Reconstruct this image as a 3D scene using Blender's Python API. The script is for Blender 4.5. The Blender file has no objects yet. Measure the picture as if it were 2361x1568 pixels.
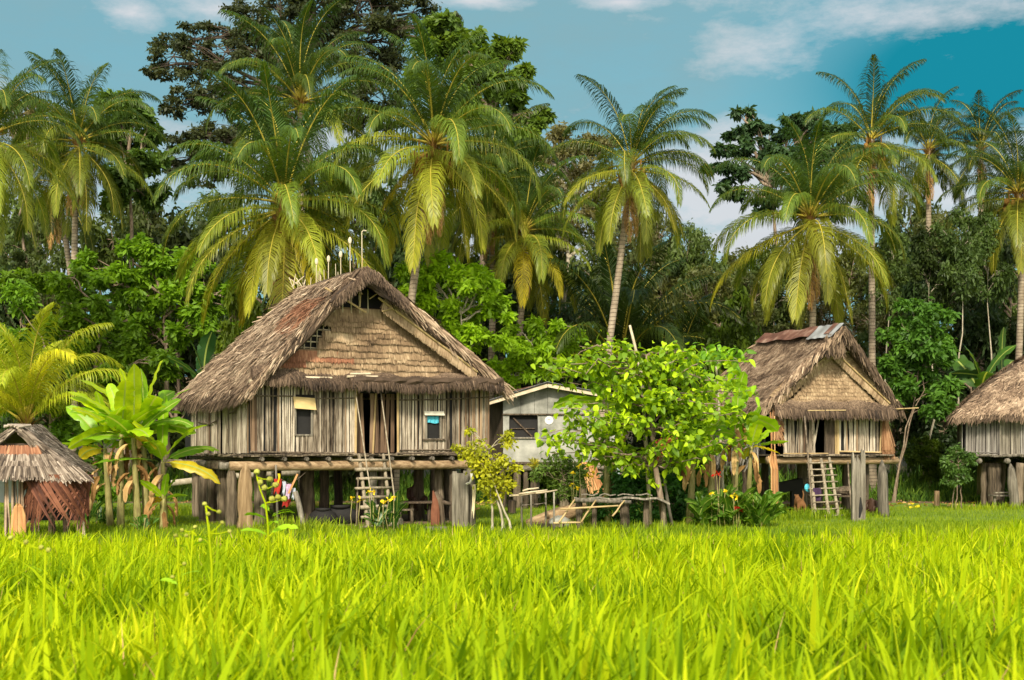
import bpy, math, random
import numpy as np
from mathutils import Vector, Matrix
PI = math.pi
R = math.radians
scene = bpy.context.scene
COL = scene.collection

# ---------------------------------------------------------------- camera, world, sun, exposure
F, CX, HR, CAMH = 2850.0, 1180.5, 1030.0, 2.2     # focal length and horizon in a 2361 x 1568 picture
cam_d = bpy.data.cameras.new('camera'); cam = bpy.data.objects.new('camera', cam_d); COL.objects.link(cam)
cam.location = (0, 0, CAMH); cam.rotation_euler = (PI / 2, 0, 0)
cam_d.sensor_width = 36; cam_d.lens = 36 * F / 2361; cam_d.shift_y = (HR - 784) / 2361
cam_d.clip_start = 0.1; cam_d.clip_end = 2000
cam_d.dof.use_dof = True; cam_d.dof.focus_distance = 36; cam_d.dof.aperture_fstop = 3.2
scene.camera = cam
vs = scene.view_settings
vs.view_transform = 'Standard'; vs.look = 'None'; vs.gamma = 1; vs.exposure = 0.85
scene.render.resolution_x = 1024; scene.render.resolution_y = 680
cy = scene.cycles
cy.max_bounces = 6; cy.diffuse_bounces = 3; cy.glossy_bounces = 2; cy.transmission_bounces = 4
cy.transparent_max_bounces = 4; cy.caustics_reflective = False; cy.caustics_refractive = False

SUN_EL = R(38); SX, SY = -0.14, -0.99
def at(px, py, Y):
    return Vector(((px - CX) / F * Y, Y, CAMH + (HR - py) / F * Y))

w = bpy.data.worlds.new('World'); scene.world = w; w.use_nodes = True
nt = w.node_tree; nt.nodes.clear()
def N(t, typ, **kw):
    n = t.nodes.new(typ)
    for k, v in kw.items():
        if k.startswith('i_'):
            n.inputs[k[2:].replace('_', ' ')].default_value = v
        else: setattr(n, k, v)
    return n
out = N(nt, 'ShaderNodeOutputWorld'); bg = N(nt, 'ShaderNodeBackground')
sky = N(nt, 'ShaderNodeTexSky', sky_type='NISHITA'); sky.sun_disc = False
sky.sun_elevation = SUN_EL; sky.sun_rotation = math.atan2(SX, SY); sky.air_density = 1.0; sky.dust_density = 0.6; sky.ozone_density = 1.5
bg.inputs['Strength'].default_value = 0.11
tint = N(nt, 'ShaderNodeMix', data_type='RGBA', blend_type='MULTIPLY'); tint.inputs[0].default_value = 1
nt.links.new(sky.outputs[0], tint.inputs[6]); tint.inputs[7].default_value = (0.40, 0.80, 0.66, 1)
tc = N(nt, 'ShaderNodeTexCoord')
def math_n(t, op, a, b=None, c=None, clamp=False):
    n = N(t, 'ShaderNodeMath', operation=op); n.use_clamp = clamp
    for i, v in enumerate((a, b, c)):
        if v is None: continue
        if isinstance(v, (int, float)): n.inputs[i].default_value = v
        else: t.links.new(v, n.inputs[i])
    return n.outputs[0]
noise = N(nt, 'ShaderNodeTexNoise', i_Scale=7.0, i_Detail=9.0, i_Roughness=0.66)
mp = N(nt, 'ShaderNodeMapping'); mp.inputs['Scale'].default_value = (1, 1, 2.6)
nt.links.new(tc.outputs['Generated'], mp.inputs[0]); nt.links.new(mp.outputs[0], noise.inputs['Vector'])
nz = noise.outputs[0]
def patch(px, py, rx, ry):                # a soft patch of sky round one direction, 1 at its middle
    d = Vector(((px - CX), F, (HR - py))).normalized()
    s = N(nt, 'ShaderNodeVectorMath', operation='SUBTRACT'); nt.links.new(tc.outputs['Generated'], s.inputs[0]); s.inputs[1].default_value = d
    m = N(nt, 'ShaderNodeVectorMath', operation='MULTIPLY'); nt.links.new(s.outputs[0], m.inputs[0]); m.inputs[1].default_value = (F / rx, 0.6 * F / rx, F / ry)
    l = N(nt, 'ShaderNodeVectorMath', operation='LENGTH'); nt.links.new(m.outputs[0], l.inputs[0])
    return math_n(nt, 'SUBTRACT', 1.0, l.outputs['Value'])
cl = None
for px, py, rx, ry, k in ((305, 30, 90, 50, 1.15), (480, 22, 150, 40, 1.0), (1090, 2, 110, 16, 1.0), (1440, 4, 90, 16, 1.0), (2000, 40, 330, 95, .8),
                          (2330, 15, 260, 50, .8), (1650, 430, 260, 150, 1.7), (1800, 560, 300, 100, 1.6), (900, 540, 1300, 220, 1.1), (2000, 480, 900, 180, 0.9), (2170, 450, 220, 70, 1.3), (60, 560, 500, 140, 1.0)):
    p = math_n(nt, 'MULTIPLY', patch(px, py, rx, ry), k)
    cl = p if cl is None else math_n(nt, 'MAXIMUM', cl, p)
cl = math_n(nt, 'MULTIPLY_ADD', math_n(nt, 'SUBTRACT', nz, 0.5), 4.2, cl)
cl = math_n(nt, 'MULTIPLY', math_n(nt, 'MULTIPLY', cl, 0.95, clamp=True), 0.8)
veil = math_n(nt, 'SUBTRACT', 0.9, math_n(nt, 'MULTIPLY', patch(2300, 180, 600, 280), 1.6, clamp=True), clamp=True)
veil = math_n(nt, 'MULTIPLY', veil, math_n(nt, 'MULTIPLY_ADD', nz, 1.2, 0.35))
m1 = N(nt, 'ShaderNodeMix', data_type='RGBA'); nt.links.new(veil, m1.inputs[0]); m0 = N(nt, 'ShaderNodeMix', data_type='RGBA'); nt.links.new(math_n(nt, 'MULTIPLY', math_n(nt, 'MULTIPLY_ADD', nz, 0.1, patch(2330, 150, 640, 270)), 1.5, clamp=True), m0.inputs[0])
nt.links.new(tint.outputs[2], m0.inputs[6]); m0.inputs[7].default_value = (0.05, 1.35, 1.85, 1); nt.links.new(m0.outputs[2], m1.inputs[6]); m1.inputs[7].default_value = (1.2, 2.25, 2.6, 1)
m2 = N(nt, 'ShaderNodeMix', data_type='RGBA'); nt.links.new(cl, m2.inputs[0]); nt.links.new(m1.outputs[2], m2.inputs[6]); m2.inputs[7].default_value = (3.9, 3.85, 4.0, 1)
sxyz = N(nt, 'ShaderNodeSeparateXYZ'); nt.links.new(tc.outputs['Generated'], sxyz.inputs[0])      # bright unseen cloud behind the viewer, added to fill the shadows
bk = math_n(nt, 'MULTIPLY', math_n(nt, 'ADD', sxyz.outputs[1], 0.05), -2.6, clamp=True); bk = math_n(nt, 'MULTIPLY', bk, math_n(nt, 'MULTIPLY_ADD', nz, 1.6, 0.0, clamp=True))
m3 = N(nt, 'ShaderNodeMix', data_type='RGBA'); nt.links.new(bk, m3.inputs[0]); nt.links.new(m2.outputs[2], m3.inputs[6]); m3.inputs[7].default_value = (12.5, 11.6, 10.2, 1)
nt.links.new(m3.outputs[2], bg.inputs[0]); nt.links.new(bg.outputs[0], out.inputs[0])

sd = bpy.data.lights.new('sun', 'SUN'); so = bpy.data.objects.new('sun', sd); COL.objects.link(so)
sd.energy = 3.0; sd.angle = R(6); sd.color = (1.0, 0.90, 0.72)
sv = Vector((SX * math.cos(SUN_EL), SY * math.cos(SUN_EL), math.sin(SUN_EL)))
so.rotation_euler = sv.to_track_quat('Z', 'Y').to_euler(); so.location = (0, 0, 40)

# ---------------------------------------------------------------- materials
def mat(name, stops, scale=3.0, rw=0.6, nw=0.5, rough=0.8, trans=0.0, tcol=None, bump=0.0, bscale=30.0, oc=False, stretch=(1, 1, 1), spec=0.25, midrib=None, bands=None, detail=4):
    m = bpy.data.materials.new(name); m.use_nodes = True; t = m.node_tree; t.nodes.clear()
    L = t.links.new
    o = N(t, 'ShaderNodeOutputMaterial'); p = N(t, 'ShaderNodeBsdfPrincipled')
    p.inputs['Roughness'].default_value = rough; p.inputs['Specular IOR Level'].default_value = spec
    a = N(t, 'ShaderNodeAttribute', attribute_name='rnd'); tcn = N(t, 'ShaderNodeTexCoord')
    mpn = N(t, 'ShaderNodeMapping'); mpn.inputs['Scale'].default_value = stretch; L(tcn.outputs['Object'], mpn.inputs[0])
    nn = N(t, 'ShaderNodeTexNoise', i_Scale=scale, i_Detail=float(detail), i_Roughness=0.6); L(mpn.outputs[0], nn.inputs['Vector'])
    f = math_n(t, 'MULTIPLY_ADD', math_n(t, 'SUBTRACT', a.outputs['Fac'], 0.5), rw, 0.5)
    f = math_n(t, 'MULTIPLY_ADD', math_n(t, 'SUBTRACT', nn.outputs[0], 0.5), nw * 2.2, f, clamp=True)
    r = N(t, 'ShaderNodeValToRGB'); L(f, r.inputs[0]); e = r.color_ramp.elements
    for i, (pos, c) in enumerate(stops):
        el = e[i] if i < 2 else e.new(pos)
        el.position = pos; el.color = (*c, 1)
    col = r.outputs[0]
    if oc:
        oi = N(t, 'ShaderNodeObjectInfo'); mm = N(t, 'ShaderNodeMix', data_type='RGBA', blend_type='MULTIPLY'); mm.inputs[0].default_value = 1
        L(col, mm.inputs[6]); L(oi.outputs['Color'], mm.inputs[7]); col = mm.outputs[2]
    if bands:                                  # rings or seams along one axis of the object
        b_ax, b_sc, b_w, b_c = bands
        sx = N(t, 'ShaderNodeSeparateXYZ'); L(tcn.outputs['Object'], sx.inputs[0])
        v = math_n(t, 'MULTIPLY_ADD', nn.outputs[0], 0.5, math_n(t, 'MULTIPLY', sx.outputs[b_ax], b_sc))
        v = math_n(t, 'LESS_THAN', math_n(t, 'FRACT', v), b_w)
        mm = N(t, 'ShaderNodeMix', data_type='RGBA'); L(v, mm.inputs[0]); L(col, mm.inputs[6]); mm.inputs[7].default_value = (*b_c, 1); col = mm.outputs[2]
    if midrib:
        at2 = N(t, 'ShaderNodeAttribute', attribute_name='across')
        v = math_n(t, 'LESS_THAN', math_n(t, 'ABSOLUTE', at2.outputs['Fac']), 0.09)
        mm = N(t, 'ShaderNodeMix', data_type='RGBA'); L(v, mm.inputs[0]); L(col, mm.inputs[6]); mm.inputs[7].default_value = (*midrib, 1); col = mm.outputs[2]
    L(col, p.inputs['Base Color'])
    if bump:
        bn = N(t, 'ShaderNodeTexNoise', i_Scale=bscale, i_Detail=3.0); L(mpn.outputs[0], bn.inputs['Vector'])
        bb = N(t, 'ShaderNodeBump', i_Strength=bump, i_Distance=0.05); L(bn.outputs[0], bb.inputs['Height']); L(bb.outputs[0], p.inputs['Normal'])
    res = p.outputs[0]
    if trans:
        tr = N(t, 'ShaderNodeBsdfTranslucent')
        mm = N(t, 'ShaderNodeMix', data_type='RGBA', blend_type='MULTIPLY'); mm.inputs[0].default_value = 1
        L(col, mm.inputs[6]); mm.inputs[7].default_value = (*(tcol or (1.5, 1.35, 0.5)), 1); L(mm.outputs[2], tr.inputs[0])
        mx = N(t, 'ShaderNodeMixShader'); mx.inputs[0].default_value = trans; L(res, mx.inputs[1]); L(tr.outputs[0], mx.inputs[2]); res = mx.outputs[0]
    L(res, o.inputs[0])
    return m
M = {}
M['grass'] = mat('grass_blades', [(0, (.12, .22, .002)), (.35, (.29, .42, .003)), (.75, (.49, .58, .004)), (1, (.70, .70, .02))], scale=.35, rw=.8, nw=.5, rough=.7, spec=.12, trans=.42, tcol=(1.3, 1.2, .3), oc=False)
M['lawn'] = mat('lawn_blades', [(0, (.07, .13, .004)), (.5, (.19, .29, .005)), (1, (.36, .42, .01))], scale=.25, rw=.7, nw=.7, rough=.6, trans=.35)
M['frond'] = mat('palm_leaflets', [(0, (.75, .75, .7)), (1, (1.9, 1.75, 1.4))], rw=1, nw=.15, rough=.42, trans=.38, oc=True, spec=.35)
M['rachis'] = mat('palm_rachis', [(0, (.28, .24, .03)), (1, (.55, .44, .06))], rw=.5, rough=.5)
M['palmbark'] = mat('palm_bark', [(0, (.16, .12, .08)), (.5, (.30, .24, .17)), (1, (.45, .38, .28))], scale=5, rw=.2, nw=.7, bands=(2, 7.0, .16, (.10, .075, .05)), bump=.3)
M['bark'] = mat('tree_bark', [(0, (.10, .07, .045)), (.5, (.22, .16, .11)), (1, (.40, .33, .24))], scale=4, rw=.2, nw=.9, stretch=(3, 3, .6), bump=.4)
M['darkbark'] = mat('dark_bark', [(0, (.03, .022, .015)), (.5, (.07, .052, .036)), (1, (.14, .11, .08))], scale=4, rw=.2, nw=.9, stretch=(3, 3, .6), bump=.4)
M['palebark'] = mat('pale_bark', [(0, (.20, .17, .12)), (.5, (.38, .33, .24)), (1, (.55, .50, .40))], scale=4, rw=.2, nw=.9, stretch=(3, 3, .8))
M['coconut'] = mat('coconut_husk', [(0, (.10, .05, .015)), (1, (.34, .18, .035))], rw=.7)
M['leaf'] = mat('tree_leaves', [(0, (.55, .6, .45)), (.5, (1.25, 1.2, 1.1)), (1, (2.0, 1.75, 1.4))], scale=.6, rw=.8, nw=.5, rough=.5, trans=.38, oc=True, spec=.3)
M['banana'] = mat('banana_leaf', [(0, (.8, .85, .8)), (.6, (1.3, 1.2, 1)), (1, (2.0, 1.6, .9))], scale=3, rw=.7, nw=.35, rough=.38, trans=.42, oc=True, midrib=(.42, .50, .12), spec=.45, stretch=(1, 1, 1))
M['bananastem'] = mat('banana_stem', [(0, (.14, .10, .04)), (.5, (.26, .24, .08)), (1, (.42, .34, .17))], scale=3, rw=.3, nw=.9, stretch=(6, 6, 1), rough=.6)
M['dryleaf'] = mat('dry_leaf', [(0, (.16, .08, .025)), (.5, (.36, .20, .07)), (1, (.62, .42, .18))], scale=4, rw=.9, nw=.5, trans=.15)
M['flower_y'] = mat('yellow_petal', [(0, (.85, .55, .01)), (1, (.9, .75, .03))], rw=.6, trans=.2)
M['flower_r'] = mat('red_petal', [(0, (.55, .01, .01)), (1, (.8, .05, .02))], rw=.6, trans=.2)
M['thatch'] = mat('sago_thatch', [(0, (.04, .027, .019)), (.3, (.175, .115, .076)), (.65, (.36, .255, .17)), (1, (.62, .48, .34))], scale=2.2, rw=1.0, nw=.6, rough=.85)
M['thatch_red'] = mat('rust_thatch', [(0, (.11, .045, .024)), (.5, (.28, .12, .065)), (1, (.46, .25, .14))], scale=1.5, rw=.9, nw=.4)
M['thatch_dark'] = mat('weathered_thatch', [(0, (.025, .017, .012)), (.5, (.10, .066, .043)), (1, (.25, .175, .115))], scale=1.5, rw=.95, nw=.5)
M['thatch_in'] = mat('roof_underlay', [(0, (.05, .035, .025)), (1, (.13, .09, .06))], rw=.5)
M['mat'] = mat('gable_matting', [(0, (.07, .045, .026)), (.35, (.195, .128, .072)), (.7, (.32, .222, .128)), (1, (.48, .355, .22))], scale=1.8, rw=.95, nw=.65)
M['slat'] = mat('palm_slats', [(0, (.035, .023, .014)), (.22, (.105, .08, .055)), (.5, (.235, .19, .138)), (.8, (.37, .312, .238)), (1, (.56, .485, .38))], scale=1.7, rw=.95, nw=.85, stretch=(9, 9, 1.1), rough=.75, detail=5)
M['slat_brown'] = mat('brown_slats', [(0, (.06, .036, .022)), (.5, (.205, .13, .08)), (1, (.40, .285, .18))], scale=1.5, rw=.95, nw=.45, stretch=(8, 8, .8))
M['slat_grey'] = mat('grey_slats', [(0, (.06, .052, .045)), (.5, (.19, .172, .15)), (1, (.36, .34, .30))], scale=1.5, rw=.95, nw=.45, stretch=(8, 8, .8))
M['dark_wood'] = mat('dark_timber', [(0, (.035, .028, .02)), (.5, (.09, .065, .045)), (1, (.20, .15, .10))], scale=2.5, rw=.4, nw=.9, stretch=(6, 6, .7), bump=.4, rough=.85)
M['post'] = mat('weathered_post', [(0, (.035, .027, .019)), (.45, (.12, .092, .062)), (.75, (.23, .18, .125)), (1, (.38, .31, .22))], scale=2.2, rw=.8, nw=.9, stretch=(7, 7, .5), bump=.5, rough=.85, detail=6)
M['greywood'] = mat('grey_timber', [(0, (.04, .035, .027)), (.4, (.14, .122, .094)), (.75, (.25, .222, .175)), (1, (.40, .36, .29))], scale=2.2, rw=.7, nw=.9, stretch=(7, 7, .5), bump=.5, rough=.85, detail=6)
M['tanpost'] = mat('tan_carved_post', [(0, (.08, .045, .022)), (.5, (.25, .165, .085)), (1, (.42, .30, .17))], scale=2.2, rw=.5, nw=.9, stretch=(7, 7, .5), bump=.5, rough=.85)
M['drywood'] = mat('dry_tan_timber', [(0, (.09, .07, .045)), (.5, (.25, .205, .14)), (1, (.42, .36, .26))], scale=3, rw=.7, nw=.8, stretch=(5, 5, .7), bump=.3, rough=.85)
M['straw_brown'] = mat('brown_straw', [(0, (.08, .035, .018)), (.5, (.25, .125, .06)), (1, (.46, .28, .15))], scale=3, rw=.9, nw=.5, stretch=(6, 6, .6))
M['thatch_grey'] = mat('grey_brown_thatch', [(0, (.035, .025, .02)), (.4, (.14, .105, .08)), (.75, (.30, .24, .19)), (1, (.48, .40, .33))], scale=2.2, rw=1, nw=.6)
M['log'] = mat('brown_log', [(0, (.10, .06, .03)), (.5, (.30, .20, .11)), (1, (.48, .35, .21))], scale=2.5, rw=.4, nw=.9, stretch=(.6, 5, 5), bump=.4)
M['pole'] = mat('pale_pole', [(0, (.26, .20, .12)), (.5, (.48, .40, .27)), (1, (.68, .58, .42))], scale=4, rw=.7, nw=.6)
M['bamboo'] = mat('bamboo', [(0, (.24, .16, .07)), (.5, (.42, .30, .14)), (1, (.60, .46, .24))], scale=3, rw=.7, nw=.5, rough=.5)
M['orange_wood'] = mat('fresh_orange_wood', [(0, (.20, .08, .03)), (.5, (.42, .20, .08)), (1, (.62, .38, .17))], scale=3, rw=.9, nw=.5, stretch=(6, 6, .6))
M['redleaf'] = mat('red_brown_palm_leaf', [(0, (.03, .012, .008)), (.5, (.115, .040, .022)), (1, (.25, .10, .055))], scale=3, rw=.9, nw=.4)
M['cardboard'] = mat('tan_panel', [(0, (.50, .36, .15)), (1, (.66, .50, .24))], scale=6, rw=.2, nw=.5)
M['palewood'] = mat('pale_board', [(0, (.48, .44, .33)), (1, (.74, .70, .58))], scale=6, rw=.3, nw=.6)
M['cloth_blue'] = mat('blue_cloth', [(0, (.05, .38, .52)), (1, (.12, .55, .70))], scale=9, nw=.6)
M['cloth_red'] = mat('red_cloth', [(0, (.26, .015, .01)), (1, (.48, .045, .025))], scale=9, nw=.6)
M['cloth_lilac'] = mat('lilac_cloth', [(0, (.30, .16, .28)), (1, (.62, .50, .66))], scale=14, nw=.9)
M['cloth_white'] = mat('pale_blue_cloth', [(0, (.32, .37, .45)), (1, (.58, .62, .68))], scale=9, nw=.6)
M['cloth_dark'] = mat('dark_purple_cloth', [(0, (.03, .015, .04)), (1, (.08, .04, .10))], scale=9, nw=.6)
M['cloth_cream'] = mat('cream_cloth', [(0, (.62, .52, .30)), (1, (.82, .74, .52))], scale=9, nw=.6)
M['cement'] = mat('cement_board', [(0, (.10, .10, .085)), (.35, (.23, .23, .20)), (.65, (.36, .357, .315)), (1, (.52, .51, .45))], scale=1.2, rw=.3, nw=1.0, rough=.9, detail=8)
M['tin'] = mat('roof_tin', [(0, (.12, .11, .10)), (.5, (.28, .28, .28)), (1, (.45, .46, .47))], scale=2, rw=.4, nw=.7, rough=.45, spec=.5)
M['rust'] = mat('rusty_tin', [(0, (.07, .03, .022)), (.5, (.16, .075, .052)), (1, (.36, .25, .19))], scale=2.5, rw=.5, nw=1.0, rough=.7)
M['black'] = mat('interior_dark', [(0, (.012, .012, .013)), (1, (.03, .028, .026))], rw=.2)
M['metal'] = mat('aluminium', [(0, (.5, .5, .5)), (1, (.7, .7, .7))], rough=.3, spec=.6)
M['skin'] = mat('dark_skin', [(0, (.045, .022, .013)), (1, (.10, .05, .03))], rough=.55, nw=.4)
M['hair'] = mat('black_hair', [(0, (.008, .007, .006)), (1, (.02, .018, .015))])
M['shirt'] = mat('dark_clothes', [(0, (.02, .02, .022)), (1, (.05, .045, .045))])
M['fur'] = mat('brown_fur', [(0, (.16, .07, .025)), (1, (.34, .17, .07))], scale=8, nw=.6)
M['white'] = mat('white_paint', [(0, (.6, .6, .55)), (1, (.8, .8, .76))], nw=.4)
M['grey_text'] = mat('faded_ink', [(0, (.25, .25, .24)), (1, (.3, .3, .3))])
M['seed'] = mat('seed_heads', [(0, (.22, .22, .03)), (1, (.42, .42, .08))], scale=12, nw=.6)
M['brown_seed'] = mat('dry_seed_heads', [(0, (.10, .04, .01)), (1, (.3, .14, .04))])

# ---------------------------------------------------------------- mesh building
rs = np.random.RandomState(7)
def nrm(a):
    return a / (np.linalg.norm(a, axis=-1, keepdims=True) + 1e-9)
def V3(*a): return np.array(a, float)
ORG = {}
class MB:
    def __init__(s): s.V = []; s.F = []; s.R = []; s.A = []; s.M = []; s.n = 0
    def add(s, V, Fq, r=.5, m=0, a=None):
        V = np.asarray(V, float).reshape(-1, 3); Fq = np.asarray(Fq, int).reshape(-1, 4)
        s.V.append(V); s.F.append(Fq + s.n); s.n += len(V)
        s.R.append(np.broadcast_to(np.asarray(r, float), (len(Fq),)).copy()); s.M.append(np.full(len(Fq), m, int))
        s.A.append(np.full(len(V), 1.0) if a is None else np.asarray(a, float).ravel())
    def ribbons(s, P, W, S, r=.5, m=0):          # P n,k,3  W n,k  S n,k,3 or n,1,3
        P = np.asarray(P, float); n, k = P.shape[:2]
        off = np.asarray(S) * np.asarray(W)[..., None] * .5
        V = np.stack([P - off, P + off], 2).reshape(-1, 3)
        b = (np.arange(n) * k * 2)[:, None] + (np.arange(k - 1) * 2)[None]
        Fq = np.stack([b, b + 1, b + 3, b + 2], -1).reshape(-1, 4)
        s.add(V, Fq, np.repeat(np.broadcast_to(r, (n,)), k - 1), m)
    def tube(s, pts, rad, n=8, r=.5, m=0, flat=1.0, rough=0.0, caps=True):
        pts = np.asarray([tuple(p) for p in pts], float); k = len(pts)
        rad = np.broadcast_to(np.asarray(rad, float), (k,))
        T = nrm(np.gradient(pts, axis=0)); ref = V3(0, 0, 1) if abs(T[0][2]) < .9 else V3(0, 1, 0)
        X = nrm(np.cross(T, ref)); Yv = np.cross(X, T)
        an = np.arange(n) * 2 * PI / n
        rr = rad[:, None] * (1 + rough * rs.uniform(-1, 1, (k, n)))
        V = pts[:, None] + rr[..., None] * (np.cos(an)[None, :, None] * X[:, None] + flat * np.sin(an)[None, :, None] * Yv[:, None])
        i, j = np.meshgrid(np.arange(k - 1), np.arange(n), indexing='ij'); j2 = (j + 1) % n
        Fq = np.stack([i * n + j, i * n + j2, (i + 1) * n + j2, (i + 1) * n + j], -1).reshape(-1, 4)
        if caps:
            c = [[q, q + 1, n - 2 - q, n - 1 - q] for q in range(n // 2 - 1)]
            Fq = np.concatenate([Fq, np.array(c)[:, ::-1], np.array(c) + (k - 1) * n])
        s.add(V, Fq, r, m)
    def hexa(s, P, r=.5, m=0):                   # bottom ring of four, top ring of four
        s.add(np.array([tuple(p) for p in P]), [[3, 2, 1, 0], [4, 5, 6, 7], [0, 1, 5, 4], [1, 2, 6, 5], [2, 3, 7, 6], [3, 0, 4, 7]], r, m)
    def box(s, c, size, az=0, r=.5, m=0, tilt=0):
        hx, hy, hz = [q / 2 for q in size]; Mx = Matrix.Rotation(az, 3, 'Z') @ Matrix.Rotation(tilt, 3, 'Y')
        s.hexa([Vector(c) + Mx @ Vector(p) for p in ((-hx, -hy, -hz), (hx, -hy, -hz), (hx, hy, -hz), (-hx, hy, -hz), (-hx, -hy, hz), (hx, -hy, hz), (hx, hy, hz), (-hx, hy, hz))], r, m)
    def beam(s, a, b, wdt, thk, up=(0, 0, 1), r=.5, m=0):
        a, b = V3(*a), V3(*b); T = nrm(b - a); X = nrm(np.cross(T, V3(*up))); Z = np.cross(X, T)
        P = [p + X * sx * wdt / 2 + Z * sz * thk / 2 for p in (a, b) for sx, sz in ((-1, -1), (1, -1), (1, 1), (-1, 1))]
        s.hexa(P, r, m)
    def ball(s, c, rad, nu=8, nv=6, r=.5, m=0, rough=0):
        c = V3(*c); rad = np.broadcast_to(rad, (3,)); th = np.linspace(.12, PI - .12, nv); ph = np.arange(nu) * 2 * PI / nu
        V = np.stack([np.sin(th)[:, None] * np.cos(ph), np.sin(th)[:, None] * np.sin(ph), np.cos(th)[:, None] + 0 * ph], -1)
        V = c + V * rad * (1 + rough * rs.uniform(-1, 1, (nv, nu, 1)))
        i, j = np.meshgrid(np.arange(nv - 1), np.arange(nu), indexing='ij'); j2 = (j + 1) % nu
        Fq = np.stack([i * nu + j, (i + 1) * nu + j, (i + 1) * nu + j2, i * nu + j2], -1).reshape(-1, 4)
        cp = np.array([[q, q + 1, nu - 2 - q, nu - 1 - q] for q in range(nu // 2 - 1)])
        s.add(V, np.concatenate([Fq, cp, cp[:, ::-1] + (nv - 1) * nu]), r, m)
    def sheet(s, G, r=.5, m=0, a=None):          # G i,j,3 grid
        G = np.asarray(G, float); ni, nj = G.shape[:2]
        i, j = np.meshgrid(np.arange(ni - 1), np.arange(nj - 1), indexing='ij')
        Fq = np.stack([i * nj + j, i * nj + j + 1, (i + 1) * nj + j + 1, (i + 1) * nj + j], -1).reshape(-1, 4)
        s.add(G.reshape(-1, 3), Fq, r, m, a)
    def slab(s, G, thick, r=.5, m=0):            # closed slab below a grid
        G = np.asarray(G, float); nn = nrm(np.cross(G[-1, 0] - G[0, 0], G[0, -1] - G[0, 0])); nn = nn if nn[2] > 0 else -nn
        B = G - nn * thick; s.sheet(G, r, m); s.sheet(B, r, m)
        for e, f in ((G[0], B[0]), (G[-1], B[-1]), (G[:, 0], B[:, 0]), (G[:, -1], B[:, -1])): s.sheet(np.stack([e, f]), r, m)
    def mesh(s, name, mats, smooth=False, org=(0, 0, 0)):
        V = np.concatenate(s.V) - np.array(tuple(org)); Fq = np.concatenate(s.F); me = bpy.data.meshes.new(name)
        me.vertices.add(len(V)); me.vertices.foreach_set('co', V.astype('f').ravel())
        me.loops.add(Fq.size); me.loops.foreach_set('vertex_index', Fq.astype('i').ravel())
        me.polygons.add(len(Fq)); me.polygons.foreach_set('loop_start', (np.arange(len(Fq)) * 4).astype('i'))
        me.polygons.foreach_set('material_index', np.concatenate(s.M).astype('i'))
        me.polygons.foreach_set('use_smooth', np.full(len(Fq), smooth))
        me.update(calc_edges=True)
        at_ = me.attributes.new('rnd', 'FLOAT', 'FACE'); at_.data.foreach_set('value', np.concatenate(s.R).astype('f'))
        A = np.concatenate(s.A)
        if A.min() < 1: x = me.attributes.new('across', 'FLOAT', 'POINT'); x.data.foreach_set('value', A.astype('f'))
        for q in (mats if isinstance(mats, (list, tuple)) else [mats]): me.materials.append(M[q] if isinstance(q, str) else q)
        return me
    def build(s, name, mats, parent=None, smooth=False, color=None):
        org = ORG.get(parent.name, (0, 0, 0)) if parent else (0, 0, 0)
        o = bpy.data.objects.new(name, s.mesh(name, mats, smooth, org)); COL.objects.link(o)
        if parent: o.parent = parent; ORG[o.name] = org
        if color is not None: o.color = (*color, 1)
        return o
def link(name, me, parent=None, loc=(0, 0, 0), rot=(0, 0, 0), sc=1, color=None):
    o = bpy.data.objects.new(name, me); COL.objects.link(o); o.location = loc; o.rotation_euler = rot
    o.scale = (sc,) * 3 if isinstance(sc, (int, float)) else sc
    if parent: o.parent = parent
    if color is not None: o.color = (*color, 1)
    return o
def tag(o, label=None, cat=None, group=None, kind=None):
    if label: o['label'] = label
    if cat: o['category'] = cat
    if group: o['group'] = group
    if kind: o['kind'] = kind
    return o
def thing(name, label, cat, loc=(0, 0, 0), group=None):
    o = bpy.data.objects.new(name, None); COL.objects.link(o); o.location = loc; o.empty_display_size = .2
    ORG[o.name] = tuple(loc); return tag(o, label, cat, group)
def copy_tree(o, parent=None):
    c = o.copy(); COL.objects.link(c)
    if parent: c.parent = parent
    for ch in list(o.children): copy_tree(ch, c)
    return c
def sst(a, b, x):
    t = np.clip((np.asarray(x, float) - a) / (b - a), 0, 1); return t * t * (3 - 2 * t)
def fn(x, y, s=1.0, k=0):                       # smooth pseudo noise, about -1..1
    x = np.asarray(x) * s; y = np.asarray(y) * s
    return (np.sin(x * 1.3 + y * .7 + k) + np.sin(x * -.8 + y * 1.9 + 2 * k + 1) + .6 * np.sin(x * 2.9 + y * 2.3 + k) + .5 * np.sin(x * 4.1 - y * 3.7 + 3 * k)) / 3.1
def gz(x, y):
    x = np.asarray(x, float); y = np.asarray(y, float)
    z = np.interp(y, [0, 4, 9, 15, 22, 28, 300], [.72, .70, .55, .36, .12, 0, 0])
    z = z + .46 * sst(8.3, 12.5, x) * np.exp(-((y - 26) / 5.5) ** 2)
    z = z + .05 * fn(x, y, .5) * sst(2, 8, y) * (1 - .7 * sst(26, 30, y) * (1 - sst(50, 60, y)))
    z = z + .35 * sst(49, 55, y) + 9 * sst(62, 135, y) + .5 * fn(x, y, .12, 3) * sst(60, 80, y)
    return z
def gp(px, Y, dz=0.0):
    x = (px - CX) / F * Y; return Vector((x, Y, float(gz(x, Y)) + dz))
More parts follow.
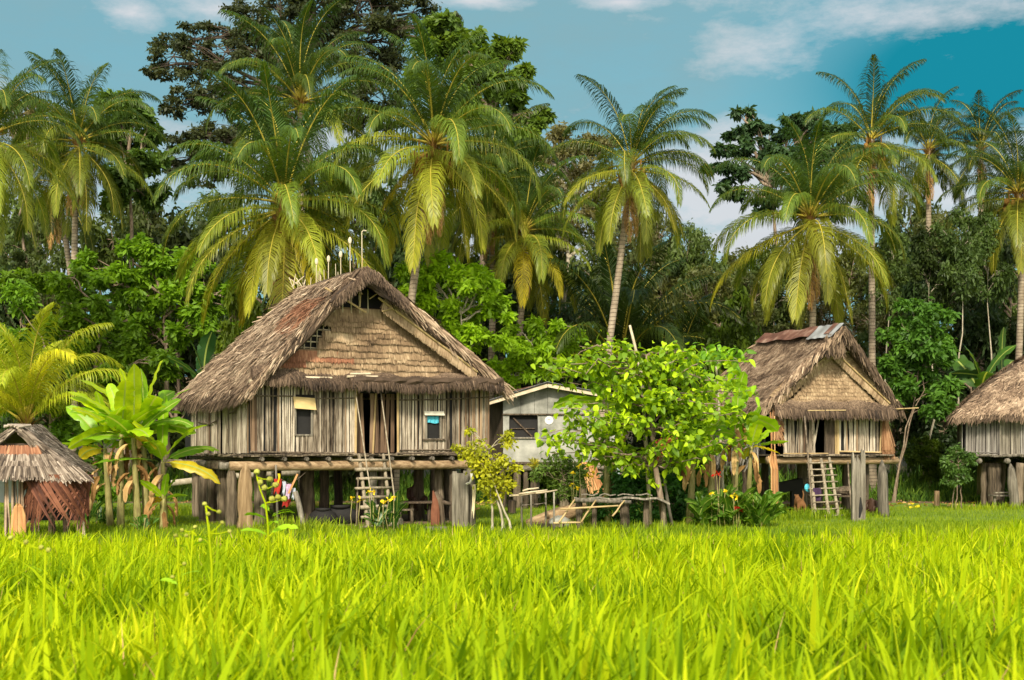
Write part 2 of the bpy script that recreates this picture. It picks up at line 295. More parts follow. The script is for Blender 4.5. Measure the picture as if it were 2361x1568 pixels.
# ---------------------------------------------------------------- the setting: ground
def ground():
    ys = np.concatenate([np.linspace(-12, 60, 145), np.linspace(61, 140, 60), np.linspace(150, 420, 12)])
    xs = np.concatenate([np.linspace(-260, -46, 24), np.linspace(-45, 45, 151), np.linspace(46, 260, 24)])
    X, Y = np.meshgrid(xs, ys, indexing='ij'); mb = MB()
    mb.sheet(np.stack([X, Y, gz(X, Y)], -1))
    m = bpy.data.materials.new('ground'); m.use_nodes = True; t = m.node_tree; p = t.nodes['Principled BSDF']; p.inputs['Roughness'].default_value = .95
    tcn = N(t, 'ShaderNodeTexCoord'); s = N(t, 'ShaderNodeSeparateXYZ'); t.links.new(tcn.outputs['Object'], s.inputs[0])
    n1 = N(t, 'ShaderNodeTexNoise', i_Scale=.35, i_Detail=6.0); n2 = N(t, 'ShaderNodeTexNoise', i_Scale=9.0, i_Detail=5.0)
    for q in (n1, n2): t.links.new(tcn.outputs['Object'], q.inputs['Vector'])
    g = N(t, 'ShaderNodeValToRGB'); t.links.new(n2.outputs[0], g.inputs[0]); e = g.color_ramp.elements
    e[0].position = .3; e[0].color = (.06, .11, .008, 1); e[1].position = .7; e[1].color = (.20, .30, .015, 1)
    d = N(t, 'ShaderNodeValToRGB'); t.links.new(n2.outputs[0], d.inputs[0]); e = d.color_ramp.elements
    e[0].position = .3; e[0].color = (.07, .045, .025, 1); e[1].position = .72; e[1].color = (.26, .17, .09, 1)
    yy = math_n(t, 'MULTIPLY_ADD', n1.outputs[0], 6.0, s.outputs[1])
    k = math_n(t, 'GREATER_THAN', yy, 51.0)
    # trodden earth under the big house
    dx = math_n(t, 'DIVIDE', math_n(t, 'ADD', s.outputs[0], 5.3), 4.4); dy = math_n(t, 'DIVIDE', math_n(t, 'SUBTRACT', s.outputs[1], 37.5), 3.4)
    rr = math_n(t, 'ADD', math_n(t, 'POWER', math_n(t, 'ABSOLUTE', dx), 2.0), math_n(t, 'POWER', math_n(t, 'ABSOLUTE', dy), 2.0))
    k2 = math_n(t, 'LESS_THAN', math_n(t, 'MULTIPLY_ADD', n1.outputs[0], .8, rr), 1.35)
    k = math_n(t, 'MAXIMUM', k, k2)
    mx = N(t, 'ShaderNodeMix', data_type='RGBA'); t.links.new(k, mx.inputs[0]); t.links.new(g.outputs[0], mx.inputs[6]); t.links.new(d.outputs[0], mx.inputs[7])
    t.links.new(mx.outputs[2], p.inputs['Base Color'])
    bb = N(t, 'ShaderNodeBump', i_Strength=.6, i_Distance=.08); t.links.new(n2.outputs[0], bb.inputs['Height']); t.links.new(bb.outputs[0], p.inputs['Normal'])
    M['ground'] = m
    tag(mb.build('ground', 'ground', smooth=True), kind='structure')
ground()

# ---------------------------------------------------------------- grass
def scatter(y0, y1, dens, xmax=None):
    n = int(dens * (.455 * (y1 * y1 - y0 * y0) + 4 * (y1 - y0)))
    y = np.sqrt(rs.uniform(y0 * y0, y1 * y1, n)); x = rs.uniform(-1, 1, n) * (.455 * y + 2.0)
    return x, y
def blades(mb, x, y, h, wd, k, lean=.35, rr=None, droop=.6):
    n = len(x); az = rs.uniform(0, 2 * PI, n); d = np.stack([np.cos(az) + .12, np.sin(az), 0 * az], -1)
    ln = lean * rs.uniform(.1, 1.5, n); s = np.linspace(0, 1, k)[None, :]
    H = h[:, None] * (s - .16 * droop * s ** 3 * (ln[:, None] / lean)); D = h[:, None] * ln[:, None] * (s ** 1.9)
    P = np.stack([x, y, gz(x, y) - .02], -1)[:, None] + d[:, None] * D[..., None]; P[..., 2] += H
    prof = np.interp(np.linspace(0, 1, k), [0, .35, .7, 1], [.75, 1, .7, .04])
    W = wd[:, None] * prof[None]
    az2 = az + PI / 2 + rs.uniform(-.7, .7, n); S = np.stack([np.cos(az2), np.sin(az2), 0 * az2], -1)[:, None]
    mb.ribbons(P, W, S, rr if rr is not None else rs.uniform(0, 1, n))
def clumpy(x, y): return .5 + .5 * fn(x, y, 2.3, 1) * .7 + .3 * fn(x, y, .6, 4) * .5
g = MB()
for y0, y1, dn, h0, w0, k in ((3.2, 7, 300, .50, .036, 6), (7, 13, 320, .46, .031, 5), (13, 20, 360, .41, .026, 4), (20, 27.5, 380, .34, .023, 3)):
    x, y = scatter(y0, y1, dn); c = clumpy(x, y); h = h0 * rs.uniform(.35, 1.3, len(x)) * (.6 + .75 * c)
    if y0 >= 20: h *= np.where(x < -3.5, .6, 1) * (1 - .55 * sst(24.5, 27.5, y))
    h *= 1 + .5 * fn(x, y, 1.1, 3) * (y < 24); rr = np.clip(rs.normal(.52, .24, len(x)) + .3 * (c - .5) - .75 * sst(.2, .8, fn(x, y, .9, 6)) - .25 * sst(.1, .7, fn(x, y, .3, 11)) + .12 * fn(x, y, .35, 9), 0, 1)
    blades(g, x, y, h, w0 * rs.uniform(.5, 1.5, len(x)), k, .45, rr)
# taller broad-bladed tufts standing out of the field
nt_ = 1500; ty = np.sqrt(rs.uniform(20, 27 ** 2, nt_)); tx = rs.uniform(-1, 1, nt_) * .45 * ty
for cx_, cy_ in zip(tx, ty):
    q = rs.randint(6, 15); hh = rs.uniform(.4, .85) * (1 if cy_ < 20 else .75)
    blades(g, cx_ + rs.normal(0, .06, q), cy_ + rs.normal(0, .06, q), hh * rs.uniform(.6, 1.1, q), rs.uniform(.025, .055, q), 6, .55, np.clip(rs.normal(.55, .2, q), 0, 1), 1.1)
for i in range(420):      # broad-leaved weeds and dead straw among the blades
    cy_ = math.sqrt(rs.uniform(16, 26 ** 2)); cx_ = rs.uniform(-.45, .45) * cy_; q = rs.randint(5, 10)
    blades(g, cx_ + rs.normal(0, .05, q), cy_ + rs.normal(0, .05, q), rs.uniform(.25, .5) * rs.uniform(.6, 1.1, q), rs.uniform(.05, .085, q), 6, .9, np.clip(rs.normal(.12, .1, q), 0, 1), 1.5)
mm_ = MB(); x, y = scatter(3.4, 26, 5); blades(mm_, x, y, .55 * rs.uniform(.5, 1.1, len(x)), .010 * rs.uniform(.6, 1.5, len(x)), 5, .5)
tag(mm_.build('dead_grass', 'dryleaf', smooth=True), 'sparse dead straw-coloured blades among the green grass', 'dead grass', kind='stuff')
tag(g.build('grass', 'grass', smooth=True), 'tall bright green grass covering the foreground field', 'grass', kind='stuff')
g = MB()
x, y = scatter(26.5, 36, 300); h = .20 * rs.uniform(.4, 1.3, len(x)) * (.5 + .9 * clumpy(x, y)) * (1 - .4 * sst(29, 34, y))
inside = ((x + 5.3) / 4.2) ** 2 + ((y - 37.3) / 3) ** 2 < 1
x, y, h = x[~inside], y[~inside], h[~inside]
blades(g, x, y, h, .016 * rs.uniform(.6, 1.5, len(x)), 3, .4)
x, y = scatter(36, 51, 170); inside = ((x + 5.3) / 4.2) ** 2 + ((y - 37.3) / 3) ** 2 < 1
keep = ~inside & ((y < 46.5) | (fn(x, y, .5, 2) > .1)) & ~((y > 45) & (x > 8))
x, y = x[keep], y[keep]
blades(g, x, y, .11 * rs.uniform(.4, 1.4, len(x)), .022 * rs.uniform(.6, 1.5, len(x)), 2, .4)
n = 420   # greener tufts round the feet of the huts
for cx_, cy_, sp, hh, q in [(at(px, 0, Y).x, Y, sp, hh, q) for px, Y, sp, hh, q in
        ((700, 31.6, 1.1, .42, 420), (640, 31.2, .6, .5, 160), (1850, 37.6, 1.6, .38, 700), (1780, 36.8, 1.2, .35, 400), (1990, 38.5, 1.2, .22, 300), (930, 31.8, 1.6, .22, 300), (240, 31, 2.0, .28, 420), (430, 40, 1.6, .35, 400), (2290, 43.5, 1.6, .3, 400), (1500, 31.2, 2.6, .36, 600), (1100, 31.0, 1.6, .35, 260))]:
    xx = cx_ + rs.normal(0, sp * .6, q); yy_ = cy_ + rs.normal(0, sp * .25, q)
    blades(g, xx, yy_, hh * rs.uniform(.4, 1.2, q), .02 * rs.uniform(.6, 1.5, q), 4, .5)
tag(g.build('lawn_grass', 'lawn', smooth=True), 'short trodden lawn grass around the stilt houses', 'lawn grass', kind='stuff')
g = MB()    # rank growth along the forest edge
n = 26000; x = rs.uniform(-24, 27, n); y = 49.3 + np.abs(rs.normal(0, 3.2, n)); hh = (.35 + .75 * sst(50, 54, y)) * rs.uniform(.4, 1.3, n) * (.55 + .8 * clumpy(x, y))
blades(g, x, y, hh, .05 * rs.uniform(.6, 1.5, n), 4, .55)
M['rank'] = mat('rank_grass', [(0, (.03, .08, .01)), (.5, (.08, .17, .015)), (1, (.20, .30, .03))], scale=.4, rw=.8, nw=.6, trans=.25)
tag(g.build('undergrowth', 'rank', smooth=True), 'rank green undergrowth along the foot of the forest', 'undergrowth', kind='stuff')

# ---------------------------------------------------------------- trees
def leaves(mb, C, sig, n, size, asp=.42, droop=.35, m=0, flat=1.0, up=.7):
    C = np.asarray(C, float); sig = np.broadcast_to(np.asarray(sig, float), (len(C),)); i = rs.randint(0, len(C), n)
    o = rs.normal(0, 1, (n, 3)); o[:, 2] *= flat
    P0 = C[i] + o * sig[i][:, None]
    az = rs.uniform(0, 2 * PI, n); el = rs.normal(-.25, .55, n)
    d = np.stack([np.cos(az) * np.cos(el), np.sin(az) * np.cos(el), np.sin(el)], -1)
    l = size * rs.uniform(.55, 1.35, n)
    nn = nrm(rs.normal(0, 1, (n, 3)) + V3(0, -.15, up * 1.4)); S = nrm(np.cross(d, nn))
    P1 = P0 + d * (l * .5)[:, None]; d2 = nrm(d + V3(0, 0, -droop)); P2 = P1 + d2 * (l * .5)[:, None]
    W = np.stack([l * asp * .25, l * asp, l * .03], -1)
    cr = rs.uniform(.25, .75, len(C))[i]
    mb.ribbons(np.stack([P0, P1, P2], 1), W, S[:, None], np.clip(cr + rs.normal(0, .16, n), 0, 1), m)
def blob_clumps(blobs, per):
    C, sg = [], []
    for c, r in blobs:
        r = np.broadcast_to(r, (3,)); q = max(3, int(per * (r.mean() ** 1.0)))
        v = nrm(rs.normal(0, 1, (q, 3))) * rs.uniform(.35, 1, (q, 1)) ** .5
        C.append(V3(*c) + v * r); sg.append(np.full(q, r.mean()))
    return np.concatenate(C), np.concatenate(sg)
def limb(mb, a, b, r0, r1, sag=.15, n=5, k=6):
    a, b = V3(*a), V3(*b); s = np.linspace(0, 1, k)[:, None]; L = np.linalg.norm(b - a)
    P = a + (b - a) * s; P[:, 2] += np.sin(s[:, 0] * PI) * sag * L; P[1:-1] += rs.normal(0, .035 * L, (k - 2, 3))
    mb.tube(P, np.linspace(r0, r1, k), n, rs.uniform(.2, .8), caps=False); return P
def tree_meshes(base, blobs, tr, leaf, nl, bark, per=7, sig=.2, asp=.42, droop=.35, flat=.8, fork=.35, size_tw=.03, up=.7, org=(0, 0, 0), stems=1, bare=0):
    t = MB(); base = V3(*base); C, sg = blob_clumps(blobs, per)
    top = np.mean([V3(*c) for c, r in blobs], axis=0); zmax = max(c[2] for c, r in blobs); top[2] = max(zmax - .2 * (zmax - base[2]), base[2] + .5)
    for q in range(stems):
        b0 = base + (V3(rs.normal(0, .3), rs.normal(0, .3), 0) if q else 0)
        tt = top + (V3(rs.normal(0, .04), rs.normal(0, .04), 0) * (top[2] - base[2]) if q else 0)
        k = 9; s = np.linspace(0, 1, k)[:, None]; P = b0 + (tt - b0) * s; H = tt[2] - b0[2]; P[1:-1] += rs.normal(0, .012 * H, (k - 2, 3)); P[0, 2] -= .15
        rad = tr * (1 - .82 * s[:, 0] ** .9); rad[0] *= 1.35; t.tube(P, rad, 8, .5, rough=.06, caps=False)
        if q == 0: TP = P
    for c, r in blobs:
        c = V3(*c); r = float(np.mean(r)); z = c[2] - .45 * r - .12 * np.linalg.norm(c[:2] - base[:2]); z = np.clip(z, base[2] + fork * (top[2] - base[2]) * rs.uniform(.8, 1.2), top[2])
        f = np.clip((z - base[2]) / (top[2] - base[2]), 0, 1) * (len(TP) - 1); i0 = min(int(f), len(TP) - 2); a = TP[i0] + (TP[i0 + 1] - TP[i0]) * (f - i0)
        Lp = limb(t, a, c, min(tr * .36, .16), min(tr * .14, .05), .10, 6)
        near = np.argsort(np.linalg.norm(C - c, axis=1))[:max(5, int(per * r))]
        for j in near: limb(t, Lp[rs.randint(2, 6)], C[j], min(tr * .12, .04), size_tw * .4, .08, 4, 4)
    l = MB(); leaves(l, C, sg * sig, nl, leaf, asp, droop, flat=flat, up=up)
    return t.mesh('trunk', bark, True, org), l.mesh('crown', 'leaf', True, org)
def px_blobs(bl, Y):
    out = []
    for b in bl:
        px, py, rp = b[:3]; dy = b[3] if len(b) > 3 else rs.uniform(-.6, .6) * rp / F * Y; r = rp / F * Y
        rz = (b[4] if len(b) > 4 else .8); out.append((tuple(at(px, py, Y + dy)), (r, r, r * rz)))
    return out
def tree_at(name, label, cat, bl, Y, bpx, tr, leaf, nl, color, bark='bark', group=None, base=None, **kw):
    b = base or gp(bpx, Y); root = thing(name, label, cat, b, group)
    tm, lm = tree_meshes(b, px_blobs(bl, Y), tr, leaf, nl, bark, org=b, **kw)
    link('trunk', tm, root); link('crown', lm, root, color=color); return root

tree_at('rainforest_tree', 'giant dark open-crowned tree towering behind the palms over the big thatched house', 'tree',
        [(400, 130, 62), (345, 160, 22), (450, 90, 50), (520, 120, 60), (560, 55, 60), (480, 200, 70), (420, 240, 45), (600, 130, 70), (560, 230, 60), (640, 20, 80), (740, 10, 80), (850, 0, 90), (950, 30, 60), (1010, 70, 35),
         (700, 110, 70), (830, 110, 85), (930, 110, 60), (430, 330, 45), (400, 380, 28), (490, 330, 60), (560, 330, 60), (640, 250, 70), (880, 210, 70), (800, 250, 70), (890, 280, 40), (470, 400, 50), (1040, 60, 30), (760, -60, 120), (900, -60, 90)],
        74, 850, .6, .25, 62000, (.045, .060, .026), 'darkbark', per=13, sig=.15, flat=.5, fork=.5, asp=.5)
tree_at('leafy_tree', 'tall leafy green tree behind the coconut palm that leans over the big house', 'tree',
        [(1030, 75, 40), (1010, 130, 50), (1080, 110, 45), (1130, 150, 45), (1185, 115, 20), (1155, 105, 18), (1100, 200, 60), (1170, 210, 40), (1190, 265, 35), (1245, 265, 22), (1150, 300, 55), (1210, 320, 40), (1050, 260, 60), (980, 180, 40), (1000, 60, 35), (1180, 390, 60), (1080, 380, 60), (1210, 165, 12), (1235, 300, 22)],
        60, 1100, .35, .40, 20000, (.085, .15, .02), per=8, sig=.2, asp=.45, fork=.35)
tree_at('flat_topped_tree', 'sparse flat-topped tree with brownish leaves between the middle palms', 'tree',
        [(1260, 310, 50, 0, .45), (1330, 330, 60, 0, .45), (1230, 350, 50, 0, .4), (1390, 340, 50, 0, .45), (1290, 380, 60), (1360, 410, 60), (1240, 430, 50), (1320, 480, 60), (1420, 470, 60), (1280, 540, 60), (1450, 560, 60)],
        70, 1290, .35, .28, 13000, (.12, .12, .05), 'palebark', per=8, sig=.2, fork=.3)
tree_at('whorled_tree', 'dark tree with tiered side branches against the white cloud', 'tree',
        [(1720, 262, 26, 0, .45), (1750, 285, 36, 0, .4), (1710, 310, 38, 0, .35), (1670, 345, 32, 0, .35), (1740, 345, 50, 0, .45), (1650, 385, 26, 0, .35), (1700, 400, 50, 0, .4), (1690, 440, 40, 0, .35), (1830, 290, 40, 0, .5), (1890, 275, 38, 0, .5), (1850, 320, 60, 0, .6), (1930, 300, 36, 0, .5), (1790, 370, 60, 0, .5), (1900, 370, 70), (1800, 440, 50), (1760, 470, 30), (1880, 450, 70)],
        66, 1800, .3, .34, 17000, (.04, .085, .035), per=10, sig=.16, flat=.45, fork=.35)
tree_at('vine_covered_tree', 'rounded green tree just behind the left coconut palm', 'tree',
        [(270, 255, 45), (310, 250, 40), (340, 300, 35), (290, 310, 60), (350, 360, 40), (240, 320, 50), (330, 430, 50), (260, 420, 60), (60, 330, 50), (20, 300, 40)][:8],
        58, 290, .3, .36, 11000, (.075, .14, .025), per=8, sig=.19, asp=.45)
tree_at('thin_crowned_tree', 'thin brownish tree showing between the two leftmost palms', 'tree',
        [(60, 240, 40, 0, .4), (100, 265, 40, 0, .4), (30, 270, 50), (70, 320, 50), (20, 340, 40), (120, 330, 40)], 66, 60, .22, .26, 5200, (.10, .09, .04), per=8, sig=.2)

# bright shrubs and young trees nearer the houses
YG = (.20, .36, .012)
for args, kw in (
    (('fruiting_shrub', 'bright lime green shrub tree right of the big thatched roof, dotted with pale fruit', 'shrub',
      [(960, 640, 45), (1000, 610, 40), (1050, 640, 50), (1100, 660, 50), (1120, 700, 45), (1020, 690, 60), (1080, 730, 50), (960, 680, 35), (1130, 640, 30), (1150, 720, 30), (1060, 780, 50), (1120, 790, 45)], 46, 1080, .13, .27, 15000, YG), dict(bark='palebark', per=8, sig=.18, asp=.4, up=.4)),
    (('fruiting_shrub', 'lime green shrub with tangled pale twigs above the grey cement house', 'shrub',
      [(1210, 770, 38), (1260, 760, 42), (1300, 780, 36), (1180, 810, 40), (1240, 820, 45), (1300, 830, 40), (1190, 860, 35), (1160, 840, 35), (1270, 860, 30), (1330, 760, 18)], 49.5, 1240, .10, .26, 11000, YG), dict(bark='palebark', per=9, sig=.18, asp=.4, up=.4)),
    (('forest_shrub', 'tall bright green bush between the left coconut palm and the big roof', 'shrub',
      [(300, 600, 60), (360, 570, 40), (410, 600, 45), (470, 640, 50), (420, 680, 60), (340, 680, 60), (260, 660, 60), (500, 700, 50), (520, 760, 45), (440, 750, 60), (350, 770, 60), (270, 740, 50), (540, 690, 35), (220, 620, 40)], 50, 380, .2, .30, 22000, (.12, .24, .012)), dict(per=7, sig=.17, asp=.42, up=.5)),
    (('forest_shrub', 'dense green bush behind the middle of the banana clump', 'shrub',
      [(170, 640, 50), (210, 700, 60), (150, 720, 50), (240, 780, 60), (180, 790, 55), (280, 850, 50), (320, 820, 50), (220, 860, 50), (120, 770, 40), (380, 840, 45)], 47.5, 210, .16, .27, 17000, (.11, .21, .012)), dict(per=7, sig=.17, up=.5)),
    (('feathery_sapling', 'slim feathery-leaved sapling at the far left below the palms', 'sapling',
      [(45, 635, 28, 0, .35), (20, 650, 25, 0, .35), (75, 645, 25, 0, .35), (50, 655, 30, 0, .3)], 47, 48, .05, .22, 2600, (.12, .22, .012)), dict(per=14, sig=.22, flat=.4)),
    (('feathery_sapling', 'second slim feathery-leaved sapling, beside the leftmost one', 'sapling',
      [(110, 655, 26, 0, .35), (135, 660, 22, 0, .35), (90, 665, 20, 0, .3)], 47.4, 115, .05, .22, 2000, (.12, .22, .012)), dict(per=14, sig=.22, flat=.4)),
    (('low_bush', 'low bright green bush behind the small thatched shelter', 'bush',
      [(30, 700, 45), (20, 800, 50), (60, 940, 45, 0, .6), (110, 930, 40, 0, .6), (20, 930, 40), (150, 960, 35), (170, 1000, 40), (30, 870, 50), (210, 1060, 40), (230, 1120, 36)], 38, 130, .08, .20, 15000, (.10, .21, .012)), dict(per=9, sig=.25, up=.5)),
    (('hanging_leaf_tree', 'rounded tree with yellow leaves and pale forked trunk right of the smaller stilt house', 'tree',
      [(2110, 720, 40), (2080, 750, 45), (2150, 740, 40), (2130, 790, 50), (2080, 810, 50), (2160, 800, 40), (2100, 870, 50), (2160, 870, 45), (2190, 830, 25), (2080, 900, 36), (2150, 930, 40), (2190, 900, 20), (2060, 860, 30)], 48.5, 2060, .05, .25, 17000, (.065, .16, .02)), dict(bark='bark', per=9, sig=.19, stems=2, fork=.45)),
    (('yellow_shrub', 'thin yellow-leaved shrub in front of the right corner of the big house', 'shrub',
      [(1085, 1045, 22), (1105, 1030, 24), (1140, 1060, 26), (1165, 1020, 20), (1150, 1090, 28), (1120, 1080, 26), (1160, 1120, 24), (1125, 1120, 24), (1090, 1060, 16), (1060, 1035, 12), (1080, 990, 10), (1172, 1000, 8), (1185, 1075, 14), (1135, 1145, 18)], 32.2, 1135, .035, .13, 1900, (.33, .36, .02)), dict(bark='palebark', per=34, sig=.35, asp=.55, stems=4, fork=.2, size_tw=.012)),
    (('small_shrub', 'small leafy shrub in front of the posts of the grey cement house', 'shrub',
      [(1260, 1075, 24), (1290, 1060, 26), (1315, 1085, 30), (1285, 1105, 28), (1330, 1110, 24), (1245, 1095, 18), (1340, 1085, 18), (1305, 1135, 18)], 36, 1318, .03, .12, 2600, (.10, .17, .03)), dict(per=30, sig=.3, fork=.3, size_tw=.012)),
    (('green_bush', 'dark green bush behind the slab bench', 'bush',
      [(1430, 1110, 36), (1480, 1090, 40), (1540, 1100, 40), (1400, 1150, 36), (1460, 1150, 45), (1520, 1150, 45), (1580, 1130, 40), (1440, 1190, 36), (1500, 1190, 40), (1560, 1180, 40), (1600, 1090, 40), (1380, 1180, 20), (1590, 1170, 35)], 35.5, 1490, .05, .17, 9000, (.05, .15, .03)), dict(per=18, sig=.28, stems=3, size_tw=.012)),
    (('flowering_shrub', 'small dark shrub with a red flower left of the far right house', 'shrub',
      [(2205, 1040, 18), (2190, 1065, 18), (2225, 1070, 20), (2210, 1095, 22), (2190, 1110, 14), (2235, 1050, 12)], 43.5, 2206, .03, .13, 2100, (.07, .14, .03)), dict(per=26, sig=.3, stems=3, size_tw=.012)),
):
    tree_at(*args, **kw)

# forest behind: seven kinds of tree, copied with their trunks and crowns
def template(name, H, cr, blobs, tr, leaf, nl, color, bark='bark', **kw):
    root = thing(name, None, None, (0, 0, 0)); ORG[root.name] = (0, 0, 0)
    tm, lm = tree_meshes((0, 0, 0), blobs, tr, leaf, nl, bark, **kw)
    link('trunk', tm, root); link('crown', lm, root, color=color); root['_H'] = H; root['_R'] = cr; root['_used'] = 0
    return root
def rb(n, R_, z0, z1, r0, r1, seed, cone=0):
    q = np.random.RandomState(seed); o = []
    for i in range(n):
        z = z0 + (z1 - z0) * (i + .5) / n; a = q.uniform(0, 2 * PI); k = (z - z0) / (z1 - z0)
        rr = R_ * (1 - cone * k) * math.sqrt(max(.05, 1 - (2 * k - 1) ** 2 * (1 - cone))) * q.uniform(.3, .85)
        r = q.uniform(r0, r1); o.append(((rr * math.cos(a), rr * math.sin(a), z), (r, r, r * .7)))
    return o
TT = {
 'dense': template('broadleaf_tree', 12.5, 4.6, rb(20, 4.2, 2.5, 11.3, 1.1, 1.9, 1), .26, .36, 17000, (.055, .11, .025), per=8, sig=.19),
 'olive': template('broadleaf_tree', 13, 4.2, rb(22, 3.8, 2.0, 12, .9, 1.6, 2), .22, .28, 17000, (.085, .12, .035), per=9, sig=.18, asp=.38),
 'bright': template('broadleaf_tree', 8, 3.6, rb(17, 3.2, 1.0, 7.2, .8, 1.4, 3), .18, .34, 15000, (.12, .23, .015), per=9, sig=.19, asp=.45),
 'tiered': template('tiered_tree', 14, 3.6, [((c[0][0], c[0][1], c[0][2]), (c[1][0] * 1.2, c[1][0] * 1.2, c[1][0] * .35)) for c in rb(24, 3.4, 2.5, 13.5, .9, 1.4, 4, .6)], .24, .26, 15000, (.06, .10, .035), 'bark', per=9, sig=.2, flat=.4),
 'slim': template('slender_tree', 15, 2.4, rb(9, 1.9, 10.5, 14.6, .7, 1.2, 5), .13, .30, 5500, (.06, .12, .03), 'palebark', per=8, sig=.27),
 'dark': template('broadleaf_tree', 10, 4.4, rb(20, 4.0, .8, 9.2, 1.0, 1.7, 6), .2, .40, 14000, (.045, .088, .026), per=8, sig=.2),
}
def plant(kind, px, pytop, Y, wpx, label, group, shade=1.0, rz=None, cat='tree'):
    T = TT[kind]; b = gp(px, Y, -.05); H = at(px, pytop, Y).z - b.z; Rr = wpx / 2 / F * Y
    if T['_used'] == 0: o = T; T['_used'] = 1
    else: o = copy_tree(T)
    o.location = b; o.scale = (Rr / T['_R'], Rr / T['_R'], H / T['_H']); o.rotation_euler = (0, 0, rs.uniform(0, 6.28) if rz is None else rz)
    tag(o, label, cat, group); hv = rs.uniform(.6, 1.2) * shade; hr = rs.uniform(.85, 1.35)
    for c in o.children:
        if c.name.startswith('crown'): c.color = (c.color[0] * hv * hr, c.color[1] * hv, c.color[2] * hv, 1)
    return o
far = [  # kind, px, top, depth, width
 ('dense', -165, 470, 60, 360),  ('dark', -40, 420, 62, 330), ('olive', 90, 470, 66, 300), ('dense', 230, 480, 63, 330), ('dark', 400, 500, 60, 330), ('olive', 520, 430, 68, 330), ('dense', 620, 460, 62, 340), ('dark', 760, 430, 61, 330), ('dense', 900, 400, 72, 300), ('dark', 910, 480, 60, 300),
 ('dense', 1010, 430, 66, 280), ('dark', 1120, 520, 60, 300), ('dense', 820, 320, 74, 300), ('dense', 1190, 320, 70, 280), ('olive', 1270, 470, 74, 260), ('dense', 1390, 560, 66, 260), ('olive', 1500, 470, 76, 240), ('dense', 1600, 530, 62, 230), ('olive', 1640, 600, 58, 250), ('olive', 1560, 620, 63, 260),
 ('dense', 1740, 590, 66, 250), ('olive', 1830, 560, 63, 260), ('tiered', 1720, 620, 58, 220), ('dense', 1950, 540, 68, 260), ('olive', 2060, 520, 64, 240), ('dark', 2130, 560, 60, 230), ('tiered', 1900, 690, 55, 200), ('olive', 2150, 470, 70, 240), ('dense', 2260, 520, 66, 260), ('dark', 2330, 540, 60, 260), ('olive', 2400, 470, 68, 260),
 ('dark', 1500, 760, 54, 240), ('dark', 1680, 780, 55, 230), ('dark', 1960, 760, 57, 240), ('dark', 2240, 700, 57, 260), ('dark', 2380, 720, 55, 240), ('dark', 60, 620, 55, 300), ('dark', 560, 600, 55, 260), ('dark', 800, 620, 52, 300), ('dark', 1180, 660, 56, 300), ('dark', 1320, 700, 57, 240),
 ('olive', 1600, 500, 84, 200), ('olive', 1700, 560, 88, 260), ('olive', 1400, 480, 70, 240), ('olive', 1520, 540, 64, 220), ('dense', 2120, 440, 74, 260), ('olive', 2320, 430, 74, 260), ('dense', 60, 420, 78, 300), ('dense', 340, 400, 76, 260),
]
names = {'dark': 'dark shaded tree', 'olive': 'dull olive leafy tree', 'dense': 'dense mid green tree', 'bright': 'bright green leafy tree', 'tiered': 'tiered spreading tree'}
def zone(px):
    for lim, s in ((160, 'at the far left edge'), (420, 'behind the left coconut palms'), (700, 'behind the large centre-left palm'), (960, 'above the ridge of the big thatched house'), (1250, 'behind the leaning coconut palm'), (1480, 'behind the grey cement house'), (1720, 'left of the smaller stilt house roof'), (1980, 'behind the smaller stilt house'), (2200, 'right of the smaller stilt house'), (9999, 'behind the far right house')):
        if px < lim: return s
for k, px, top, Y, wp in far:
    plant(k, px, top, Y, wp, '%s in the forest %s' % (names[k], zone(px)), 'forest trees behind the village, %s %s' % (names[k], zone(px)))
for i, (px, top, Y, wp, pos) in enumerate(((2215, 470, 52, 140, 'left of the far right house roof'), (2282, 480, 53.5, 130, 'above the far right house roof'), (2045, 520, 52.5, 130, 'between the pale trunks'), (1790, 560, 60, 140, 'rising behind the smaller stilt house ridge'), (1610, 580, 62, 140, 'above the papaya leaves'), (2146, 520, 53, 130, 'far back in the right forest'))):
    plant('slim', px, top, Y, wp, 'slender pale-trunked tree %s' % pos, 'slender trees in the forest', cat='slender tree')
for px, top, Y, wp, lb in ((560, 640, 46, 180, 'leafy bush close behind the left slope of the big thatched roof'), (1690, 640, 52, 190, 'loose green bush left of the smaller hut ridge'), (1610, 690, 58, 200, 'bright green treetop left of the white cloud'), (2140, 1000, 53, 130, 'low bush in the shade right of the smaller stilt house'), (1620, 960, 47, 160, 'bush behind the broad-leaved tree'), (2330, 1000, 53, 160, 'low bush behind the posts of the far right house'), (1230, 1000, 52, 160, 'low bush behind the grey cement house posts')):
    plant('bright', px, top, Y, wp, lb, None, .8, cat='bush')
for k in TT.values():
    for q in ('_H', '_R', '_used'): del k[q]
for o in COL.objects:
    for q in ('_H', '_R', '_used'):
        if q in o: del o[q]
